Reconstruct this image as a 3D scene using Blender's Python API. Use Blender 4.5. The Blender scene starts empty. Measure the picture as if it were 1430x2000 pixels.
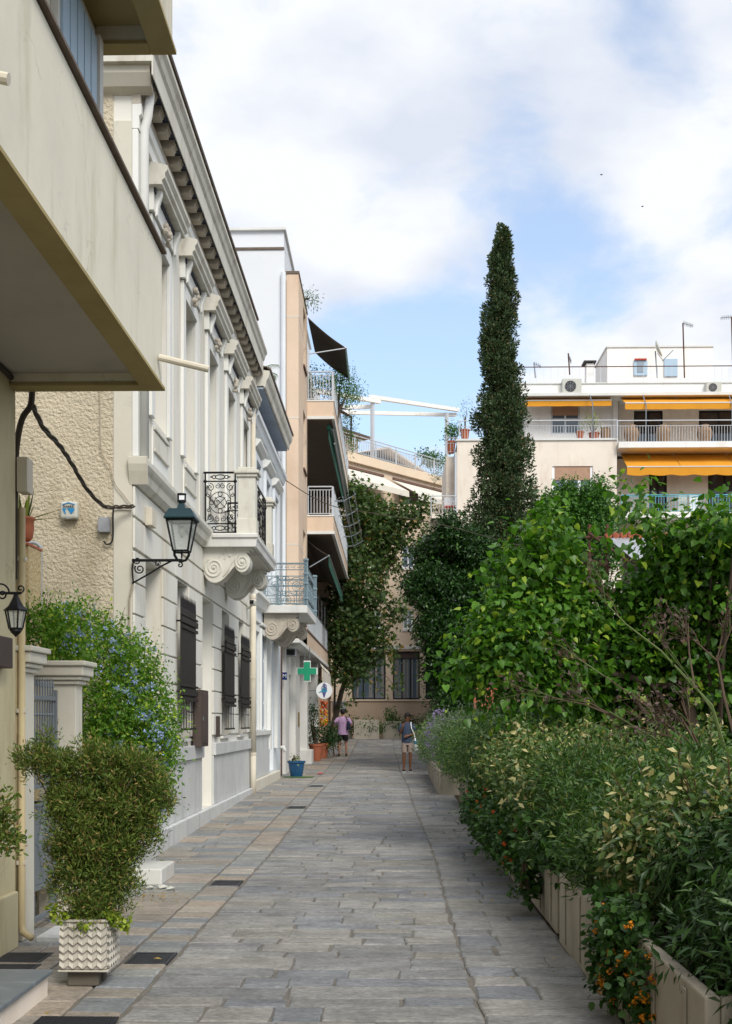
import bpy, bmesh, math, random
import numpy as np
from math import sin, cos, pi, atan, radians, sqrt
from mathutils import Vector, Matrix
R = random.Random(7)
NR = np.random.RandomState(11)
sc = bpy.context.scene
COL = sc.collection

# ------------------------------------------------------------------ camera, sky, sun, exposure
F, CX, HY, CAMZ = 2300.0, 715.0, 1410.0, 1.68
TH = atan(50 / F)
cam_d = bpy.data.cameras.new('camera')
cam = bpy.data.objects.new('camera', cam_d); COL.objects.link(cam)
cam.location = (0, 0, CAMZ); cam.rotation_euler = (pi / 2, 0, TH)
cam_d.sensor_width = 36; cam_d.sensor_fit = 'AUTO'; cam_d.lens = F / 2000 * 36
cam_d.shift_y = (HY - 1000) / 2000; cam_d.clip_start = .05; cam_d.clip_end = 3000
sc.camera = cam

SUN_EL, SUN_AZ = radians(43), radians(154)      # azimuth clockwise from +Y: behind the camera, to the right
sun_d = bpy.data.lights.new('sun', 'SUN'); sun_d.energy = 2.3; sun_d.angle = radians(26); sun_d.color = (1, .955, .88)
sun = bpy.data.objects.new('sun', sun_d); COL.objects.link(sun)
_sd = Vector((sin(SUN_AZ) * cos(SUN_EL), cos(SUN_AZ) * cos(SUN_EL), sin(SUN_EL)))
sun.rotation_euler = _sd.to_track_quat('Z', 'Y').to_euler(); sun.location = (20, -20, 30)
sc.view_settings.view_transform = 'Standard'; sc.view_settings.look = 'None'
sc.view_settings.exposure = 0.35; sc.view_settings.gamma = 1; sc.view_settings.use_curve_mapping = False
sc.cycles.max_bounces = 6; sc.cycles.diffuse_bounces = 3; sc.cycles.glossy_bounces = 2
sc.cycles.transmission_bounces = 4; sc.cycles.transparent_max_bounces = 6
sc.cycles.use_denoising = True

def pray(px, py):
    return Vector((-sin(TH), cos(TH), 0)) + Vector((cos(TH), sin(TH), 0)) * ((px - CX) / F) + Vector((0, 0, (HY - py) / F))
def at_y(px, py, Y):
    d = pray(px, py); t = Y / d.y; return Vector((d.x * t, Y, CAMZ + d.z * t))
def at_x(px, py, X):
    d = pray(px, py); t = X / d.x; return Vector((X, d.y * t, CAMZ + d.z * t))
def PX(px, Y): return at_y(px, HY, Y).x
def PZ(py, Y, px=765): return at_y(px, py, Y).z

def build_world():
    w = bpy.data.worlds.new('World'); sc.world = w; w.use_nodes = True
    nt = w.node_tree; N = nt.nodes; L = nt.links; N.clear()
    out = N.new('ShaderNodeOutputWorld'); bg = N.new('ShaderNodeBackground'); bg.inputs[1].default_value = .12
    sky = N.new('ShaderNodeTexSky'); sky.sky_type = 'NISHITA'; sky.sun_disc = False
    sky.sun_elevation = SUN_EL; sky.sun_rotation = SUN_AZ; sky.air_density = 1.0; sky.dust_density = 1.2; sky.ozone_density = 1.3
    tc = N.new('ShaderNodeTexCoord')
    sep = N.new('ShaderNodeSeparateXYZ'); L.new(tc.outputs['Generated'], sep.inputs[0])
    def m(op, a, b=None, c=None):
        n = N.new('ShaderNodeMath'); n.operation = op
        for i, v in enumerate((a, b, c)):
            if v is None: continue
            if isinstance(v, (int, float)): n.inputs[i].default_value = v
            else: L.new(v, n.inputs[i])
        return n.outputs[0]
    z = m('MAXIMUM', sep.outputs[2], 0.0); zz = m('ADD', z, .22)
    cmb = N.new('ShaderNodeCombineXYZ')
    L.new(m('DIVIDE', sep.outputs[0], zz), cmb.inputs[0]); L.new(m('DIVIDE', sep.outputs[1], zz), cmb.inputs[1])
    n1 = N.new('ShaderNodeTexNoise'); n1.inputs['Scale'].default_value = 2.9; n1.inputs['Detail'].default_value = 9
    n1.inputs['Roughness'].default_value = .57; n1.inputs['Distortion'].default_value = .25; L.new(cmb.outputs[0], n1.inputs[0])
    n2 = N.new('ShaderNodeTexNoise'); n2.inputs['Scale'].default_value = 3.4; n2.inputs['Detail'].default_value = 6
    mp = N.new('ShaderNodeMapping'); mp.inputs[1].default_value = (4.3, 1.7, 2); L.new(cmb.outputs[0], mp.inputs[0]); L.new(mp.outputs[0], n2.inputs[0])
    cover = m('ADD', n1.outputs[0], .045)
    for (px, py, rad, amt) in ((1180, 470, .055, .21), (1080, 440, .03, .12), (1000, 500, .03, .08), (1250, 115, .035, .15), (975, 265, .045, .15), (790, 800, .09, .26), (900, 470, .022, .06), (850, 620, .05, .14), (1420, 380, .04, .12), (900, 700, .06, .16),
                               (600, 330, .12, -.10), (1350, 620, .07, -.12), (1200, 250, .045, -.10), (1340, 250, .06, -.12), (1110, 160, .06, -.10), (1240, 330, .05, -.08), (800, 250, .10, -.06), (500, 60, .1, -.05)):
        d = pray(px, py).normalized()
        vm = N.new('ShaderNodeVectorMath'); vm.operation = 'DISTANCE'; L.new(tc.outputs['Generated'], vm.inputs[0]); vm.inputs[1].default_value = d
        f = m('SUBTRACT', 1, m('MINIMUM', m('DIVIDE', vm.outputs['Value'], rad * 1.35), 1.0))
        f = m('MULTIPLY', m('SMOOTH_MIN', f, 1.0, .2) if False else f, amt)
        cover = m('SUBTRACT', cover, f)
    cr = N.new('ShaderNodeValToRGB'); cr.color_ramp.elements[0].position = .34; cr.color_ramp.elements[1].position = .60
    cr.color_ramp.interpolation = 'EASE'; L.new(cover, cr.inputs[0])
    ccr = N.new('ShaderNodeMapRange'); ccr.inputs[1].default_value = .36; ccr.inputs[2].default_value = .56; L.new(n2.outputs[0], ccr.inputs[0])
    cc = N.new('ShaderNodeMix'); cc.data_type = 'RGBA'; L.new(ccr.outputs[0], cc.inputs[0])
    cc.inputs[6].default_value = (4.9, 5.25, 6.0, 1); cc.inputs[7].default_value = (6.45, 6.6, 6.85, 1)
    tint = N.new('ShaderNodeMix'); tint.data_type = 'RGBA'; tint.blend_type = 'MULTIPLY'; tint.inputs[0].default_value = 1
    L.new(sky.outputs[0], tint.inputs[6]); tint.inputs[7].default_value = (1.42, 1.55, 1.62, 1)
    # thin veil over the whole sky
    veil = N.new('ShaderNodeMix'); veil.data_type = 'RGBA'; veil.inputs[0].default_value = .26
    L.new(tint.outputs[2], veil.inputs[6]); veil.inputs[7].default_value = (6.4, 6.8, 7.2, 1)
    mx = N.new('ShaderNodeMix'); mx.data_type = 'RGBA'
    L.new(cr.outputs[0], mx.inputs[0]); L.new(veil.outputs[2], mx.inputs[6]); L.new(cc.outputs[2], mx.inputs[7])
    L.new(mx.outputs[2], bg.inputs[0]); L.new(bg.outputs[0], out.inputs[0])
    w.cycles.sampling_method = 'MANUAL'; w.cycles.sample_map_resolution = 512
build_world()

# ------------------------------------------------------------------ terrain profile along the street
def G(y):
    pts = ((-30, 0), (15, 0), (25, .17), (36, .2), (44, .42), (54, .86), (70, .9))
    if y <= pts[0][0]: return 0.0
    for (a, b), (c, d) in zip(pts, pts[1:]):
        if y <= c: return b + (d - b) * (y - a) / (c - a)
    return .9

# ------------------------------------------------------------------ helpers
def tag(o, label=None, cat=None, group=None, kind=None):
    if label: o['label'] = label
    if cat: o['category'] = cat
    if group: o['group'] = group
    if kind: o['kind'] = kind
    return o
def thing(name, label, cat, loc=(0, 0, 0), rz=0, group=None, kind=None):
    o = bpy.data.objects.new(name, None); COL.objects.link(o); o.empty_display_size = .2
    o.location = loc; o.rotation_euler = (0, 0, rz)
    return tag(o, label, cat, group, kind)
def obj(name, mesh, parent=None, loc=(0, 0, 0), rot=(0, 0, 0), scale=(1, 1, 1)):
    o = bpy.data.objects.new(name, mesh); COL.objects.link(o); o.parent = parent
    o.location = loc; o.rotation_euler = rot; o.scale = scale
    return o
def wloc(o):
    v = Vector((0, 0, 0))
    while o is not None: v += o.location; o = o.parent
    return v

class MB:
    def __init__(s): s.v = []; s.f = []
    def add(s, vs, fs):
        n = len(s.v); s.v += [tuple(v) for v in vs]; s.f += [tuple(i + n for i in f) for f in fs]; return s
    def box(s, x0, x1, y0, y1, z0, z1):
        if x0 > x1: x0, x1 = x1, x0
        if y0 > y1: y0, y1 = y1, y0
        if z0 > z1: z0, z1 = z1, z0
        return s.add([(x0, y0, z0), (x1, y0, z0), (x1, y1, z0), (x0, y1, z0), (x0, y0, z1), (x1, y0, z1), (x1, y1, z1), (x0, y1, z1)],
                     [(0, 3, 2, 1), (4, 5, 6, 7), (0, 1, 5, 4), (1, 2, 6, 5), (2, 3, 7, 6), (3, 0, 4, 7)])
    def hexa(s, p):
        return s.add(p, [(0, 3, 2, 1), (4, 5, 6, 7), (0, 1, 5, 4), (1, 2, 6, 5), (2, 3, 7, 6), (3, 0, 4, 7)])
    def prism(s, pts, a, b, axis='y'):
        n = len(pts)
        mk = {'y': lambda p, t: (p[0], t, p[1]), 'x': lambda p, t: (t, p[0], p[1]), 'z': lambda p, t: (p[0], p[1], t)}[axis]
        vs = [mk(p, a) for p in pts] + [mk(p, b) for p in pts]
        return s.add(vs, [tuple(range(n))[::-1], tuple(range(n, 2 * n))] + [(i, (i + 1) % n, (i + 1) % n + n, i + n) for i in range(n)])
    def tube(s, path, r, n=6, closed=False):
        P = [Vector(p) for p in path]; m = len(P)
        if m < 2: return s
        rs = r if isinstance(r, (list, tuple)) else [r] * m
        vs = []; up = None
        for i, p in enumerate(P):
            if closed: t = P[(i + 1) % m] - P[i - 1]
            else: t = P[min(i + 1, m - 1)] - P[max(i - 1, 0)]
            if t.length < 1e-9: t = Vector((0, 0, 1))
            t.normalize()
            if up is None: up = Vector((0, 0, 1)) if abs(t.z) < .9 else Vector((1, 0, 0))
            a = up - t * up.dot(t)
            if a.length < 1e-4: a = t.orthogonal()
            a.normalize(); up = a; b = t.cross(a)
            for k in range(n):
                an = 2 * pi * k / n; vs.append(p + (a * cos(an) + b * sin(an)) * rs[i])
        fs = []
        for i in range(m if closed else m - 1):
            j = (i + 1) % m
            for k in range(n): fs.append((i * n + k, i * n + (k + 1) % n, j * n + (k + 1) % n, j * n + k))
        if not closed: fs += [tuple(range(n))[::-1], tuple(range((m - 1) * n, m * n))]
        return s.add(vs, fs)
    def lathe(s, prof, c, n=16, a0=0.0, sx=1, sy=1):
        c = Vector(c); vs = []; m = len(prof)
        for (r, z) in prof:
            for k in range(n):
                a = a0 + 2 * pi * k / n; vs.append((c.x + cos(a) * r * sx, c.y + sin(a) * r * sy, c.z + z))
        fs = [(i * n + k, i * n + (k + 1) % n, (i + 1) * n + (k + 1) % n, (i + 1) * n + k) for i in range(m - 1) for k in range(n)]
        fs += [tuple(range(n))[::-1], tuple(range((m - 1) * n, m * n))]
        return s.add(vs, fs)
    def ball(s, c, r, n=10, sc_=(1, 1, 1)):
        m = max(5, n // 2 + 1)
        prof = [(max(1e-3, sin(pi * i / m)) * r, -cos(pi * i / m) * r * sc_[2]) for i in range(m + 1)]
        return s.lathe(prof, c, n, 0, sc_[0], sc_[1])
    def mesh(s, name, mat, smooth=False, off=None, recalc=True):
        me = bpy.data.meshes.new(name)
        vs = s.v if off is None else [(a - off[0], b - off[1], c - off[2]) for a, b, c in s.v]
        me.from_pydata(vs, [], s.f)
        if recalc and len(s.f) < 60000:
            bm = bmesh.new(); bm.from_mesh(me); bmesh.ops.recalc_face_normals(bm, faces=bm.faces); bm.to_mesh(me); bm.free()
        if mat: me.materials.append(mat)
        if smooth: me.polygons.foreach_set('use_smooth', [True] * len(me.polygons))
        return me
    def build(s, name, mat, parent=None, smooth=False, bevel=0, kind=None, local=False, auto=None):
        if parent is None:
            a = np.array(s.v); off = (float((a[:, 0].min() + a[:, 0].max()) / 2), float((a[:, 1].min() + a[:, 1].max()) / 2), float(a[:, 2].min()))
            o = obj(name, s.mesh(name, mat, smooth, off), None, off)
        elif local: o = obj(name, s.mesh(name, mat, smooth), parent)
        else:
            off = wloc(parent); o = obj(name, s.mesh(name, mat, smooth, off), parent)
        if bevel:
            b = o.modifiers.new('bevel', 'BEVEL'); b.width = bevel; b.segments = 2; b.limit_method = 'ANGLE'; b.angle_limit = radians(40)
        if kind: o['kind'] = kind
        return o
def B(*a): return MB().box(*a)

def spiral(c, r0, r1, turns, a0, plane, n=26, sgn=1):
    """points of a spiral in plane ('x' fixed, 'y' fixed) around c"""
    out = []
    for i in range(n + 1):
        t = i / n; r = r0 + (r1 - r0) * t; a = a0 + sgn * 2 * pi * turns * t
        u, w = r * cos(a), r * sin(a)
        out.append((c[0] + u, c[1], c[2] + w) if plane == 'y' else (c[0], c[1] + u, c[2] + w))
    return out
def circ(c, r, plane, n=20, a0=0, a1=2 * pi):
    return [((c[0] + r * cos(a0 + (a1 - a0) * i / n), c[1], c[2] + r * sin(a0 + (a1 - a0) * i / n)) if plane == 'y' else
             (c[0], c[1] + r * cos(a0 + (a1 - a0) * i / n), c[2] + r * sin(a0 + (a1 - a0) * i / n))) for i in range(n + 1)]

# ------------------------------------------------------------------ materials
def lin(h):
    h = h.lstrip('#'); v = [int(h[i:i + 2], 16) / 255 for i in (0, 2, 4)]
    return tuple((x / 12.92 if x <= .04045 else ((x + .055) / 1.055) ** 2.4) for x in v)
MATS = {}
def mat(name, col, rough=.8, var=.12, vs=2.0, bump=.25, bs=40, metal=0, stain=None, stain_amt=0, ss=(1.2, 1.2, .35), rand=0, bd=.004, spec=.35, crack=0, base=None):
    """stain: second colour laid on in streaky patches; rand: per-object brightness; base: (colour, z0, z1) splash dirt near the ground"""
    if isinstance(col, str): col = lin(col)
    m = bpy.data.materials.new(name); m.use_nodes = True; nt = m.node_tree; N = nt.nodes; L = nt.links
    p = N['Principled BSDF']; p.inputs['Roughness'].default_value = rough; p.inputs['Metallic'].default_value = metal
    p.inputs['Specular IOR Level'].default_value = spec
    geo = N.new('ShaderNodeNewGeometry')
    def mixc(f, a, b, bt='MIX'):
        n = N.new('ShaderNodeMix'); n.data_type = 'RGBA'; n.blend_type = bt
        for i, v in ((0, f), (6, a), (7, b)):
            if isinstance(v, (int, float)): n.inputs[i].default_value = v
            elif isinstance(v, tuple): n.inputs[i].default_value = (*v, 1)
            else: L.new(v, n.inputs[i])
        return n.outputs[2]
    def noise(scale, detail=6, vec=None, rough_=.6):
        n = N.new('ShaderNodeTexNoise'); n.inputs['Scale'].default_value = scale; n.inputs['Detail'].default_value = detail; n.inputs['Roughness'].default_value = rough_
        L.new(vec or geo.outputs['Position'], n.inputs[0]); return n.outputs[0]
    def ramp(v, a, b):
        n = N.new('ShaderNodeMapRange'); n.inputs[1].default_value = a; n.inputs[2].default_value = b; L.new(v, n.inputs[0]); return n.outputs[0]
    c = mixc(ramp(noise(vs), .3, .7), tuple(x * (1 - var) for x in col), tuple(min(1, x * (1 + var)) for x in col))
    c = mixc(ramp(noise(vs * 9, 8), .35, .7), c, mixc(1.0, c, (1 - var * .5,) * 3, 'MULTIPLY'))
    if stain:
        if isinstance(stain, str): stain = lin(stain)
        mp = N.new('ShaderNodeMapping'); mp.inputs[3].default_value = ss; L.new(geo.outputs['Position'], mp.inputs[0])
        f = ramp(noise(1.6, 9, mp.outputs[0], .65), .5, .72)
        mm = N.new('ShaderNodeMath'); mm.operation = 'MULTIPLY'; mm.inputs[1].default_value = stain_amt; L.new(f, mm.inputs[0])
        c = mixc(mm.outputs[0], c, stain)
    if crack:
        v = N.new('ShaderNodeTexVoronoi'); v.feature = 'DISTANCE_TO_EDGE'; v.inputs['Scale'].default_value = .9
        dn = N.new('ShaderNodeTexNoise'); dn.inputs['Scale'].default_value = 2.2; dn.inputs['Detail'].default_value = 6; L.new(geo.outputs['Position'], dn.inputs[0])
        av = N.new('ShaderNodeVectorMath'); av.operation = 'MULTIPLY_ADD'; L.new(dn.outputs[1], av.inputs[0]); av.inputs[1].default_value = (1.1,) * 3; L.new(geo.outputs['Position'], av.inputs[2]); L.new(av.outputs[0], v.inputs[0])
        k1 = N.new('ShaderNodeMapRange'); k1.inputs[1].default_value = .002; k1.inputs[2].default_value = .009; k1.inputs[3].default_value = 1; k1.inputs[4].default_value = 0; L.new(v.outputs['Distance'], k1.inputs[0])
        k2 = ramp(noise(.8, 3), .5, .6); mm2 = N.new('ShaderNodeMath'); mm2.operation = 'MULTIPLY'; L.new(k1.outputs[0], mm2.inputs[0]); L.new(k2, mm2.inputs[1])
        mm3 = N.new('ShaderNodeMath'); mm3.operation = 'MULTIPLY'; mm3.inputs[1].default_value = crack; L.new(mm2.outputs[0], mm3.inputs[0]); c = mixc(mm3.outputs[0], c, tuple(x * .35 for x in col))
    if rand:
        oi = N.new('ShaderNodeObjectInfo')
        n = N.new('ShaderNodeMapRange'); n.inputs[3].default_value = 1 - rand; n.inputs[4].default_value = 1 + rand; L.new(oi.outputs['Random'], n.inputs[0])
        vv = N.new('ShaderNodeCombineColor'); [L.new(n.outputs[0], vv.inputs[i]) for i in range(3)]
        c = mixc(1.0, c, vv.outputs[0], 'MULTIPLY')
    L.new(c, p.inputs['Base Color'])
    if bump:
        b = N.new('ShaderNodeBump'); b.inputs['Strength'].default_value = bump; b.inputs['Distance'].default_value = bd
        L.new(noise(bs, 5), b.inputs['Height']); L.new(b.outputs[0], p.inputs['Normal'])
    MATS[name] = m; return m
def plain(name, col, rough=.5, metal=0, spec=.4, alpha=None):
    if isinstance(col, str): col = lin(col)
    m = bpy.data.materials.new(name); m.use_nodes = True; p = m.node_tree.nodes['Principled BSDF']
    p.inputs['Base Color'].default_value = (*col, 1); p.inputs['Roughness'].default_value = rough; p.inputs['Metallic'].default_value = metal; p.inputs['Specular IOR Level'].default_value = spec
    return m
def glass_pane(name, col=(.03, .04, .05), rough=.06):
    m = plain(name, col, rough, 0, .8); return m
def clear_glass(name):
    m = bpy.data.materials.new(name); m.use_nodes = True; nt = m.node_tree; N = nt.nodes; L = nt.links
    p = N['Principled BSDF']; p.inputs['Base Color'].default_value = (.55, .6, .58, 1); p.inputs['Roughness'].default_value = .15
    tr = N.new('ShaderNodeBsdfTransparent'); mx = N.new('ShaderNodeMixShader'); mx.inputs[0].default_value = .35
    L.new(tr.outputs[0], mx.inputs[1]); L.new(p.outputs[0], mx.inputs[2]); L.new(mx.outputs[0], N['Material Output'].inputs[0]); return m
def leafmat(name, c1, c2, c3=None, rough=.45, transl=.25, f3=.08, spec=.35):
    """leaf colours vary leaf by leaf"""
    c1, c2 = [lin(c) if isinstance(c, str) else c for c in (c1, c2)]
    c3 = (lin(c3) if isinstance(c3, str) else c3) if c3 else c2
    m = bpy.data.materials.new(name); m.use_nodes = True; nt = m.node_tree; N = nt.nodes; L = nt.links
    p = N['Principled BSDF']; p.inputs['Roughness'].default_value = rough; p.inputs['Specular IOR Level'].default_value = spec
    g = N.new('ShaderNodeNewGeometry'); oi = N.new('ShaderNodeObjectInfo')
    ad = N.new('ShaderNodeMath'); ad.operation = 'ADD'; L.new(g.outputs['Random Per Island'], ad.inputs[0]); L.new(oi.outputs['Random'], ad.inputs[1])
    fr = N.new('ShaderNodeMath'); fr.operation = 'FRACT'; L.new(ad.outputs[0], fr.inputs[0])
    r = N.new('ShaderNodeValToRGB'); e = r.color_ramp.elements
    e[0].position = 0; e[0].color = (*c1, 1); e[1].position = 1 - f3 - .02; e[1].color = (*c2, 1)
    x = e.new(1 - f3); x.color = (*c3, 1); L.new(fr.outputs[0], r.inputs[0])
    L.new(r.outputs[0], p.inputs['Base Color'])
    t = N.new('ShaderNodeBsdfTranslucent'); br = N.new('ShaderNodeMix'); br.data_type = 'RGBA'; br.blend_type = 'MULTIPLY'; br.inputs[0].default_value = 1
    L.new(r.outputs[0], br.inputs[6]); br.inputs[7].default_value = (1.3, 1.5, .6, 1); L.new(br.outputs[2], t.inputs[0])
    mx = N.new('ShaderNodeMixShader'); mx.inputs[0].default_value = transl
    L.new(p.outputs[0], mx.inputs[1]); L.new(t.outputs[0], mx.inputs[2]); L.new(mx.outputs[0], N['Material Output'].inputs[0])
    return m
def stonemat(name, cols, joint_dirt=.3, rough=.7, vein=.35, gloss=.35, bumps=.5, dim=.88):
    """paving stone: every stone takes its own tone from the list; veins and worn dirt on top"""
    m = bpy.data.materials.new(name); m.use_nodes = True; nt = m.node_tree; N = nt.nodes; L = nt.links
    p = N['Principled BSDF']; p.inputs['Specular IOR Level'].default_value = gloss
    g = N.new('ShaderNodeNewGeometry'); oi = N.new('ShaderNodeObjectInfo')
    ad = N.new('ShaderNodeMath'); ad.operation = 'ADD'; L.new(g.outputs['Random Per Island'], ad.inputs[0]); L.new(oi.outputs['Random'], ad.inputs[1])
    fr = N.new('ShaderNodeMath'); fr.operation = 'FRACT'; L.new(ad.outputs[0], fr.inputs[0])
    r = N.new('ShaderNodeValToRGB'); r.color_ramp.interpolation = 'CONSTANT'; e = r.color_ramp.elements
    cs = [tuple(x * dim for x in lin(c)) for c in cols]; e[0].position = 0; e[0].color = (*cs[0], 1); e[1].position = 1 / len(cs); e[1].color = (*cs[1], 1)
    for i in range(2, len(cs)): x = e.new(i / len(cs)); x.color = (*cs[i], 1)
    L.new(fr.outputs[0], r.inputs[0])
    def noise(scale, det, mpv=None, loc=None):
        n = N.new('ShaderNodeTexNoise'); n.inputs['Scale'].default_value = scale; n.inputs['Detail'].default_value = det; n.inputs['Roughness'].default_value = .65
        mp = N.new('ShaderNodeMapping'); mp.inputs[3].default_value = mpv or (1, 1, 1); L.new(g.outputs['Position'], mp.inputs[0]); L.new(mp.outputs[0], n.inputs[0])
        return n.outputs[0]
    def rng(v, a, b, c, d):
        n = N.new('ShaderNodeMapRange'); n.inputs[1].default_value = a; n.inputs[2].default_value = b; n.inputs[3].default_value = c; n.inputs[4].default_value = d; L.new(v, n.inputs[0]); return n.outputs[0]
    def mul(col, v):
        vv = N.new('ShaderNodeCombineColor'); [L.new(v, vv.inputs[i]) for i in range(3)]
        n = N.new('ShaderNodeMix'); n.data_type = 'RGBA'; n.blend_type = 'MULTIPLY'; n.inputs[0].default_value = 1; L.new(col, n.inputs[6]); L.new(vv.outputs[0], n.inputs[7]); return n.outputs[2]
    c = mul(r.outputs[0], rng(noise(3.6, 9, (1, 1.5, 1)), .3, .7, 1 - vein, 1 + vein * .7))
    c = mul(c, rng(noise(30, 10, (.8, 1.2, 1)), .36, .68, 1.16, .66))
    c = mul(c, rng(noise(.55, 5), .38, .66, 1.06, .76))          # broad worn and dirty areas
    c = mul(c, rng(noise(7, 10, (.5, 1.9, 1)), .56, .68, 1.0, .60))   # dark fissures
    L.new(c, p.inputs['Base Color'])
    L.new(rng(noise(7, 5), .3, .7, rough - .18, rough + .15), p.inputs['Roughness'])
    b = N.new('ShaderNodeBump'); b.inputs['Strength'].default_value = bumps; b.inputs['Distance'].default_value = .012
    L.new(noise(13, 10, (.7, 1.5, 1)), b.inputs['Height']); L.new(b.outputs[0], p.inputs['Normal'])
    return m

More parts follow.
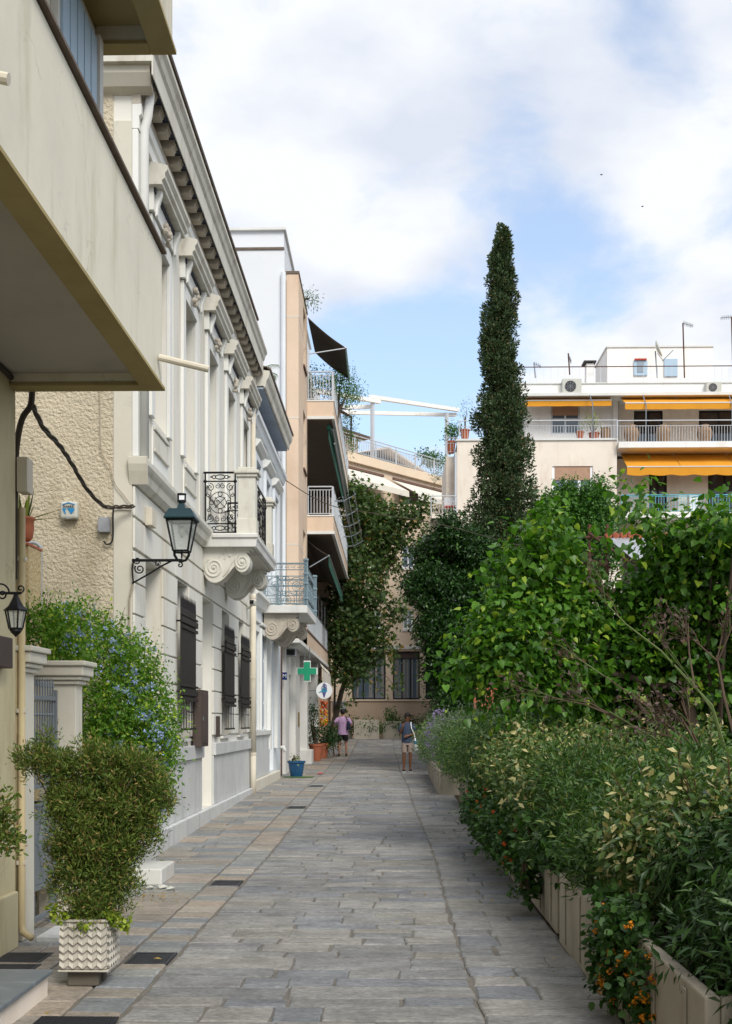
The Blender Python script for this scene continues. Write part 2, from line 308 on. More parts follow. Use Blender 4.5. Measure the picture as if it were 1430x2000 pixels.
M = dict(
    cream=mat('cream_render', '#e0dbc9', .85, .06, 1.2, .25, 50, stain='#a0946f', stain_amt=.6, ss=(1.6, 1.6, .3), crack=.35),
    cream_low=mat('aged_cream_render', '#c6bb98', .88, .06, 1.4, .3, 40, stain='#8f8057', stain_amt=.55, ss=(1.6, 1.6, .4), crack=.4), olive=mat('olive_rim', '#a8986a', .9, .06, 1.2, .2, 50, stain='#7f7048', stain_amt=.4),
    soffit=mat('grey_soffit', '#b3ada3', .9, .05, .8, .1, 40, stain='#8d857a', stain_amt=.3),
    rough=mat('rough_plaster', '#d3c7ae', .95, .12, .9, 1.0, 26, stain='#9a8766', stain_amt=.5, bd=.05),
    rough_peach=mat('rough_peach', '#d9c193', .95, .08, 1.6, 1.0, 26, bd=.04),
    white=mat('white_house_paint', '#dfdcd2', .8, .04, 1.0, .15, 50, stain='#bfae90', stain_amt=.5, ss=(1.5, 1.5, .25)),
    bwhite=mat('clean_white_paint', '#e3e3de', .75, .03, 1.0, .1, 50, stain='#c9c9c2', stain_amt=.3, ss=(1.5, 1.5, .25)),
    quoin=mat('worn_quoin', '#cfcabb', .85, .06, 1.3, .25, 30, stain='#b59c80', stain_amt=.5, crack=.3),
    cornice=mat('cornice_plaster', '#d2cfc4', .85, .06, 1.4, .2, 40, stain='#8d7d64', stain_amt=.6, ss=(2.5, 1.5, .8)),
    corbel=mat('corbel_plaster', '#bcb3a5', .9, .1, 3, .3, 40, stain='#7c7262', stain_amt=.4, rand=.08),
    soffit_and_shadow=plain('slate_soffit_and_shadow', '#3b3f4c', .8),  # dark soffit colour, also used for the painted shade under the pediments
    tile=mat('roof_tile_edge', '#6f6258', .9, .2, 6, .5, 30),
    marble=mat('grey_marble', '#cccdcb', .55, .08, 2.5, .1, 20, stain='#9fa3a6', stain_amt=.6, ss=(3, 3, .4)),
    marble_w=mat('white_marble', '#d5d4cf', .6, .05, 2, .1, 20, stain='#a8a49b', stain_amt=.4),
    marble_d=mat('dark_marble', '#6d757c', .4, .15, 3, .05, 20, stain='#9aa1a6', stain_amt=.5, ss=(1, 5, 1), spec=.5),
    blue_h=mat('pale_blue_paint', '#dbe0e4', .8, .04, 1.2, .12, 50, stain='#b9bfc4', stain_amt=.4, ss=(1.5, 1.5, .3)),
    blue_sof=mat('blue_grey_soffit', '#9aa5b4', .85, .06, 1.4, .1, 40, stain='#8a8478', stain_amt=.3),
    blue_iron=plain('blue_grey_iron', '#788a91', .5, .2), black_iron=plain('black_iron', '#17181b', .45, .4),
    brown_iron=mat('dark_brown_iron', '#211d1d', .5, .15, 5, .1, 40, spec=.4), grey_iron=plain('grey_gate_paint', '#747b80', .5, .1),
    brown_box=mat('brown_cabinet', '#4e423d', .6, .12, 4, .1, 30),
    shutter_b=mat('blue_grey_shutter', '#8b9aa6', .6, .06, 4, .1, 30),
    glass=glass_pane('window_glass'), glass_b=glass_pane('blue_grey_glass', (.10, .14, .18), .08), clear=clear_glass('lantern_glass'),
    peach=mat('peach_render', '#d9c2ab', .85, .05, 1.1, .15, 50, stain='#c3a083', stain_amt=.35),
    peach2=mat('peach_render_deep', '#cfb49c', .85, .06, 1.1, .15, 50, stain='#b18f75', stain_amt=.4),
    endwall=mat('white_end_wall', '#dde0e4', .85, .02, .8, .08, 40, stain='#dcdcdc', stain_amt=.3),
    trim=mat('white_trim', '#dcdcd8', .7, .04, 1.5, .08, 40, stain='#b9b2a4', stain_amt=.3),
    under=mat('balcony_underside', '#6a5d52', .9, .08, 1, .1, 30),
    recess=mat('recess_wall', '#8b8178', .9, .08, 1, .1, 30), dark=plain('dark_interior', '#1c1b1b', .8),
    awn_br=mat('brown_awning', '#5a524a', .9, .06, 2, .2, 80), awn_gr=mat('green_awning', '#1f5a4a', .85, .1, 3, .2, 80),
    awn_wh=mat('cream_awning', '#dbd5c8', .85, .04, 2, .2, 80), awn_or=mat('orange_awning', '#d99528', .85, .05, 2, .25, 60, stain='#c37f1c', stain_amt=.4),
    steel=plain('painted_rail', '#c9ccd0', .4, .3), steel_d=plain('galvanised_pipe', '#8e9498', .4, .6),
    hotel=mat('hotel_render', '#c8b098', .85, .05, .8, .12, 40, stain='#b19173', stain_amt=.35), hotel2=mat('hotel_peach', '#dfcbb2', .85, .04, .8, .1, 40, stain='#c9ab8a', stain_amt=.3),
    wwhite=mat('sunny_white', '#f0eeea', .85, .03, .8, .1, 40, stain='#cdbfae', stain_amt=.35), beige=mat('beige_stucco', '#eadfd1', .88, .05, .7, .15, 30, stain='#c4a88e', stain_amt=.5),
    curtain=mat('curtain', '#8d8c88', .9, .1, 4, .3, 14), blind=mat('wooden_blind', '#b08d75', .7, .1, 3, .3, 50), blind_d=plain('brown_blind', '#75645c', .7),
    terra=mat('terracotta', '#b0684a', .8, .12, 6, .2, 30, stain='#8f5238', stain_amt=.4), jar=mat('old_jar_clay', '#967c63', .9, .2, 5, .4, 20, stain='#85705a', stain_amt=.5),
    concrete=mat('planter_concrete', '#a89f90', .9, .1, 2, .35, 40, stain='#6f6754', stain_amt=.6, crack=.3), concrete_l=mat('pale_concrete', '#c4bcab', .9, .08, 2, .3, 40), concrete_w=mat('white_planter', '#bdb7ab', .9, .08, 5, .35, 50, stain='#77705f', stain_amt=.5, ss=(3, 3, 2)),
    conc_d=mat('dark_concrete', '#5e584e', .95, .15, 6, .4, 40), navy=plain('blue_glazed_pot', '#1d4c74', .3, 0, .5),
    soil=mat('soil', '#3a3026', 1, .3, 5, .8, 30), earth=mat('garden_earth', '#4a3f30', 1, .3, 2, .8, 20),
    mortar=mat('joint_mortar', '#6f6a62', .95, .2, 3, .5, 30), grate=mat('cast_iron', '#35363a', .6, .2, 8, .5, 60), mat_r=plain('rubber_mat', '#26272b', .8),
    pipe_y=mat('yellowed_pipe', '#bfae86', .6, .08, 3, .1, 30, stain='#94815a', stain_amt=.4), pipe=mat('cream_pipe', '#d3cbb9', .6, .06, 2, .1, 30, stain='#a89a80', stain_amt=.5), conduit=plain('grey_conduit', '#9ca0a5', .5), cable=plain('old_cable', '#40382f', .8), cable_l=plain('beige_cable', '#a99b86', .8), cable_b=plain('black_cable', '#1c1c1e', .6),
    bark=mat('bark', '#5d5045', .95, .2, 6, .8, 24), bark_g=mat('cypress_bark', '#7d6f64', .95, .2, 6, .8, 24), twig=plain('brown_twig', '#5b4a3c', .9), twig_g=plain('green_twig', '#5c6b3a', .8),
    plasticw=plain('white_plastic', '#c4c4ba', .5), greyp=plain('grey_plastic', '#9b9da2', .6), lgreen=plain('lamp_green', '#15343a', .4, .2),
    cross=plain('pharmacy_green', '#1d8f68', .4), atm=plain('atm_blue', '#14306e', .4), ink=plain('dark_lettering', '#20262e', .6), letterw=plain('white_lettering', '#f0f2f4', .5), teal=plain('teal_print', '#2a9ab4', .5), blueprint=plain('blue_print', '#1f86c0', .5), purple=plain('purple_print', '#5b5a92', .5),
    corr=mat('corrugated_sheet', '#b4b8bc', .5, .12, 3, .1, 30, stain='#8d7565', stain_amt=.35, metal=.2), rust=mat('rusty_iron', '#5c3d30', .9, .2, 5, .3, 30), rtile=mat('clay_roof_tile', '#a65f45', .9, .2, 5, .3, 30, rand=.2),
    wood=mat('brown_door_wood', '#6d5347', .7, .12, 4, .2, 30), brass=plain('brass_plate', '#9a8340', .4, .5), paleblue=plain('pale_blue_door', '#a9c0d2', .6), turq=plain('turquoise_rail', '#5db7c9', .5), redp=plain('red_tiles', '#b5402f', .7),
)
M['road_stone'] = stonemat('road_stone', ['#92918e', '#9a9894', '#8d8d8c', '#9f9c96', '#888a8d', '#959493', '#97948c', '#a3a09b', '#8c8e91'], rough=.74, vein=.32, bumps=.8)
M['walk_stone'] = stonemat('walk_stone', ['#989995', '#ad9f8f', '#8d9092', '#a39e95', '#a99e91', '#989895', '#b2a99c', '#8f9293', '#9e968b'], rough=.62, vein=.22, bumps=.25)
# ================================================================== GROUND AND PAVING
def ground_sheet(name, x0, x1, ys, dz, m, parent=None):
    mb = MB()
    vs = [(x, y, G(y) + dz) for y in ys for x in (x0, x1)]
    mb.add(vs, [(2 * i, 2 * i + 1, 2 * i + 3, 2 * i + 2) for i in range(len(ys) - 1)])
    o = mb.build(name, m); o['kind'] = 'structure'; return o
YS = [-30, 0, 8, 15, 20, 25, 30, 36, 40, 44, 49, 54, 70, 700]
ground_sheet('ground', -400, 400, [-300] + YS, -.03, M['earth'])
street = ground_sheet('street', -1.54, 1.30, [-5, 0, 8, 15, 20, 25, 30, 36, 40, 44, 49, 54, 56.5], -.012, M['mortar'])
street2 = ground_sheet('forecourt', 1.30, 14, [33, 36, 40, 44, 49, 54, 57.5], -.016, M['mortar'])
sidewalk = ground_sheet('sidewalk', -4.4, -1.54, [-5, 0, 8, 15, 20, 25, 30, 36, 40, 44, 49, 54, 57.5], -.014, M['mortar'])

def stone_geo(mb, x0, x1, y0, y1, jit, lift, thick=.045, bev=.009):
    j = lambda a: R.uniform(-a, a)
    g = min(jit, (x1 - x0) * .1, (y1 - y0) * .12)
    c = [(x0 + j(g), y0 + j(g)), (x1 + j(g), y0 + j(g)), (x1 + j(g), y1 + j(g)), (x0 + j(g), y1 + j(g))]
    mid = [((c[i][0] + c[(i + 1) % 4][0]) / 2 + j(g * .7), (c[i][1] + c[(i + 1) % 4][1]) / 2 + j(g * .7)) for i in range(4)]
    ring = [c[0], mid[0], c[1], mid[1], c[2], mid[2], c[3], mid[3]]
    cx = sum(p[0] for p in ring) / 8; cy = sum(p[1] for p in ring) / 8
    tx, ty = j(lift * .8), j(lift * .8); l0 = j(lift)
    def z(p): return G(p[1]) + l0 + tx * (p[0] - cx) + ty * (p[1] - cy)
    def ins(p, d):
        dx, dy = cx - p[0], cy - p[1]; l = max(1e-6, sqrt(dx * dx + dy * dy)); return (p[0] + dx / l * d, p[1] + dy / l * d)
    top = [ins(p, bev * 1.4) for p in ring]
    vs = [(p[0], p[1], z(p) - thick) for p in ring] + [(p[0], p[1], z(p) - bev) for p in ring] + [(p[0], p[1], z(p)) for p in top]
    fs = []
    for k in (0, 8):
        fs += [(k + i, k + (i + 1) % 8, k + 8 + (i + 1) % 8, k + 8 + i) for i in range(8)]
    fs.append(tuple(range(16, 24))); mb.add(vs, fs)
grates = [(-1.86, -1.56, 8.15, 8.55), (-1.87, -1.57, 12.05, 12.45), (-1.90, -1.60, 21.3, 21.9), (-1.92, -1.62, 27.2, 27.9)]
rest = {}
count = {}
def lay(parent, name, x0, x1, y0, y1, m, jit, lift, gap):
    for a, b, c, d in grates:
        if name == 'strip_slab' and y1 > c and y0 < d:
            if c - y0 > .04: lay(parent, name, x0, x1, y0, c - .002, m, jit, lift, gap)
            if y1 - d > .04: lay(parent, name, x0, x1, d + .002, y1, m, jit, lift, gap)
            return
    count[parent.name] = count.get(parent.name, 0)
    if y1 > 4.3 and count[parent.name] < 290:
        mb = MB(); stone_geo(mb, x0 + gap / 2, x1 - gap / 2, y0 + gap / 2, y1 - gap / 2, jit, lift); mb.build(name, m, parent); count[parent.name] += 1
    else:
        stone_geo(rest.setdefault((parent.name, name), (MB(), m, parent))[0], x0 + gap / 2, x1 - gap / 2, y0 + gap / 2, y1 - gap / 2, jit, lift)
seam = lambda y: .52 + .02 * sin(y * .5) - (max(0, y - 14) * .012)
y = 3.6
while y < 56:
    d = R.uniform(.20, .40) * (1 if y < 30 else 1.25); sk = R.uniform(-.01, .01)
    s = seam(y)
    # main carriageway, left of the worn joint
    x = -1.54
    while x < s - .12:
        w = R.uniform(.28, .95)
        if s - (x + w) < .3: w = s - x
        if R.random() < .16 and d > .28:
            h = d * R.uniform(.4, .6)
            lay(street, 'paving_stone', x, x + w, y, y + h, M['road_stone'], .014, .006, .015); lay(street, 'paving_stone', x, x + w, y + h, y + d, M['road_stone'], .014, .006, .015)
        else: lay(street, 'paving_stone', x, x + w, y, y + d, M['road_stone'], .014, .006, .015)
        x += w
    y += d
y = 3.6
while y < 56:
    d = R.uniform(.22, .42); x = seam(y) + .006
    while x < 1.29:
        w = R.uniform(.25, .7)
        if 1.30 - (x + w) < .2: w = 1.30 - x
        lay(street, 'paving_stone', x, x + w, y, y + d, M['road_stone'], .014, .006, .015); x += w
    y += d
y = 33
while y < 57:
    d = R.uniform(.3, .5); x = 1.31
    while x < 13: w = R.uniform(.4, .9); lay(street2, 'forecourt_stone', x, x + w, y, y + d, M['road_stone'], .012, .004, .018); x += w
    y += d
y = 4.0
while y < 57:                    # cream strip beside the carriageway
    d = R.uniform(.24, .4); lay(sidewalk, 'strip_slab', -1.86 - .004 * y, -1.555, y, y + d, M['walk_stone'], .006, .005, .014); y += d
y = 4.0
while y < 57:                    # wide walkway
    d = R.uniform(.3, .46); x = -1.87 - .004 * y; n = 3
    while x > -4.3:
        w = R.uniform(.42, .72); lay(sidewalk, 'walk_slab', max(-4.35, x - w), x, y, y + d, M['walk_stone'], .006, .005, .014); x -= w
    y += d
for (pn, nm), (mb, m, par) in rest.items():
    o = mb.build(nm + 's', m, par); o['kind'] = 'stuff'
for (a, b, c, d), lb in zip(grates, ('black drain grate nearest, set in the pale strip beside the chevron planter', 'black drain grate in the pale strip beyond the marble step', 'small black drain grate in the strip opposite the cream downpipe', 'farthest dark drain grate in the strip near the blue pot')):
    g = thing('drain_grate', lb, 'drain grate', ((a + b) / 2, (c + d) / 2, G(c)), group='drain grates in the pavement strip')
    z = G((c + d) / 2) - .002
    fr = MB(); fr.box(a, b, c, c + .02, z - .03, z + .003); fr.box(a, b, d - .02, d, z - .03, z + .003); fr.box(a, a + .02, c + .02, d - .02, z - .03, z + .003); fr.box(b - .02, b, c + .02, d - .02, z - .03, z + .003); fr.build('frame', M['grate'], g)
    br = MB(); n = int((d - c - .05) / .028)
    for i in range(n): br.box(a + .022, b - .022, c + .03 + i * .028, c + .045 + i * .028, z - .02, z)
    br.box(a + .022, b - .022, c + .02, d - .02, z - .05, z - .022); br.build('grating', M['grate'], g)
# old cast covers behind the planter and the pale doorstep slab
for (x0, x1, y0, y1, lb) in ((-2.95, -2.42, 7.72, 8.10, 'dark iron cover plate in the walkway left of the planter, nearer one'), (-2.92, -2.45, 8.16, 8.5, 'worn iron cover plate in the walkway by the gate, farther one')):
    o = B(x0, x1, y0, y1, G(y0) - .02, G(y0) + .006)
    for i in range(9): o.box(x0 + .03, x1 - .03, y0 + .03 + i * (y1 - y0 - .06) / 9, y0 + .03 + i * (y1 - y0 - .06) / 9 + .015, G(y0) + .0061, G(y0) + .010)
    tag(o.build('cover_plate', M['grate']), lb, 'cover plate')
tag(B(-2.72, -2.3, 8.95, 9.45, -.02, .035).build('door_slab', M['marble'], bevel=.006), 'pale grey marble slab lying in front of the grey gate', 'slab')
# threshold blocks before the neoclassical house
st = thing('doorstep', 'pale stone steps at the foot of the flowering bush', 'steps', (-2.6, 12.6, 0))
B(-3.25, -2.36, 12.05, 12.75, 0, .17).build('step', M['marble_w'], st, bevel=.015); B(-3.30, -2.75, 12.78, 13.7, 0, .34).build('step', M['marble_w'], st, bevel=.015)
p = MB()
for (x, y, a) in ((-2.42, 11.75, .2), (-2.3, 11.8, 1.2), (-2.2, 11.7, .7)):
    ca, sa = cos(a) * .06, sin(a) * .06
    p.add([(x - ca, y - sa, .012), (x + sa, y - ca * .6, .03), (x + ca, y + sa, .014), (x - sa, y + ca * .6, .035), (x, y, .045)], [(0, 1, 4), (1, 2, 4), (2, 3, 4), (3, 0, 4)])
tag(p.build('crumpled_paper', M['plasticw']), 'crumpled white paper lying beside the marble step', 'paper')
# ================================================================== NEAR LEFT BUILDING
YE = 8.8
nb = thing('cream_apartment_house', 'cream house nearest the camera with a solid balcony overhead', 'house', (-2.83, 4, 0))
XW = -2.83
B(-9, XW, -6, YE, 0, 5.2).build('wall', M['cream_low'], nb)
B(-9, -2.20, -6, YE, 5.23, 8.1).build('upper_wall', M['cream'], nb)
# first balcony: recessed soffit inside a drip rim, solid parapet
def parapet(name, xo, xi, zb, zt, y0, y1, rim, mcol, par):
    mb = MB(); t = .13
    # front panel slightly splayed, chamfered end
    mb.prism([(xo, zb), (xo + .045, zt), (xo - t + .045, zt), (xo - t, zb)], y0, y1 - .02, 'y')
    b = mb.build(name, mcol, par, bevel=.012)
    return b
bal = obj('balcony', B(-1.86, -1.72, -6, YE, 4.19, 5.19).mesh('balcony', M['cream'], off=wloc(nb)), nb)
m_ = bal.modifiers.new('bevel', 'BEVEL'); m_.width = .02; m_.segments = 3
B(XW + .003, -1.862, YE - .14, YE - .001, 4.192, 5.188).build('balcony_end', M['cream'], nb, bevel=.015)
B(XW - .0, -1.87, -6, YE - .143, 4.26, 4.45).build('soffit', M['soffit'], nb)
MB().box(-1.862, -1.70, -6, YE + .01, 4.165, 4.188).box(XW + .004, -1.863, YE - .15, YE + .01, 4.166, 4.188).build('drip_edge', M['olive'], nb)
MB().box(-1.88, -1.688, -6, YE + .01, 5.192, 5.212).box(XW, -1.881, YE - .17, YE + .01, 5.193, 5.212).build('coping', M['tile'], nb)
# upper balcony
B(-1.78, -1.64, -6, YE, 6.72, 7.8).build('balcony', M['cream'], nb, bevel=.02)
B(-2.197, -1.782, YE - .13, YE - .001, 6.722, 7.79).build('balcony_end', M['cream'], nb, bevel=.015)
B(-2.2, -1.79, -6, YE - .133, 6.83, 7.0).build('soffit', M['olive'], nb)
MB().box(-1.80, -1.615, -6, YE + .01, 6.69, 6.718).box(-2.197, -1.803, YE - .14, YE + .01, 6.691, 6.718).build('drip_edge', M['olive'], nb)
# window strip behind the first parapet
w = B(-2.197, -2.15, 7.55, 8.5, 5.24, 6.7).build('window', M['trim'], nb)
for i in range(5): B(-2.149, -2.13, 7.6 + i * .18, 7.75 + i * .18, 5.3, 6.62).build('shutter_slat', M['paleblue'], w)
B(-2.197, -2.12, 8.52, 8.62, 5.24, 6.68).build('door_frame', M['trim'], nb)
for (pt, d, lb) in (((-1.71, 8.62, 4.36), (.36, .05, -.075), 'x'), ((-1.72, 4.95, 4.42), (.10, .0, -.02), 'y')):
    mb = MB(); a = Vector(pt); b = a + Vector(d); mb.tube([a, b], .026, 10); mb.build('spout', M['pipe'], nb, smooth=False)
# base plinth, downpipes, conduits of the near wall
B(XW + .001, XW + .05, 5, 8.72, 0, .42).build('plinth', M['cream_low'], nb, bevel=.01)
dp = thing('downpipe', 'cream twin downpipes at the corner of the near cream house', 'downpipe', (-2.6, 8.9, 0))
mb = MB(); mb.tube([(-2.80, 8.86, 3.3), (-2.80, 8.86, .16), (-2.785, 8.84, .09), (-2.70, 8.78, .06)], .027, 12); mb.build('pipe', M['pipe_y'], dp, smooth=True)
mb = MB(); mb.tube([(-2.855, 8.88, 3.6), (-2.855, 8.88, .12)], .024, 10); mb.build('pipe', M['pipe_y'], dp, smooth=True)
for z in (.6, 1.75, 2.9): B(-2.835, -2.768, 8.84, 8.895, z, z + .03).build('clamp', M['pipe'], dp)
# cable bundle
cb = thing('cable_bundle', 'dark bundled cables sagging from the near cream house to the neoclassical corner', 'cables', (-2.7, 8.8, 4))
a = at_y(64, 792, 8.84); path = [at_y(64, 792, 8.9), at_y(85, 835, 9.6), at_y(115, 868, 10.5), at_y(140, 905, 11.4), at_y(170, 955, 12.4), at_y(203, 988, 13.3), at_y(230, 990, 13.6), at_y(262, 989, 13.7)]
def smoothp(P, n=6):
    out = []
    for i in range(len(P) - 1):
        p0, p1, p2, p3 = P[max(i - 1, 0)], P[i], P[i + 1], P[min(i + 2, len(P) - 1)]
        for k in range(n):
            t = k / n; out.append(.5 * ((2 * p1) + (p2 - p0) * t + (2 * p0 - 5 * p1 + 4 * p2 - p3) * t * t + (3 * p1 - p0 - 3 * p2 + p3) * t ** 3))
    return out + [P[-1]]
sp = smoothp(path)
for k in range(3):
    mb = MB(); mb.tube([p + Vector((.0, 0, .016 * sin(i * .7 + k * 2.1))) + Vector((.012 * cos(i * .7 + k * 2.1), 0, 0)) for i, p in enumerate(sp)], .011, 5); mb.build('cable', M['cable'], cb)
mb = MB(); mb.tube(smoothp([Vector((-2.72, 8.86, 4.2)), at_y(60, 792, 8.84), at_y(45, 815, 8.84), at_y(36, 850, 8.84), at_y(31, 900, 8.84), at_y(29, 1000, 8.84), at_y(28, 1130, 8.84)]), .024, 7); mb.build('cable', M['cable'], cb)
mb = MB(); mb.tube(smoothp([Vector((XW + .015, y, 4.23 - .1 * (8.8 - y) * 0 + .012 * sin(y * 5))) for y in (4, 5, 6, 7, 8, 8.78)]), .022, 6); mb.build('cable', M['cable'], cb)
for pts, r, mm, lb, nm in (([(195, 757), (196, 800), (196, 850), (200, 885), (216, 915), (225, 945), (240, 965), (258, 988)], .006, 'cable_l', 'thin beige wire hanging down the rough plaster side wall', 'wire'),
                           ([(258, 992), (226, 992), (221, 1003), (221, 1045), (217, 1060), (208, 1063), (203, 1057)], .010, 'cable_b', 'short black cable looping beside the grey junction box', 'cable')):
    mb = MB(); mb.tube(smoothp([at_y(px, py, 13.74) for px, py in pts]), r, 6); tag(mb.build(nm, M[mm]), lb, nm)
# meter boxes
B(PX(32, 8.8), PX(53, 8.8), 8.805, 8.95, PZ(957, 8.8), PZ(888, 8.8)).build('utility_box', M['pipe'], nb, bevel=.006)
bx = B(XW + .002, XW + .08, 8.2, 8.5, PZ(1300, 8.1), PZ(1237, 8.1)).build('letter_box', M['brown_box'], None, bevel=.008); tag(bx, 'brown letter box on the cream wall below the small black lantern', 'letter box')
# black step and mat
stp = thing('entrance_step', 'dark marble topped step in the bottom corner before the cream house', 'step', (-2.4, 6, 0))
B(-3.4, -2.09, 3.6, 7.22, .125, .155).build('step_top', M['marble_d'], stp, bevel=.005); B(-3.4, -2.115, 3.6, 7.2, -.02, .123).build('riser', M['beige'], stp, bevel=.004)
mt = MB(); mt.box(-1.98, -1.42 - .12, 5.2, 6.62, .004, .016)
for i in range(26): mt.box(-1.97 + i * .0162, -1.97 + i * .0162 + .008, 5.22, 6.6, .0161, .022)
tag(mt.build('door_mat', M['mat_r']), 'black ribbed rubber mat lying on the walkway by the dark step', 'mat')
# small black wall lantern
def lantern(name, c, s, sides, mroof, mbody, label, cat, group, hexed=False):
    """c: centre of the roof base; s: roof radius"""
    t = thing(name, label, cat, c, group=group)
    c = Vector(c); a0 = pi / 4 if sides == 4 else 0
    return t, c, a0
t, c, a0 = lantern('wall_lantern', at_y(31, 1193, 7.4), .08, 6, None, None, 'small black coach lantern on a scroll bracket on the cream wall', 'lantern', None)
MB().lathe([(.078, 0), (.083, .004), (.05, .03), (.03, .065), (.018, .09), (.014, .105)], c, 6).build('roof', M['black_iron'], t)
g = MB().lathe([(.042, -.108), (.066, -.002)], c, 6); g.build('glass', M['clear'], t)
mb = MB()
for k in range(6):
    a = 2 * pi * k / 6; mb.tube([c + Vector((cos(a) * .067, sin(a) * .067, 0)), c + Vector((cos(a) * .044, sin(a) * .044, -.11))], .0055, 4)
mb.lathe([(.046, -.118), (.048, -.108)], c, 6); mb.build('cage', M['black_iron'], t)
MB().lathe([(.004, -.165), (.012, -.155), (.03, -.14), (.042, -.12)], c, 12).build('base', M['black_iron'], t, smooth=True)
mb = MB(); bz = c.z + .112; mb.tube([(XW, c.y, bz), (c.x + .035, c.y, bz)], .009, 6); mb.tube([Vector(p) for p in circ((c.x - .1, c.y, bz + .0), .058, 'y', 16, 0, pi)], .006, 5)
mb.tube(spiral((c.x + .03, c.y, bz + .028), .026, .006, 1.2, -pi / 2, 'y', 14), .0055, 5); mb.tube(circ((c.x - .085, c.y, bz - .012), .022, 'y', 14), .006, 5); mb.ball((c.x - .085, c.y, bz), .015, 8)
mb.box(XW, XW + .012, c.y - .03, c.y + .03, bz - .16, bz + .1); mb.tube(spiral((XW + .05, c.y, bz - .07), .045, .01, 1.3, pi / 2, 'y', 16), .006, 5); mb.build('bracket', M['black_iron'], t)

# ================================================================== GATE, PIERS
def pier(label, x0, x1, y0, y1, zt, group='gate piers'):
    p = thing('gate_pier', label, 'pier', ((x0 + x1) / 2, (y0 + y1) / 2, 0), group=group)
    B(x0, x1, y0, y1, 0, zt - .2).build('shaft', M['quoin'], p, bevel=.008)
    o = .0
    for i, (e, a, b) in enumerate(((.03, .20, .165), (.055, .163, .13), (.08, .127, .045), (.105, .043, 0))):
        B(x0 - e, x1 + e, y0 - e, y1 + e, zt - a, zt - b).build('cap_moulding', M['quoin'], p, bevel=.01)
    return p
pier('cream gate pier with moulded cap touching the near cream house', -3.05, -2.82, 8.95, 9.24, 2.26)
pier('wider cream gate pier with moulded cap beside the flowering bush', -3.02, -2.70, 10.02, 10.23, 2.20)
gt = thing('metal_gate', 'grey spiked iron gate with a diamond panel between two piers', 'gate', (-2.85, 9.55, 0))
y0, y1, gx = 9.27, 9.99, -2.87
mb = MB()
for a in (y0, y1 - .035): mb.box(gx - .02, gx + .02, a, a + .035, .07, 1.95)
for z in (.07, .32, 1.0, 1.14, 1.86): mb.box(gx - .017, gx + .017, y0 + .036, y1 - .036, z, z + .035)
mb.build('gate_frame', M['grey_iron'], gt)
n = 9
for i in range(n):
    yy = y0 + .07 + i * (y1 - y0 - .14) / (n - 1)
    mb = MB(); mb.tube([(gx, yy, 1.176), (gx, yy, 1.858)], .008, 5); mb.tube([(gx, yy, 1.896), (gx, yy, 1.97)], .008, 5); mb.lathe([(.014, 0), (.003, .075)], (gx, yy, 1.97), 5); mb.ball((gx, yy, 1.74), .014, 6); mb.ball((gx, yy, 1.55), .014, 6); mb.build('bar', M['grey_iron'], gt)
for yy in (y0 + .1, y1 - .13):
    B(gx - .01, gx + .01, yy, yy + .02, .106, 1.0).build('bar', M['grey_iron'], gt)
pn = B(gx - .006, gx + .004, y0 + .13, y1 - .14, .36, .998).build('panel', M['grey_iron'], gt)
mb = MB(); cy = (y0 + y1) / 2; cz = .68
mb.hexa([(gx + .006, cy, .37), (gx + .006, cy + .16, cz), (gx + .006, cy, .99), (gx + .006, cy - .16, cz), (gx + .022, cy, .43), (gx + .022, cy + .12, cz), (gx + .022, cy, .93), (gx + .022, cy - .12, cz)]); mb.build('diamond', M['grey_iron'], gt)
mb = MB(); mb.ball((gx + .03, cy, cz), .03, 8); mb.build('boss', M['grey_iron'], gt)
mb = MB(); mb.box(gx + .018, gx + .05, y0 + .02, y0 + .045, 1.03, 1.05); mb.tube([(gx + .05, y0 + .03, 1.04), (gx + .05, y0 + .12, 1.04)], .009, 6); mb.build('handle', M['black_iron'], gt)
# garden wall with pot behind the gate
gw = thing('garden_wall', 'peach garden wall rising behind the gate below the plant pot', 'wall', (-4, 12, 0))
B(-6, PX(56, 11.0), 11.0, 11.4, 0, PZ(1063, 11)).build('wall_body', M['rough_peach'], gw); B(-6.02, PX(57.5, 11.0), 10.97, 11.42, PZ(1062.5, 11), PZ(1058, 11)).build('coping', M['terra'], gw)
B(-2.98 - .12, -2.9, 10.24, 13.78, 0, 1.0).build('low_wall', M['quoin'], gw)
mb = MB(); mb.tube(smoothp([at_y(52, 1062, 13.7), at_y(66, 1060, 13.7), at_y(77, 1066, 13.7), at_y(80, 1080, 13.7), at_y(79, 1180, 13.7), at_y(79, 1300, 13.7)]), .02, 8); tag(mb.build('conduit', M['conduit'], smooth=True), 'grey conduit bending down the rough plaster side wall', 'conduit')
pt = thing('snake_plant', 'striped snake plant in a terracotta pot on the garden wall', 'potted plant', at_y(46, 1056, 11.1))
c = at_y(46, 1057, 11.15)
MB().lathe([(.06, 0), (.085, .03), (.10, .12), (.095, .19), (.11, .205), (.11, .225), (.09, .225), (.085, .2)], c, 18).build('pot', M['terra'], pt, smooth=True)
M['snake'] = leafmat('snake_leaf', '#2e4a26', '#8f9a3e', transl=.05)
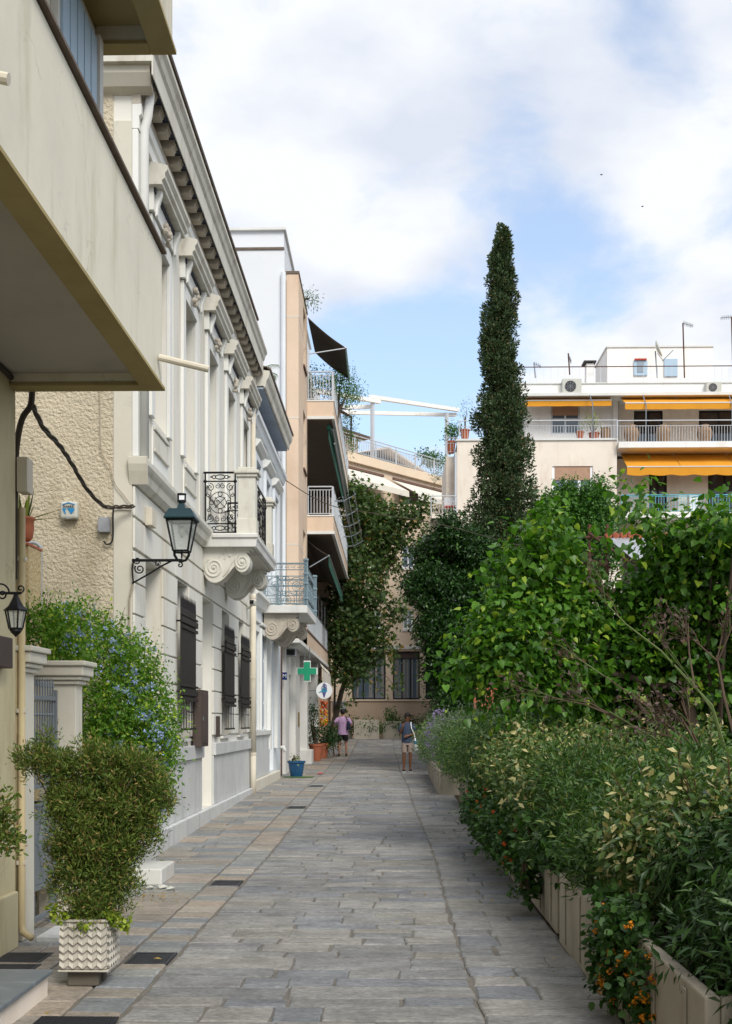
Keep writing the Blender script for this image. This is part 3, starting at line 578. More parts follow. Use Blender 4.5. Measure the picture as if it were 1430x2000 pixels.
for k in range(17):
    a = R.uniform(0, 2 * pi); l = R.uniform(.16, .34); tl = R.uniform(.1, .5); b = c + Vector((cos(a) * .04, sin(a) * .04, .2))
    if k == 0: a, l, tl = 0.1, .4, 1.25
    if k == 1: a, l, tl = 0.0, .36, 1.5
    d = Vector((cos(a) * sin(tl), sin(a) * sin(tl), cos(tl))); s_ = Vector((-sin(a), cos(a), 0)) * .018
    n_ = d.cross(s_).normalized() * .006
    mb = MB(); mb.add([b - s_ * .7, b + s_ * .7, b + d * l * .5 + s_, b + d * l, b + d * l * .5 - s_, b + n_, b + d * l * .5 + n_], [(0, 5, 6, 4), (5, 1, 2, 6), (4, 6, 3), (6, 2, 3)]); mb.build('leaf', M['snake'], pt)

# ================================================================== FACADE HELPERS
def grid_wall(name, m, parent, u0, u1, z0, z1, openings, mk, front, back):
    """wall panel with rectangular holes; mk(u,z,d)->box args"""
    us = sorted({u0, u1, *[min(max(v, u0), u1) for o in openings for v in o[:2]]}); zs = sorted({z0, z1, *[min(max(v, z0), z1) for o in openings for v in o[2:4]]})
    mb = MB()
    for a, b in zip(us, us[1:]):
        run = None
        for c, d in zip(zs, zs[1:]):
            solid = not any(o[0] - 1e-6 <= a and b <= o[1] + 1e-6 and o[2] - 1e-6 <= c and d <= o[3] + 1e-6 for o in openings)
            if solid: run = (run[0], d) if run else (c, d)
            if (not solid or d == zs[-1]) and run:
                mk(mb, a, b, run[0], run[1]); run = None
    return mb.build(name, m, parent)
def wallx(name, m, parent, xf, xb, y0, y1, z0, z1, ops): return grid_wall(name, m, parent, y0, y1, z0, z1, ops, lambda mb, a, b, c, d: mb.box(xb, xf, a, b, c, d), xf, xb)
def wally(name, m, parent, yf, yb, x0, x1, z0, z1, ops): return grid_wall(name, m, parent, x0, x1, z0, z1, ops, lambda mb, a, b, c, d: mb.box(a, b, yf, yb, c, d), yf, yb)
def frame_y(parent, x0, x1, y, z0, z1, mf, mg, nv=2, nh=0, t=.05, name='window', glass_y=.03, blind=0, curtain=False):
    mb = MB(); mb.box(x0, x0 + t, y, y + .06, z0, z1); mb.box(x1 - t, x1, y, y + .06, z0, z1); mb.box(x0 + t, x1 - t, y, y + .06, z0, z0 + t); mb.box(x0 + t, x1 - t, y, y + .06, z1 - t, z1)
    for i in range(1, nv): c = x0 + (x1 - x0) * i / nv; mb.box(c - t * .5, c + t * .5, y + .002, y + .058, z0 + t, z1 - t)
    for i in range(1, nh + 1): c = z0 + (z1 - z0) * i / (nh + 1); mb.box(x0 + t, x1 - t, y + .004, y + .056, c - t * .4, c + t * .4)
    w = mb.build(name, mf, parent)
    for i in range(nv):
        a = x0 + (x1 - x0) * i / nv; b = x0 + (x1 - x0) * (i + 1) / nv
        B(a + t * .5, b - t * .5, y + glass_y, y + glass_y + .01, z0 + t * .5, z1 - t * .5).build('pane', mg, w)
    if blind: B(x0 + t, x1 - t, y - .012, y + .01, z1 - (z1 - z0) * blind, z1 - .01).build('blind', M['blind'] if mf is not M['trim'] else M['blind_d'], w)
    return w
def frame_x(parent, x, y0, y1, z0, z1, mf, mg, nv=2, t=.05, name='window'):
    mb = MB(); mb.box(x - .06, x, y0, y0 + t, z0, z1); mb.box(x - .06, x, y1 - t, y1, z0, z1); mb.box(x - .06, x, y0 + t, y1 - t, z0, z0 + t); mb.box(x - .06, x, y0 + t, y1 - t, z1 - t, z1)
    for i in range(1, nv): c = y0 + (y1 - y0) * i / nv; mb.box(x - .058, x - .002, c - t * .5, c + t * .5, z0 + t, z1 - t)
    w = mb.build(name, mf, parent)
    B(x - .04, x - .03, y0 + t * .5, y1 - t * .5, z0 + t * .5, z1 - t * .5).build('pane', mg, w); return w
def profile_course(name, m, parent, prof, y0, y1, bevel=0): return MB().prism(prof, y0, y1, 'y').build(name, m, parent, bevel=bevel)

# ================================================================== NEOCLASSICAL HOUSE
W = -3.05
YA, YB = 13.8, 25.2
h1 = thing('neoclassical_house', 'white two storey neoclassical house with corbelled cornice', 'house', (W, 19.5, 0))
up_ops = [(14.9 + 2.24 * i, 15.9 + 2.24 * i - .02, 5.55, 7.86) for i in range(5)]
lo_ops = [(14.4, 15.5, .35, 3.70), (16.55, 17.5, 1.43, 3.70), (18.75, 19.9, .27, 3.70), (20.9, 21.85, 1.43, 3.70), (23.2, 24.1, 1.43, 3.70)]
wallx('wall', M['white'], h1, W, W - .5, YA, YB, 0, 9.2, up_ops + lo_ops)
B(W - 9, W - .502, YA + .01, YB, 0, 9.25).build('core', M['recess'], h1)
# side wall facing the camera: rough plaster and smooth quoin
B(W - 6, PX(222, YA), YA - .02, YA + .008, 0, 9.2).build('rough_wall', M['rough'], h1)
B(PX(222, YA) + .002, W - .001, YA - .03, YA - .001, 0, 8.75).build('quoin_strip', M['quoin'], h1, bevel=.008)
B(W - .0, W + .07, YA - .03, YA + .42, 4.80, 8.65).build('corner_pilaster', M['bwhite'], h1, bevel=.01)
B(W - .0, W + .06, YB - .42, YB, 4.80, 8.65).build('corner_pilaster', M['bwhite'], h1, bevel=.01)
# ashlar blocks of the lower storey
gr = .022
piers_y = [(YA - .02, 14.4), (15.5, 16.55), (17.5, 18.75), (19.9, 20.9), (21.85, 23.2), (24.1, YB)]
zc = [1.45 + .375 * i for i in range(7)]
for a, b in piers_y:
    for i, z in enumerate(zc[:6]):
        B(W + .001, W + .032, a + (.006 if i else .006), b - .006, z + gr / 2, z + .375 - gr / 2).build('ashlar_block', M['white'], h1, bevel=.006)
for i, z in enumerate((3.72, 4.10)):
    yy = YA - .02; k = 0
    cuts = [YA - .02, 14.3, 15.6, 16.4, 17.65, 18.6, 20.05, 20.8, 21.95, 23.1, 24.2, YB] if i == 0 else [YA - .02, 14.95, 17.0, 19.3, 21.4, 23.7, YB]
    for a, b in zip(cuts, cuts[1:]): B(W + .001, W + .032, a + .008, b - .008, z + gr / 2, z + .37 - gr / 2).build('ashlar_block', M['white'], h1, bevel=.006)
# marble dado, sill band and plinth
dadoY = [(YA, 18.72), (19.93, YB)]
for a, b in dadoY:
    n = max(1, round((b - a) / 1.25))
    for i in range(n): B(W + .001, W + .03, a + (b - a) * i / n + .003, a + (b - a) * (i + 1) / n - .003, .28, 1.11).build('marble_panel', M['marble'], h1, bevel=.004)
    B(W + .001, W + .07, a, b, 1.115, 1.32).build('sill_band', M['marble'], h1, bevel=.008)
B(W + .001, W + .10, YA, YB, -.05, .275).build('plinth', M['marble'], h1, bevel=.01)
for a in (18.50, 19.96): B(W + .072, W + .10, a, a + .18, .28, 3.68).build('door_pilaster', M['bwhite'], h1, bevel=.006) if False else None
# openings: frames, panes
for a, b, c, d in up_ops:
    w = frame_x(h1, W - .30, a, b, c, d, M['trim'], M['glass'], 2)
for a, b, c, d in (lo_ops[1], lo_ops[3], lo_ops[4]): frame_x(h1, W - .30, a, b, c, d, M['trim'], M['glass'], 2); B(W - .3, W + .06, a - .03, b + .03, c - .045, c).build('window_sill', M['marble_w'], h1, bevel=.005)
for (a, b, c, d) in (lo_ops[0], lo_ops[2]):
    dr = B(W - .46, W - .40, a, b, c, d - .55).build('door', M['bwhite'], h1)
    for k in range(2):
        for z0, z1 in ((c + .15, c + .9), (c + 1.05, d - .75)): B(W - .40, W - .385, a + .08 + k * (b - a) / 2, a + (k + 1) * (b - a) / 2 - .08, z0, z1).build('panel', M['trim'], dr)
    frame_x(h1, W - .38, a, b, d - .55, d, M['trim'], M['glass'], 2)
# white surrounds of the upper windows, pediments, panels
for k, (a, b, c, d) in enumerate(up_ops):
    mb = MB(); mb.box(W + .001, W + .05, a - .2, a, c - .02, d + .2); mb.box(W + .001, W + .05, b, b + .2, c - .02, d + .2); mb.box(W + .001, W + .05, a, b, d, d + .2)
    pass
    mb.build('window_surround', M['bwhite'], h1, bevel=.005)
    pd = MB().prism([(W, d + .50), (W + .20, d + .50), (W + .20, d + .55), (W + .235, d + .58), (W + .235, d + .63), (W + .27, d + .68), (W + .27, d + .73), (W, d + .80)], a - .34, b + .34, 'y').build('pediment', M['cornice'], h1)
    B(W + .001, W + .08, a - .26, b + .26, d + .22, d + .50).build('frieze', M['bwhite'], pd)
    B(W + .001, W + .10, a - .25, b + .25, d + .44, d + .499).build('painted_shadow_strip', M['soffit_and_shadow'], pd)  # added dark strip: shade under the pediment put into colour
    for yy in (a - .2, b + .06):
        mb = MB(); mb.prism([(W + .08, d + .16), (W + .11, d + .18), (W + .12, d + .27), (W + .15, d + .38), (W + .17, d + .44), (W + .17, d + .499), (W + .08, d + .499)], yy + .02, yy + .10, 'y'); mb.build('bracket', M['bwhite'], pd, bevel=.01)
    mb = MB()
    for j in range(15):
        aa = R.uniform(0, 2 * pi); rr = R.uniform(0, .1); mb.ball((W + .10 + .05 * (1 - rr / .1) , (a + b) / 2 + cos(aa) * rr * 1.3, d + .2 + sin(aa) * rr * 1.5), R.uniform(.022, .045), 6)
    mb.build('rosette_ornament', M['corbel'], pd)
    # sunk panel below each window with two mouldings
    pn = B(W + .001, W + .02, a - .0, b + .0, 4.95, 5.48).build('relief_panel', M['bwhite'], h1)
    for z in (5.40, 5.12): B(W + .0205, W + .05, a + .02, b - .02, z, z + .045).build('moulding', M['cornice'], pn, bevel=.008)
    B(W + .021, W + .032, a + .02, b - .02, 5.17, 5.38).build('inset', M['cornice'], pn)
# pilaster strips between windows of the upper storey
for k in range(4):
    ym = 15.9 + 2.24 * k + .60
    B(W + .001, W + .018, ym - .20, ym + .22, 4.80, 8.55).build('lesene', M['white'], h1, bevel=.005)
# string course at balcony level
profile_course('string_course', M['cornice'], h1, [(W, 4.47), (W + .06, 4.47), (W + .12, 4.53), (W + .14, 4.62), (W + .17, 4.66), (W + .19, 4.70), (W + .19, 4.76), (W + .10, 4.80), (W, 4.80)], YA - .03, YB, .004)
mb = MB().prism([(YA - .031, 4.47), (YA - .05, 4.53), (YA - .08, 4.62), (YA - .10, 4.70), (YA - .10, 4.78), (YA - .031, 4.80)], W - .03, W + .188, 'x'); mb.build('string_course_return', M['quoin'], h1)
# cornice
ZC = 9.08
profile_course('architrave', M['bwhite'], h1, [(W, 8.66), (W + .08, 8.66), (W + .08, 8.80), (W + .11, 8.83), (W + .11, 8.95), (W, 8.95)], YA - .02, YB, .004)
B(W + .0, W + .28, YA - .05, YB, 9.196, 9.215).build('cornice_soffit', M['soffit_and_shadow'], h1)
profile_course('cornice', M['cornice'], h1, [(W + .282, 9.302), (W + .282, 9.15), (W + .298, 9.14), (W + .30, 9.30), (W + .30, 9.40), (W + .33, 9.44), (W + .35, 9.52), (W + .385, 9.57), (W + .385, 9.63), (W - .3, 9.66), (W - .3, 9.302)], YA - .28, YB, .003)
profile_course('roof_edge', M['tile'], h1, [(W + .30, 9.662), (W + .40, 9.665), (W + .41, 9.70), (W + .2, 9.73), (W + .2, 9.665)], YA - .2, 23.4)
mb = MB().prism([(YA - .001, 9.05), (YA - .12, 9.10), (YA - .20, 9.22), (YA - .22, 9.42), (YA - .29, 9.47), (YA - .30, 9.56), (YA - .001, 9.62)], W - .62, W + .248, 'x'); mb.build('cornice_return', M['quoin'], h1, bevel=.006)
me = None
for i in range(27):
    yy = 13.86 + i * .428
    if me is None:
        me = MB().prism([(0, 0), (.215, 0), (.215, .03), (.232, .042), (.235, .07), (.25, .075), (.25, .112), (0, .112)], 0, .20, 'y').mesh('corbel', M['corbel'])
    o = obj('corbel', me, h1, Vector((W + .001, yy, ZC)) - wloc(h1))
B(W + .0005, W + .10, YA - .02, YB, 8.952, 9.07).build('frieze_band', M['corbel'], h1)
# attic above the corner
at = B(W - 5, W - .0, YA + .02, YB, 9.665, 10.55).build('attic_wall', M['quoin'], h1)
B(W - 5, W - .42, YA - .0, YA + .019, 9.665, 10.5).build('attic_rough', M['rough'], h1)
for i in range(6): B(W + .001, W + .04, YA + .5 + i * 1.9, YA + 1.9 + i * 1.9, 9.85, 10.35).build('attic_panel', M['trim'], h1, bevel=.01)
# iron grille boxes with spikes over three windows
def grille(y0, y1, zb, zt, label):
    t = thing('window_grille', label, 'window grille', (W + .08, (y0 + y1) / 2, zb), group='dark iron shutters on the neoclassical facade')
    xf = W + .105
    n = 7; d = (y1 - y0) / n
    for i in range(n): B(xf - .015, xf, y0 + i * d + .003, y0 + (i + 1) * d - .003, zb + .42, zt).build('plank', M['brown_iron'], t)
    for i in range(n + 5):
        yy = y0 + .03 + i * (y1 - y0 - .06) / (n + 4)
        mb = MB(); mb.lathe([(.013, 0), (.011, .11), (.002, .2)], (xf - .008, yy, zt), 4); mb.build('spike', M['brown_iron'], t)
        if i % 2 == 0: mb = MB(); mb.box(xf - .012, xf - .002, yy - .009, yy + .009, zb + .03, zb + .42); mb.build('bar', M['brown_iron'], t)
    for z, h in ((zt - .12, .035), (zt - .30, .05), (zt - .22, .09), (zb + .42, .05), (zb + .5, .09), (zb + .62, .035)): B(xf + .001, xf + .03, y0 - .03, y1 + .03, z, z + h - .004).build('band', M['brown_iron'], t, bevel=.004)
    B(xf - .014, xf + .004, y0 - .01, y1 + .01, zb, zb + .03).build('bottom_rail', M['brown_iron'], t)
    for z in (zt - .2, zb + .55):
        mb = MB(); mb.tube([(W - .02, y0 + .02, z), (xf, y0 + .02, z)], .014, 5); mb.tube([(W - .02, y1 - .02, z), (xf, y1 - .02, z)], .014, 5); mb.build('stay', M['brown_iron'], t)
    return t
grille(16.43, 17.68, 1.56, 3.30, 'tall dark spiked iron shutter nearest the flowering bush')
grille(20.8, 22.05, 1.54, 3.22, 'dark spiked iron shutter just past the house door')
grille(23.07, 24.38, 1.54, 3.22, 'dark spiked iron shutter beside the cream downpipe')
mbx = thing('meter_cabinet', 'dark brown metal meter cabinet on the wall between first shutter and house door', 'cabinet', (W + .1, 18.1, 1.3))
B(W + .034, W + .17, 17.78, 18.46, 1.30, 2.17).build('cabinet_body', M['brown_box'], mbx, bevel=.008); B(W + .171, W + .18, 17.83, 18.40, 1.35, 2.12).build('door', M['brown_box'], mbx, bevel=.004); B(W + .1805, W + .19, 17.86, 17.9, 1.7, 1.76).build('lock', M['steel_d'], mbx)
tag(B(W + .034, W + .055, 20.15, 20.5, 1.42, 1.78).build('name_plate', M['brown_box'], bevel=.003), 'small dark plaque on the wall just past the house door', 'plaque')
# downpipe at the far end
dp = thing('downpipe', 'cream downpipe running down the seam of the white and blue houses', 'downpipe', (W + .1, 24.95, 0))
for z0, z1, nm in ((.02, 1.0, 1), (1.02, 4.4, 1), (4.85, 9.0, 1)):
    mb = MB(); mb.tube([(W + .11, 24.98, z0), (W + .11, 24.98, z1)], .062 if z1 < 5 else .05, 12); mb.build('pipe', M['pipe'], dp, smooth=True)
for z in (.98, 2.6, 4.3): MB().lathe([(.07, 0), (.07, .05)], (W + .11, 24.98, z), 12).build('collar', M['pipe'], dp)
MB().lathe([(.075, 0), (.085, .06)], (W + .11, 24.98, .0), 12).build('shoe', M['pipe'], dp)
dp2 = thing('downpipe', 'white downpipe on the upper storey at the corner of the neoclassical house', 'downpipe', (W + .12, YA + .1, 4.8))
mb = MB(); mb.tube([(W + .12, YA + .1, 4.81), (W + .12, YA + .1, 8.7), (W + .16, YA + .1, 8.85), (W + .2, YA + .1, 9.2)], .055, 12); mb.build('pipe', M['trim'], dp2, smooth=True)
# CCTV camera
cc = thing('security_camera', 'white security camera under the grey balcony near the downpipe', 'camera', (W + .1, 25.1, 4.1))
mb = MB(); mb.tube([(W + .03, 24.6, 4.05), (W + .16, 24.5, 4.12)], .02, 6); mb.build('arm', M['plasticw'], cc); B(W + .12, W + .22, 24.2, 24.55, 4.10, 4.20).build('body', M['plasticw'], cc, bevel=.01); B(W + .13, W + .21, 24.19, 24.199, 4.11, 4.19).build('lens', M['black_iron'], cc)

# balcony with iron scrollwork
b1 = thing('stone_balcony', 'marble balcony with black wrought iron scroll railings and stone pedestals', 'balcony', (W, 20.2, 4.5))
YN, YF, XO = 18.7, 21.75, -2.13
MB().prism([(W + .02, 4.47), (XO - .03, 4.47), (XO - .02, 4.56), (XO, 4.60), (XO, 4.66), (XO - .03, 4.69), (W + .02, 4.69)], YN, YF, 'y').build('slab', M['marble_w'], b1, bevel=.006)
MB().prism([(YN - .001, 4.60), (YN - .03, 4.62), (YN - .03, 4.665), (YN - .001, 4.685)], W + .2, XO, 'x').build('slab_edge', M['marble_w'], b1)
for yy in (YN + .1, YF - .42):
    pd = B(XO - .33, XO - .05, yy, yy + .28, 4.692, 5.60).build('pedestal', M['cornice'], b1, bevel=.008)
    B(XO - .35, XO - .03, yy - .02, yy + .3, 4.693, 4.93).build('base', M['cornice'], pd, bevel=.006)
    B(XO - .36, XO - .02, yy - .03, yy + .31, 5.602, 5.65).build('cap', M['cornice'], pd, bevel=.012); B(XO - .39, XO + .01, yy - .06, yy + .34, 5.652, 5.71).build('cap', M['cornice'], pd, bevel=.015); B(XO - .34, XO - .04, yy - .01, yy + .29, 5.712, 5.76).build('cap', M['cornice'], pd, bevel=.012)
def scroll_panel(name, parent, m, org, du, L, H, cx=True):
    """wrought panel in a vertical plane; org: lower corner; du: horizontal unit direction"""
    org = Vector(org); du = Vector(du); up = Vector((0, 0, 1))
    P = lambda u, w: org + du * u + up * w
    mb = MB()
    for u in (0.0, L): mb.tube([P(u, 0), P(u, H)], .014, 5); mb.ball(P(u, H - .14), .03, 8)
    for w, r in ((H, .018), (H - .14, .012), (.15, .012), (.01, .012)): mb.tube([P(-.03, w), P(L + .03, w)], r, 5)
    fr = mb.build(name, m, parent)
    def spi(c0, c1, r0, r1, turns, a0, sgn=1, n=20): return [P(c0 + (r0 + (r1 - r0) * i / n) * cos(a0 + sgn * 2 * pi * turns * i / n), c1 + (r0 + (r1 - r0) * i / n) * sin(a0 + sgn * 2 * pi * turns * i / n)) for i in range(n + 1)]
    def cir(c0, c1, r, n=18, sx=1): return [P(c0 + sx * r * cos(2 * pi * i / n), c1 + r * sin(2 * pi * i / n)) for i in range(n)]
    k = max(1, round(L / .62)); s = L / k
    for j in range(k):
        o = s * j + s / 2; mid = (H - .14 + .15) / 2; Rm = min(s * .36, (H - .3) * .34)
        mb = MB(); t = .0065
        mb.tube(cir(o, mid, Rm), t, 5, True); mb.tube(cir(o, mid, Rm * .55), t, 5, True)
        for (dx, dz) in ((0, .78), (0, -.78), (-.78, 0), (.78, 0)): mb.tube(cir(o + dx * Rm, mid + dz * Rm, Rm * .2, 10), t, 5, True)
        mb.tube([P(o - Rm * .5, mid - Rm * .5), P(o + Rm * .5, mid + Rm * .5)], t, 5); mb.tube([P(o + Rm * .5, mid - Rm * .5), P(o - Rm * .5, mid + Rm * .5)], t, 5)
        for sx in (-1, 1):
            for sz in (-1, 1):
                mb.tube(spi(o + sx * s * .34, mid + sz * (H * .5 - .24), .065, .012, 1.4, pi / 2 if sz > 0 else -pi / 2, sx * sz), t, 5)
                mb.tube(spi(o + sx * s * .09, mid + sz * (H * .5 - .22), .045, .01, 1.3, pi / 2, sx * sz), t, 5)
                mb.tube(spi(o + sx * s * .40, mid + sz * .12, .035, .008, 1.2, pi / 2, -sx * sz), t, 5)
            mb.tube([P(o + sx * s * .45, H - .2), P(o + sx * s * .30, mid + Rm * 1.05), P(o + sx * Rm * 1.0, mid + Rm * .3)], t, 5); mb.tube([P(o + sx * s * .45, .2), P(o + sx * s * .30, mid - Rm * 1.05), P(o + sx * Rm * 1.0, mid - Rm * .3)], t, 5)
        mb.build('scrollwork', m, fr)
        mb = MB()
        for w in (H - .07, .08):
            mb.tube(cir(o, w, .035, 14, 2.2), .009, 5, True); mb.tube(cir(o - .1, w, .028, 8), .008, 5, True); mb.tube(cir(o + .1, w, .028, 8), .008, 5, True)
            for sx in (-1, 1): mb.tube([P(o + sx * .125, w), P(o + sx * .17, w)], [.02, .003], 5)
        mb.build('cartouche', m, fr)
    return fr
scroll_panel('side_railing', b1, M['black_iron'], (W + .06, YN + .14, 4.71), (1, 0, 0), .48, .97)
scroll_panel('side_railing', b1, M['black_iron'], (W + .06, YF - .28, 4.71), (1, 0, 0), .48, .97)
scroll_panel('front_railing', b1, M['black_iron'], (XO - .15, YN + .48, 4.71), (0, 1, 0), YF - YN - 1.02, .97)
def console(parent, y0, wd, x0, ln, ztop, hgt, m, name='console'):
    """S-shaped volute bracket, drawn in x (out) and z (down), given thickness along y"""
    def q(u, v): return (x0 + u * ln, ztop - v * hgt)
    pts = [q(0, 0), q(.92, 0), q(.95, .14)]
    c2 = (.80, .40); r2u, r2v = .165, .30
    for i in range(11):
        a = radians(60 - 215 * i / 10); pts.append(q(c2[0] + r2u * cos(a), c2[1] - r2v * sin(a)))
    pts += [q(.60, .60), q(.52, .74), q(.43, .88)]
    for i in range(7): a = radians(-65 - 90 * i / 6); pts.append(q(.24 + .24 * cos(a), .60 - .40 * sin(a)))
    pts += [q(0, .62)]
    mb = MB().prism(pts, y0, y0 + wd, 'y'); cn = mb.build(name, m, parent, bevel=.008)
    for yy, s in ((y0 - .004, -1), (y0 + wd + .004, 1)):
        mb = MB()
        for (cu, cv, r, tn) in ((.22, .56, .30, 2.2), (.80, .40, .22, 2.0)):
            c = q(cu, cv); mb.tube([(c[0] + (r * hgt * (1 - .82 * i / 34)) * cos(2 * pi * tn * i / 34 + 2.2) * .9, yy, c[1] + (r * hgt * (1 - .82 * i / 34)) * sin(2 * pi * tn * i / 34 + 2.2)) for i in range(35)], [.018 - .008 * i / 34 for i in range(35)], 6)
            mb.ball((c[0], yy, c[1]), .028, 8, (1, .8, 1))
        mb.tube([(q(.42, .80)[0], yy, q(.42, .80)[1]), (q(.52, .62)[0], yy, q(.52, .62)[1]), (q(.6, .40)[0], yy, q(.6, .40)[1]), (q(.72, .16)[0], yy, q(.72, .16)[1])], .014, 6)
        mb.tube([(q(.33, .26)[0], yy, q(.33, .26)[1]), (q(.38, .14)[0], yy, q(.38, .14)[1]), (q(.45, .2)[0], yy, q(.45, .2)[1]), (q(.44, .32)[0], yy, q(.44, .32)[1])], .011, 5); mb.ball((q(.55, .22)[0], yy, q(.55, .22)[1]), .022, 6)
        mb.build('volute', m, cn)
    return cn
for yy in (YN + .12, YF - .52): console(b1, yy, .36, W + .03, .78, 4.468, .56, M['cornice'])
B(W + .03, XO - .1, YN + .1, YF - .12, 4.43, 4.469).build('under_moulding', M['cornice'], b1)
# street lamp on the corner
L0 = at_y(355, 1017, 13.72)
t = thing('street_lamp', 'large green topped black street lantern on a scroll bracket at the house corner', 'street lamp', (W, 13.72, 3.6))
c = L0; Rr = .225
MB().lathe([(.285 * .85, .0), (.30 * .85, .008), (.30 * .85, .02), (.2, .10), (.175, .125), (.07, .135), (.06, .16), (.045, .2), (.045, .215)], c, 4, pi / 4).build('roof', M['lgreen'], t)
MB().lathe([(.052, .215), (.052, .30), (.056, .305), (.056, .315)], c, 12).build('photocell', M['black_iron'], t); MB().box(c.x - .02, c.x + .04, c.y - .056, c.y - .045, c.z + .235, c.z + .285).build('sensor_label', M['letterw'], t)
MB().lathe([(.118, -.355), (.21, -.005)], c, 4, pi / 4).build('glass', M['clear'], t)
mb = MB()
for k in range(4):
    a = pi / 4 + pi / 2 * k; mb.tube([c + Vector((cos(a) * .213, sin(a) * .213, 0)), c + Vector((cos(a) * .122, sin(a) * .122, -.36))], .012, 4)
    a2 = a + pi / 2
    for r, z in ((.213, -.006), (.122, -.36)): mb.tube([c + Vector((cos(a) * r, sin(a) * r, z)), c + Vector((cos(a2) * r, sin(a2) * r, z))], .012, 4)
mb.build('cage', M['black_iron'], t)
mb = MB()
for sx in (-1, 1): mb.tube([c + Vector((sx * .085, 0, -.36)), c + Vector((sx * .085, 0, -.40)), c + Vector((sx * .05, 0, -.46)), c + Vector((0, 0, -.475))], .016, 6)
mb.tube([c + Vector((0, 0, -.36)), c + Vector((0, 0, -.44))], .01, 5); mb.build('fork', M['black_iron'], t)
MB().lathe([(.03, -.06), (.045, -.1), (.03, -.16), (.012, -.2)], c, 10).build('bulb', M['plasticw'], t, smooth=True)
bz = PZ(1093, 13.72); xw = PX(258, 13.72); mb = MB()
mb.tube([(xw, c.y, bz), (c.x + .01, c.y, bz)], .017, 6); mb.tube([(xw + .02, c.y, bz + .02), (xw, c.y, bz - .1), (xw + .015, c.y, bz - .26), (xw + .005, c.y, bz - .3)], .010, 5)
mb.tube([(xw, c.y, bz - .27), (xw + .18, c.y, bz - .17), (xw + .36, c.y, bz - .06), (c.x - .12, c.y, bz - .01)], .011, 5)
mb.tube(spiral((xw + .09, c.y, bz - .1), .06, .012, 1.5, 2.5, 'y', 22), .009, 5); mb.tube(spiral((xw + .06, c.y, bz - .0), .045, .01, 1.4, 3, 'y', 18), .008, 5); mb.tube(spiral((c.x - .02, c.y, bz - .055), .035, .008, 1.1, 2, 'y', 14, -1), .009, 5); mb.tube(spiral((xw + .3, c.y, bz - .04), .035, .01, 1.2, 0, 'y', 14), .007, 5)
mb.build('bracket', M['black_iron'], t)
mb = MB(); mb.tube(smoothp([Vector((xw + .01, 13.70, bz - .28)), Vector((xw - .02, 13.72, bz - .42)), Vector((xw - .03, 13.73, bz - .6)), Vector((xw - .03, 13.74, 1.2))]), .011, 6); mb.build('lamp_cable', M['cable_l'], t)
# boxes on the side wall
ab = thing('alarm_box', 'white alarm box with a blue shield emblem on the rough plaster wall', 'alarm box', at_y(136, 1014, 13.76))
c = at_y(136, 997, 13.72); s = 1 / F * 13.72
MB().box(c.x - 17 * s, c.x + 17 * s, 13.68, 13.778, c.z - 17 * s, c.z + 17 * s).build('case', M['plasticw'], ab, bevel=.025)
yv = 13.676
def flat(mb, pts): mb.prism([(c.x + u * s, c.z + v * s) for u, v in pts], yv - .003, yv + .003, 'y')
mb = MB(); flat(mb, [(-12, 11), (0, 15), (12, 11), (12, 9.5), (0, 13), (-12, 9.5)]); flat(mb, [(-12, 3), (-4, 3), (-7, -1), (-5, -8), (-6, -8.5), (-10, -3)]); flat(mb, [(-3, 3), (12, 3), (10, -3), (6, -8), (4, -7), (1, -2)]); mb.build('emblem', M['blueprint'], ab)
MB().box(c.x - 5 * s, c.x + 5 * s, 13.674, 13.68, c.z - 17 * s, c.z - 14.6 * s).build('siren_slot', M['greyp'], ab)
def text(name, body, m, parent, loc, rot, size, ext=.002, world=True):
    cu = bpy.data.curves.new(name, 'FONT'); cu.body = body; cu.size = size; cu.extrude = ext; cu.align_x = 'CENTER'; cu.align_y = 'CENTER'; cu.materials.append(m); cu.resolution_u = 2
    me0 = bpy.data.objects.new('tmp', cu); COL.objects.link(me0); dg = bpy.context.evaluated_depsgraph_get(); me = bpy.data.meshes.new_from_object(me0.evaluated_get(dg)); bpy.data.objects.remove(me0)
    me.name = name
    o = obj(name, me, parent, Vector(loc) - (wloc(parent) if parent else Vector()), rot); return o
text('lettering', 'SHARK', M['ink'], ab, (c.x, 13.675, c.z + 6.3 * s), (pi / 2, 0, 0), 5.4 * s * 1.3)
jb = thing('junction_box', 'flat grey junction box at the edge of the rough plaster wall', 'junction box', at_y(204, 1040, 13.76))
a = at_y(193, 1040, 13.74); b = at_y(215, 1011, 13.74); B(a.x, b.x, 13.70, 13.778, a.z, b.z).build('case', M['greyp'], jb, bevel=.004)
for (u, v) in ((a.x + .012, a.z + .012), (b.x - .012, a.z + .012), (a.x + .012, b.z - .012), (b.x - .012, b.z - .012)): B(u - .004, u + .004, 13.697, 13.70, v - .004, v + .004).build('screw', M['cable_b'], jb)
a = at_y(279, 1022, 13.9); tag(B(W + .034, W + .12, 14.35, 14.62, PZ(1025, 14.4), PZ(990, 14.4)).build('junction_box', M['pipe'], bevel=.004), 'cream cable box under the string course beside the big lantern', 'junction box')
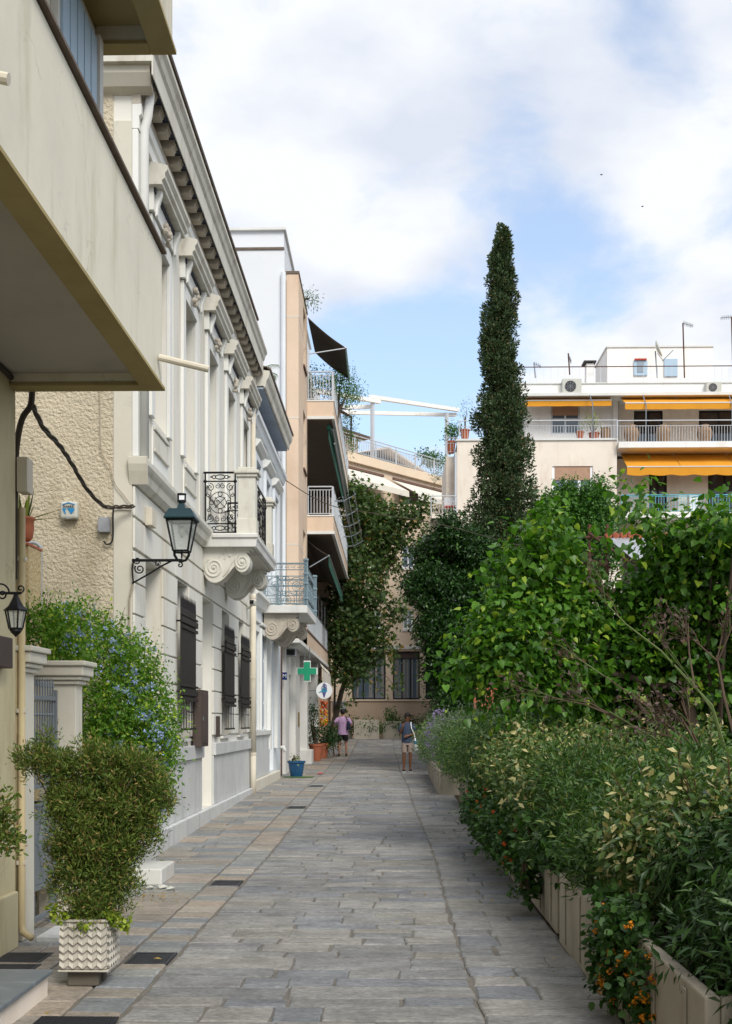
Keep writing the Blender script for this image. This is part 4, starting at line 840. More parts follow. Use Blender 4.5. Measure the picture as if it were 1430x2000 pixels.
# ================================================================== PALE BLUE HOUSE
h2 = thing('pale_blue_house', 'pale blue neoclassical house with a grey iron balcony', 'house', (W, 28.5, 0))
YA2, YB2 = 25.22, 32.3
u2 = [(26.0 + 2.1 * i, 26.9 + 2.1 * i, 5.3, 7.5) for i in range(3)]
l2 = [(25.7, 26.6, 1.5, 3.7), (27.2, 28.1, 1.5, 3.7), (29.3, 30.3, .45, 3.7)]
wallx('wall', M['blue_h'], h2, W, W - .5, YA2, YB2, .1, 9.2, u2 + l2)
B(W - 9, W - .502, YA2, YB2, .1, 9.25).build('core', M['recess'], h2)
for a, b, c, d in u2:
    mb = MB(); mb.box(W + .001, W + .07, a - .16, a, c - .1, d + .16); mb.box(W + .001, W + .07, b, b + .16, c - .1, d + .16); mb.box(W + .001, W + .07, a, b, d, d + .16); mb.build('window_surround', M['blue_h'], h2, bevel=.008)
    MB().prism([(W, d + .2), (W + .1, d + .24), (W + .18, d + .34), (W + .18, d + .38), (W, d + .42)], a - .25, b + .25, 'y').build('window_hood', M['bwhite'], h2)
    frame_x(h2, W - .25, a, b, c, d, M['trim'], M['glass_b'], 2)
for a, b, c, d in l2[:2]:
    w = B(W - .06, W - .02, a, b, c, d).build('window_shutter', M['shutter_b'], h2)
    for k in range(2):
        for z0, z1 in ((c + .08, c + .6), (c + .68, d - .6), (d - .52, d - .08)): B(W - .0195, W - .005, a + .05 + k * (b - a) / 2, a + (k + 1) * (b - a) / 2 - .05, z0, z1).build('panel', M['shutter_b'], w)
    mb = MB(); mb.box(W + .001, W + .06, a - .14, a - .001, c, d + .14); mb.box(W + .001, W + .06, b + .001, b + .14, c, d + .14); mb.box(W + .001, W + .06, a, b, d + .001, d + .14); mb.box(W + .001, W + .09, a - .2, b + .2, d + .2, d + .27); mb.build('window_surround', M['bwhite'], h2, bevel=.006)
a, b, c, d = l2[2]; B(W - .3, W - .24, a, b, c, d).build('door', M['trim'], h2)
for a, b in ((28.75, 29.05), (30.5, 30.8)): B(W + .001, W + .09, a, b, 1.0, 4.2).build('pilaster', M['bwhite'], h2, bevel=.008)
B(W + .001, W + .05, YA2, 28.9, .42, 1.38).build('grey_dado', M['marble'], h2); B(W + .001, W + .10, YA2, 28.9, 1.381, 1.48).build('sill_band', M['marble_w'], h2); B(W + .001, W + .12, YA2, 31.0, .05, .41).build('plinth', M['quoin'], h2, bevel=.02)
profile_course('string_course', M['bwhite'], h2, [(W, 4.25), (W + .08, 4.27), (W + .14, 4.42), (W + .2, 4.46), (W + .2, 4.54), (W, 4.58)], YA2, YB2)
profile_course('architrave', M['blue_h'], h2, [(W, 8.1), (W + .12, 8.12), (W + .16, 8.25), (W + .2, 8.28), (W + .2, 8.38), (W, 8.42)], YA2, YB2 - .25)
profile_course('cornice', M['cornice'], h2, [(W, 8.88), (W + .30, 8.9), (W + .31, 8.86), (W + .34, 8.88), (W + .36, 9.0), (W + .41, 9.08), (W + .43, 9.16), (W + .43, 9.22), (W - .2, 9.3), (W - .2, 8.88)], YA2 + .01, YB2 - 1.2)
B(W + .001, W + .295, YA2 + .02, YB2 - 1.25, 8.83, 8.868).build('cornice_soffit', M['blue_sof'], h2); profile_course('roof_edge', M['tile'], h2, [(W + .36, 9.302), (W + .45, 9.23), (W + .46, 9.28), (W + .2, 9.36), (W, 9.32)], YA2, YB2 - 1.15)
B(W + .001, W + .03, YA2, YB2 - .3, 8.43, 8.82).build('frieze', M['blue_sof'], h2)
mb = MB(); mb.tube([(W + .1, 30.9, 1.0), (W + .2, 30.9, 1.02), (W + .26, 30.9, .9)], .05, 8); mb.build('outlet_pipe', M['trim'], h2, smooth=True)
b2 = thing('grey_balcony', 'grey blue cast iron balcony on marble brackets on the pale blue house', 'balcony', (W, 29, 4.3))
YN, YF, XO = 27.6, 30.9, -1.98
B(W + .02, XO, YN, YF, 4.24, 4.42).build('slab', M['marble_w'], b2, bevel=.012)
for yy in (YN + .15, YF - .55): console(b2, yy, .36, W + .03, .86, 4.238, .62, M['corbel'])
def key_panel(name, parent, m, org, du, L, H):
    org = Vector(org); du = Vector(du); P = lambda u, w: org + du * u + Vector((0, 0, w)); mb = MB()
    for w in (H, H - .15, H - .3, .22, .03, H * .45): mb.tube([P(0, w), P(L, w)], .012 if w not in (H, .03) else .018, 5)
    for u in (0, L):
        mb.tube([P(u, 0), P(u, H + .04)], .028, 8)
        for w in (.15, .5, H - .25): mb.ball(P(u, w), .045, 8)
        mb.ball(P(u, H + .08), .045, 8)
    fr = mb.build(name, m, parent); k = max(2, round(L / .5)); s = L / k
    for j in range(k):
        mb = MB(); o = s * (j + .5); mid = (H - .3 + .22) / 2
        for r in (.2, .1, .05): mb.tube([P(o + r * cos(2 * pi * i / 14) * s * 2, mid + r * sin(2 * pi * i / 14)) for i in range(14)], .010, 5, True)
        mb.ball(P(o, mid), .03, 6)
        for sx in (-1, 1):
            for sz in (-1, 1): mb.tube([P(o + sx * s * .44 - sx * .05 * cos(6.3 * i / 10), mid + sz * .17 + .05 * sin(6.3 * i / 10)) for i in range(11)], .008, 4)
        mb.tube([P(o - s / 2, .22), P(o - s / 2, H - .3)], .010, 4); mb.build('scrollwork', m, fr)
    mb = MB(); n = int(L / .13)
    for w in (H - .15, .03):
        for j in range(n):
            u = L * j / n; d = L / n
            mb.tube([P(u + d * a, w + e) for a, e in ((.0, .03), (.0, .12), (.8, .12), (.8, .05), (.4, .05), (.4, .085))], .007, 4)
    mb.build('key_band', m, fr); return fr
key_panel('side_railing', b2, M['blue_iron'], (W + .06, YN + .06, 4.43), (1, 0, 0), 1.0, .98); key_panel('side_railing', b2, M['blue_iron'], (W + .06, YF - .06, 4.43), (1, 0, 0), 1.0, .98)
key_panel('front_railing', b2, M['blue_iron'], (XO - .06, YN + .08, 4.43), (0, 1, 0), YF - YN - .16, .98)
# sagging wires
for lb, pts, r, nm in (('thin wire crossing from the peach house past the cypress', [(553, 935, 32), (640, 985, 32.5), (740, 1004, 33), (850, 1022, 33), (950, 1048, 33), (1040, 1072, 33)], .012, 'wire'),
                       ('rusty rod sticking out between house cornice and peach house', [(503, 781, 26), (548, 779, 30)], .03, 'rod')):
    mb = MB(); mb.tube(smoothp([at_y(*p) for p in pts]), r, 5); tag(mb.build(nm, M['cable'] if nm == 'wire' else M['rust']), lb, nm)

# ================================================================== PEACH APARTMENT BLOCK OVER THE SHOPS
XP = -2.57; YP, YQ = 32.5, 48.3
Zr = lambda z: CAMZ + z
h3 = thing('peach_apartment_block', 'tall peach apartment block with deep balconies over shops', 'building', (XP, 40, 0))
B(-11, -3.75, 32.52, YQ, .2, Zr(12.5)).build('core', M['recess'], h3)
B(-11, -2.96, YP, 32.9, Zr(2.31), Zr(13.05)).build('end_wall', M['endwall'], h3); B(-11, -3.0, 32.901, 47, Zr(12.52), Zr(13.0)).build('roof_slab', M['endwall'], h3)
B(-11, -2.97, YP - .03, 32.95, Zr(13.052), Zr(13.12)).build('coping', M['tile'], h3)
ph = B(-8.5, -3.06, 33.4, 44, Zr(13.002), Zr(13.95)).build('penthouse', M['endwall'], h3); B(-8.6, -3.0, 33.3, 44.1, Zr(13.952), Zr(14.02)).build('coping', M['trim'], ph)
MB().tube([(-2.985, YP - .07, 4.6), (-2.985, YP - .07, Zr(12.4))], .07, 8).build('gutter_pipe', M['blue_h'], h3)
slits = [(34.2, 35.2, Zr(z), Zr(z + 1.7)) for z in (3.9, 7.4, 10.4)]
wallx('corner_pier', M['peach'], h3, XP, XP - .34, YP, 35.8, Zr(2.3), Zr(12.38), slits); B(XP - .36, XP + .02, YP - .02, 35.82, Zr(12.385), Zr(12.46)).build('coping', M['tile'], h3)
B(XP - .75, XP - .342, 32.91, 35.79, Zr(2.8), Zr(12.36)).build('pier_back', M['peach2'], h3)
for a, b, c, d in slits: frame_x(h3, XP - .2, a, b, c, d, M['trim'], M['glass_b'], 1); B(XP - .1, XP + .05, a - .03, b + .03, c - .06, c - .002).build('sill', M['wood'], h3)
for z in (4.9, 8.4, 11.2): B(XP + .0005, XP + .006, YP, 35.8, Zr(z), Zr(z) + .02).build('joint_strip', M['trim'], h3) ; B(XP - .34, XP, YP - .006, YP - .0005, Zr(z), Zr(z) + .02).build('joint_strip', M['trim'], h3)
B(-3.76, -3.3, 35.9, YQ, Zr(2.8), Zr(12.3)).build('loggia_wall', M['recess'], h3)
for lv in (2.76, 6.26, 9.76):
    for k in range(3):
        y0 = 37 + k * 3.6; frame_x(h3, -3.24, y0, y0 + 1.9, Zr(lv + .05), Zr(lv + 2.25), M['trim'] if k != 1 else M['shutter_b'], M['glass'], 2)
    B(-3.3, XP, YQ - .35, YQ, Zr(lv), Zr(lv + 3.0)).build('end_pier', M['peach2'], h3)
XB = -1.77
def rail_bars(par, p0, p1, z0, z1, m, step=.12, r=.009, gap=.1):
    p0, p1 = Vector(p0), Vector(p1); L = (p1 - p0).length; mb = MB(); n = int(L / step)
    for z, rr in ((z1, .022), (z1 - gap, .012), (z0 + .06, .012)): mb.tube([(p0.x, p0.y, z), (p1.x, p1.y, z)], rr, 6)
    mb.tube([(p0.x, p0.y, z0), (p0.x, p0.y, z1)], .022, 6); mb.tube([(p1.x, p1.y, z0), (p1.x, p1.y, z1)], .022, 6)
    ra = mb.build('railing', m, par); mb = MB()
    for i in range(1, n):
        q = p0.lerp(p1, i / n); mb.box(q.x - r, q.x + r, q.y - r, q.y + r, z0 + .06, z1 - gap)
    b = mb.build('balusters', m, ra, kind='stuff'); return ra
for lv in (9.76, 6.26):
    s_ = B(XP - .7, XB, 35.82, YQ, Zr(lv - .45), Zr(lv)).build('balcony_slab', M['peach'], h3, bevel=.01)
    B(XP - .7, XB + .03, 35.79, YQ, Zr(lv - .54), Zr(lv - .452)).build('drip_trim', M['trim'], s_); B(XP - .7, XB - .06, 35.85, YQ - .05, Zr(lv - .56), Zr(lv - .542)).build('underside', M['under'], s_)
    B(XP - .6, XB + .02, 35.80, YQ, Zr(lv) + .001, Zr(lv) + .04).build('coping', M['trim'], s_)
    rail_bars(s_, (XP + .02, 35.9, 0), (XB - .04, 35.9, 0), Zr(lv) + .04, Zr(lv) + .92, M['steel'], .09)
    B(XB - .03, XB - .01, 35.98, YQ - .1, Zr(lv) + .1, Zr(lv) + .85).build('balcony_panel', M['blue_h'], s_)
    mb = MB(); mb.tube([(XB - .02, 35.95, Zr(lv) + .92), (XB - .02, YQ - .1, Zr(lv) + .92)], .022, 6)
    for i in range(12): mb.box(XB - .03, XB + .0, 35.95 + i * 1.1, 35.98 + i * 1.1, Zr(lv) + .04, Zr(lv) + .9)
    mb.build('railing', M['steel'], s_)
band = B(XP - .5, XP, YP, YQ, Zr(2.31), Zr(2.76)).build('floor_band', M['peach'], h3); MB().box(-3.7, XP + .03, YP - .03, YQ, Zr(2.19), Zr(2.305)).build('canopy', M['trim'], h3, bevel=.005)
B(XP - .02, XP + .02, 35.7, YQ - .4, Zr(2.765), Zr(2.83)).build('coping', M['wood'], h3)
for i in range(6): B(XP - .03, XP - .01, 35.85 + i * 1.98, 35.85 + i * 1.98 + 1.94, Zr(2.85), Zr(3.62)).build('parapet_panel', M['blue_h'] if i != 4 else M['steel'], h3)
mb = MB(); mb.tube([(XP - .02, 35.8, Zr(3.66)), (XP - .02, YQ - .4, Zr(3.66))], .02, 6)
for i in range(7): mb.tube([(XP - .035, 35.82 + i * 1.98, Zr(2.83)), (XP - .035, 35.82 + i * 1.98, Zr(4.5))], .018, 5)
mb.build('railing', M['steel_d'], h3)
B(XP - .62, XP - .3, YQ - .36, YQ, .3, Zr(12.3)).build('end_column', M['peach2'], h3); B(XP - .3, XP, YQ - .34, YQ, Zr(2.77), Zr(5.7)).build('end_column', M['peach'], h3)
# awnings on this block
def sheet(pts4, m, name, par, t=.015, sag=0, n=8, scallop=0):
    a, b, c, d = [Vector(p) for p in pts4]; mb = MB(); vs = []
    for i in range(n + 1):
        for j in range(n + 1):
            u, v = i / n, j / n; p = (a.lerp(b, u)).lerp(d.lerp(c, u), v); p.z -= sag * sin(pi * v) * (1 + .3 * sin(7 * u)) ; vs.append(p)
    fs = [(i * (n + 1) + j, (i + 1) * (n + 1) + j, (i + 1) * (n + 1) + j + 1, i * (n + 1) + j + 1) for i in range(n) for j in range(n)]
    mb.add(vs, fs); o = mb.build(name, m, par); so = o.modifiers.new('thick', 'SOLIDIFY'); so.thickness = t; return o
def valance(p0, p1, h, m, par, wave=.25, amp=.04, name='valance'):
    p0, p1 = Vector(p0), Vector(p1); n = max(8, int((p1 - p0).length / wave * 6)); vs = []
    for i in range(n + 1):
        p = p0.lerp(p1, i / n); vs += [p, p - Vector((0, 0, h + amp * abs(sin(pi * i / 6))))]
    mb = MB().add(vs, [(2 * i, 2 * i + 2, 2 * i + 3, 2 * i + 1) for i in range(n)]); o = mb.build(name, m, par); so = o.modifiers.new('thick', 'SOLIDIFY'); so.thickness = .01; return o
aw = thing('dark_awning', 'dark brown awning spread over the topmost balcony of the peach block', 'awning', (XP, 37.5, Zr(11.5)))
sheet([(XP + .02, 35.9, Zr(12.35)), (XP + .02, 39.3, Zr(12.35)), (-1.40, 39.0, Zr(11.36)), (-1.40, 36.0, Zr(11.45))], M['awn_br'], 'cloth', aw, sag=.05)
mb = MB(); mb.tube([(-1.40, 35.95, Zr(11.45)), (-1.40, 39.05, Zr(11.36))], .03, 6); mb.tube([(XP + .05, 35.95, Zr(11.25)), (-1.42, 36.0, Zr(11.43))], .02, 6); mb.tube([(XP + .05, 39.0, Zr(11.2)), (-1.42, 39.0, Zr(11.36))], .02, 6); mb.build('arm', M['steel'], aw)
valance((-1.395, 36.0, Zr(11.44)), (-1.395, 39.0, Zr(11.35)), .26, M['awn_gr'], aw)
aw = thing('green_awning', 'rolled green awning hanging under the top balcony of the peach block', 'awning', (-1.95, 40, Zr(8.8)))
mb = MB(); mb.tube([(-1.93, 36.1, Zr(9.05)), (-1.90, 47, Zr(9.0))], .07, 8); mb.build('roller', M['awn_gr'], aw); valance((-1.93, 36.2, Zr(9.0)), (-1.9, 46.9, Zr(8.95)), .30, M['awn_gr'], aw)
mb = MB(); mb.tube([(-1.84, 36.6, Zr(9.1)), (-1.72, 46.5, Zr(8.4))], .035, 6); mb.tube([(-1.80, 37.2, Zr(8.8)), (-1.62, 46.8, Zr(7.7))], .03, 6); mb.build('arm', M['steel_d'], aw)
aw = thing('drooping_awning', 'dark awning with green fringe drooping below the middle balcony of the peach block', 'awning', (-2.2, 41, Zr(5)))
sheet([(XP - .1, 36.1, Zr(5.66)), (XP - .1, 46, Zr(5.66)), (-1.93, 46.2, Zr(5.0)), (-1.93, 36.2, Zr(5.12))], M['awn_br'], 'cloth', aw, sag=.04)
mb = MB(); mb.tube([(-1.93, 36.15, Zr(5.11)), (-1.93, 46.2, Zr(4.99))], .03, 6); mb.tube([(XP + .05, 36.1, Zr(4.75)), (-1.95, 36.2, Zr(5.1))], .022, 6); mb.build('arm', M['steel_d'], aw); valance((-1.925, 36.2, Zr(5.1)), (-1.925, 46.1, Zr(4.98)), .30, M['awn_gr'], aw)
rk = thing('drying_rack', 'metal clothes drying rack jutting from the middle balcony of the peach block', 'drying rack', (XB, 41, Zr(7)))
for k, yy in enumerate((36.6, 39.2, 41.4, 43.6, 46)):
    zz = Zr(7.05); mb = MB(); mb.tube([(XB, yy, zz - .18), (-1.5, yy, zz - .18), (-1.22, yy, zz - .04), (-1.12, yy, zz + .05)], .02, 6); mb.build('arm', M['steel_d'], rk)
for x, z in ((-1.5, -.13), (-1.34, -.06), (-1.16, .05)): mb = MB(); mb.tube([(x, 36.2, Zr(7.05 + z)), (x, 46.4, Zr(7.05 + z))], .017, 5); mb.build('line_rod', M['steel_d'], rk)

# ------------------------------------------------------------------ shop fronts under the canopy
sf = thing('shop_row', 'row of white pillared shop fronts under the peach block', 'shop front', (-3, 38, .2))
g0 = .2
B(-4.2, -3.1, 32.9, 33.04, g0, Zr(2.18)).build('pillar', M['marble_w'], sf); B(-3.15, -3.02, 32.34, 32.50, g0, 4.0).build('door_frame', M['wood'], sf)
B(-3.70, -2.98, 33.05, 34.15, g0, Zr(2.18)).build('pillar', M['marble_w'], sf, bevel=.01)
rs = B(-3.72, -3.10, 34.2, 35.5, g0, Zr(1.4)).build('roller_shutter', M['shutter_b'], sf)
for i in range(30): B(-3.099, -3.085, 34.22, 35.48, g0 + .05 + i * .09, g0 + .12 + i * .09).build('slat', M['trim'], rs)
B(-3.72, -3.02, 34.2, 35.5, Zr(1.41), Zr(2.18)).build('lintel', M['wwhite'], sf)
B(-3.70, -2.90, 35.55, 37.2, g0, Zr(2.18)).build('pillar', M['marble_w'], sf, bevel=.01); B(-2.895, -2.885, 36.4, 36.9, Zr(-.15), Zr(.3)).build('plate', M['brass'], sf)
w = B(-3.72, -3.2, 37.25, 39.2, g0, Zr(2.18)).build('shop_window', M['glass'], sf); B(-3.19, -3.12, 37.25, 37.4, g0, Zr(2.18)).build('frame', M['trim'], w)
B(-3.70, -2.82, 39.25, 39.9, g0, Zr(2.18)).build('pillar', M['marble_w'], sf, bevel=.01); B(-3.70, -2.66, 39.1, 40.1, g0, g0 + .55).build('pillar_base', M['marble_w'], sf, bevel=.02)
w = B(-3.72, -3.2, 40.15, 43.5, g0, Zr(2.18)).build('shop_window', M['glass'], sf); B(-3.70, -2.75, 43.55, 44.0, g0, Zr(2.18)).build('pillar', M['bwhite'], sf, bevel=.01); B(-3.72, -3.1, 44.05, 48, g0, Zr(2.18)).build('shop_window', M['glass'], sf)
ac = thing('wall_heater', 'small dark unit fixed below the canopy near the first shop pillar', 'wall unit', (-2.9, 33.6, Zr(1.8)))
B(-3.0, -2.72, 33.3, 33.75, Zr(1.86), Zr(2.08)).build('case', M['greyp'], ac, bevel=.01); B(-2.98, -2.74, 33.28, 33.299, Zr(1.9), Zr(2.05)).build('grille', M['cable_b'], ac)
sg = thing('pharmacy_cross', 'green pharmacy cross sign hanging under the canopy', 'sign', at_y(600, 1311, 34.6))
c = at_y(600, 1311, 34.6); u = .29; v = .095
crs = [(-v, -u), (v, -u), (v, -v), (u, -v), (u, v), (v, v), (v, u), (-v, u), (-v, v), (-u, v), (-u, -v), (-v, -v)]
MB().prism([(c.x + a * 1.07, c.z + b * 1.07) for a, b in crs], 34.58, 34.72, 'y').build('case', M['trim'], sg); MB().prism([(c.x + a * .94, c.z + b * .94) for a, b in crs], 34.56, 34.579, 'y').build('cross_face', M['cross'], sg)
mb = MB(); [mb.tube([(c.x + d, 34.65, c.z + u), (c.x + d, 34.65, Zr(2.2))], .012, 5) for d in (-.07, .07)]; mb.build('hanger', M['steel_d'], sg)
sg = thing('cash_machine_sign', 'small blue ATM sign beside the brown door frame', 'sign', at_y(551, 1328, 33.02))
c = at_y(550, 1320.5, 32.8); B(c.x - .15, c.x + .15, 32.78, 32.86, c.z - .105, c.z + .105).build('plate', M['atm'], sg, bevel=.004); text('lettering', 'ATM', M['letterw'], sg, (c.x - .01, 32.775, c.z), (pi / 2, 0, 0), .15)
sg = thing('ice_cream_sign', 'round white sign with a drawn ice cream cone', 'sign', at_y(634, 1366, 39))
c = at_y(633.5, 1349, 39); MB().lathe([(.275, -.03), (.275, .03)], (0, 0, 0), 28).mesh('x', None)
mb = MB(); mb.prism([(c.x + .27 * cos(2 * pi * i / 32), c.z + .27 * sin(2 * pi * i / 32)) for i in range(32)], 38.97, 39.05, 'y'); mb.build('disc', M['letterw'], sg)
def flat2(pts, m, nm, dy=0): MB().prism([(c.x + a, c.z + b) for a, b in pts], 38.955 - dy, 38.969 - dy, 'y').build(nm, m, sg)
flat2([(-.07, -.03), (.07, -.03), (.015, -.22), (-.015, -.22)], M['purple'], 'cone_print'); flat2([(-.19, -.06), (-.09, .0), (-.05, .1), (.06, .06), (.10, .0), (.08, -.05), (-.06, -.04)], M['teal'], 'teal_swirl', .002)
for (a, b, r) in ((-.02, .09, .065), (.03, .15, .05), (0, .2, .035), (.04, .06, .05)): mb = MB(); mb.tube(circ((c.x + a, 38.95, c.z + b), r, 'y', 14), .010, 5); mb.build('scoop_outline', M['purple'], sg)
mb = MB(); mb.tube([(c.x - .27, 39.0, c.z), (-2.75, 39.0, c.z)], .015, 5); mb.build('arm', M['steel_d'], sg)
aw = thing('shop_awning', 'small folded cream awning above the round ice cream sign', 'awning', at_y(632, 1330, 40))
sheet([at_y(626, 1296, 40), at_y(643, 1312, 46), at_y(646, 1320, 46), at_y(632, 1306, 40)], M['awn_wh'], 'cloth', aw); valance(at_y(630, 1306, 40), at_y(646, 1322, 46), .5, M['awn_wh'], aw, .5, .05)
# hanging string of yellow and orange toys / fruit bags
hs = thing('hanging_display', 'hanging column of small yellow and orange nets beside the shop door', 'display', at_y(633, 1420, 41))
for k, (y0, mcol, mc2) in enumerate(((1377, 'orange', 'red'), (1393, 'yellow', 'orange'), (1410, 'yellow', 'orange'))):
    for nm, col in (('yellow', '#d7a81e'), ('orange', '#cc5a1c'), ('red', '#a03a2a')):
        if nm not in M: M[nm] = plain('toy_' + nm, col, .6)
    c = at_y(633, y0, 41); mb = MB(); mb2 = MB()
    for i in range(34): (mb if i % 3 else mb2).ball(c + Vector((R.uniform(-.12, .12), R.uniform(-.1, .1), R.uniform(-.13, .13))), R.uniform(.022, .04), 6)
    n_ = mb.build('net_of_balls', M[mcol], hs, kind='stuff'); mb2.build('ball_cluster', M[mc2], n_, kind='stuff')
mb = MB(); mb.tube([at_y(633, 1300, 41), at_y(633, 1418, 41)], .012, 5); mb.build('cord', M['cable'], hs)
# pots by the shops
def pot(name, label, cat, c, r, h, m, foliage=None, group=None, square=False):
    t = thing(name, label, cat, c, group=group); c = Vector(c)
    MB().lathe([(r * .68, 0), (r * .8, h * .3), (r * .95, h * .85), (r * 1.06, h * .88), (r * 1.06, h), (r * .9, h), (r * .85, h * .9), (.01, h * .88)], c, 20).build('pot', m, t, smooth=False, bevel=0)
    return t
bp = at_y(579, 1511, 31.9); potb = pot('blue_pot', 'dark blue glazed tub standing on a green mat', 'plant pot', (bp.x, bp.y, G(31.9) + .015), .235, .42, M['navy'])
o = MB(); o.lathe([(.42, 0), (.42, .012)], (bp.x + .08, 31.7, G(31.7) + .003), 20, 0, 1, .8); tag(o.build('artificial_turf', mat('turf_mat', '#4d6b35', 1, .3, 20, .8, 90)), 'round green turf mat under the blue tub', 'mat')
M['pot_plant'] = leafmat('pot_plant_leaf', '#3c5228', '#7d8a4a')

# ================================================================== HOTEL AT THE END
YH = 58.0
hx0, hx1 = PX(646, YH), PX(900, YH)
ht = thing('beige_hotel', 'beige hotel closing the street behind concrete planters', 'building', ((hx0 + hx1) / 2, YH, .9))
wins = [(688, 753), (768, 820), (832, 886)]
zw0, zw1 = PZ(1366, YH), PZ(1272, YH)
ops = [(PX(a, YH), PX(b, YH), zw0, zw1) for a, b in wins]
upw = [(785, 810, 1066, 1110), (787, 806, 1190, 1229), (722, 746, 1082, 1118), (722, 744, 1192, 1228), (690, 705, 1190, 1228)]
ops2 = [(PX(a, YH), PX(b, YH), PZ(d, YH), PZ(c, YH)) for a, b, c, d in upw]
wally('wall', M['hotel'], ht, YH, YH + .4, hx0, hx1, .5, PZ(1262, YH), ops); wally('upper_wall', M['hotel2'], ht, YH + .0, YH + .4, hx0, hx1, PZ(1262, YH) + .001, PZ(985, YH), ops2)
B(hx0, hx1, YH + .42, YH + 12, .5, PZ(990, YH)).build('core', M['recess'], ht); B(hx0 - .02, hx1, YH - .06, YH - .001, zw0 - .09, zw0 - .01).build('ledge', M['hotel2'], ht, bevel=.01); B(hx0 - .02, hx1, YH - .05, YH - .001, PZ(1268, YH), PZ(1262, YH)).build('ledge', M['trim'], ht)
for i, (a, b, c, d) in enumerate(ops):
    w = frame_y(ht, a, b, YH + .18, c, d, M['black_iron'], M['glass_b'], 3, 0, .06); mb = MB(); n = 26
    vs = [];
    for k in range(n + 1):
        x = a + (b - a) * k / n; yy = YH + .3 + .03 * sin(k * 2.1); vs += [(x, yy, c), (x, yy, d - .4)]
    mb.add(vs, [(2 * k, 2 * k + 2, 2 * k + 3, 2 * k + 1) for k in range(n)]); 
    B(a + .05, b - .05, YH + .14, YH + .179, d - .35, d - .05).build('transom_panel', M['brown_box'], w)
    mb.build('curtain', M['curtain'], w)
    for k in range(5): xx = a + (b - a) * (k + .7) / 5.4; B(xx, xx + R.uniform(.06, .2), YH + .194, YH + .199, c + .1, d - .4).build('curtain_fold', M['curtain'], w)
for a, b in ((hx0, ops[0][0]), (ops[0][1], ops[1][0]), (ops[1][1], ops[2][0])): B(a + .02, b - .02, YH - .05, YH - .001, zw0, zw1).build('pilaster', M['hotel2'], ht, bevel=.01)
for a, b, c, d in ops2: frame_y(ht, a, b, YH + .05, c, d, M['letterw'], M['glass_b'], 2, 0, .07); B(a - .05, b + .05, YH - .06, YH - .001, c - .1, c - .02).build('window_sill', M['trim'], ht)
sg = thing('hotel_sign', 'grey Adams Hotel sign on the beige wall behind the man in pink', 'sign', at_y(663, 1385, YH - .1))
a = at_y(650.5, 1386, YH - .1); b = at_y(676, 1369, YH - .1); B(a.x, b.x, YH - .12, YH - .052, a.z, b.z).build('plate', M['greyp'], sg, bevel=.005)
text('lettering', 'ADAMS', M['ink'], sg, ((a.x + b.x) / 2, YH - .123, (a.z + b.z) / 2 + .07), (pi / 2, 0, 0), .19); text('lettering', 'HOTEL', M['ink'], sg, ((a.x + b.x) / 2, YH - .123, (a.z + b.z) / 2 - .10), (pi / 2, 0, 0), .10)
def acunit(label, x0, x1, y, z0, z1, fx=.32, cat='air conditioner', grp='air conditioners'):
    t = thing('air_conditioner', label, cat, ((x0 + x1) / 2, y, z0), group=grp)
    B(x0, x1, y - .32, y, z0 + .03, z1).build('case', M['plasticw'], t, bevel=.01); cx_ = x0 + (x1 - x0) * .42; cz_ = (z0 + z1) / 2 + .01; r = (z1 - z0) * .36
    mb = MB().prism([(cx_ + r * cos(2 * pi * i / 20), cz_ + r * sin(2 * pi * i / 20)) for i in range(20)], y - .335, y - .321, 'y'); mb.build('fan_grille', M['cable_b'], t)
    mb = MB()
    for k in range(3): mb.tube(circ((cx_, y - .337, cz_), r * (.35 + .3 * k), 'y', 16), .006, 4)
    for k in range(4): a = pi * k / 4; mb.tube([(cx_ - r * cos(a), y - .337, cz_ - r * sin(a)), (cx_ + r * cos(a), y - .337, cz_ + r * sin(a))], .006, 4)
    mb.build('fan_guard', M['greyp'], t); MB().box(x0 + .05, x0 + .1, y - .3, y, z0, z0 + .03).box(x1 - .1, x1 - .05, y - .3, y, z0, z0 + .03).build('foot', M['steel_d'], t); return t
acunit('air conditioner on the hotel wall among the tree leaves', PX(822, YH), PX(842, YH), YH, PZ(1062, YH), PZ(1046, YH))
hp = thing('concrete_planter', 'x', 'planter')
bpy.data.objects.remove(hp)
def trough(label, x0, x1, y0, y1, z0, z1, m, group, ribs=0, face='x'):
    t = thing('concrete_planter', label, 'planter', ((x0 + x1) / 2, (y0 + y1) / 2, z0), group=group); w_ = .07
    mb = MB(); mb.box(x0, x0 + w_, y0, y1, z0, z1); mb.box(x1 - w_, x1, y0, y1, z0, z1); mb.box(x0 + w_ + .001, x1 - w_ - .001, y0, y0 + w_, z0, z1 - .001); mb.box(x0 + w_ + .001, x1 - w_ - .001, y1 - w_, y1, z0, z1 - .001)
    mb.build('trough', m, t, bevel=.012); B(x0 + w_ + .002, x1 - w_ - .002, y0 + w_ + .002, y1 - w_ - .002, z0 + .02, z1 - .07).build('soil', M['soil'], t)
    for i in range(ribs):
        if face == 'x': yy = y0 + (y1 - y0) * (i + .5) / ribs; B(x0 - .012, x0 - .0005, yy - .03, yy + .03, z0 + .05, z1 - .03).build('rib', m, t, bevel=.008)
    return t
for k, (a, b, Yp) in enumerate(((PX(692, 56), PX(741, 56), 55.6), (PX(748, 56), PX(784, 56), 56.3), (PX(640, 56), PX(687, 56), 56.4))):
    trough(('long pale planter in front of the hotel windows', 'shorter pale planter between hotel planter and the man with tote bag', 'pale planter half hidden behind the man in pink')[k], a, b, Yp, Yp + .6, G(Yp), G(Yp) + (.92, .84, .76)[k], M['concrete_l'], 'planters before the hotel', 0)

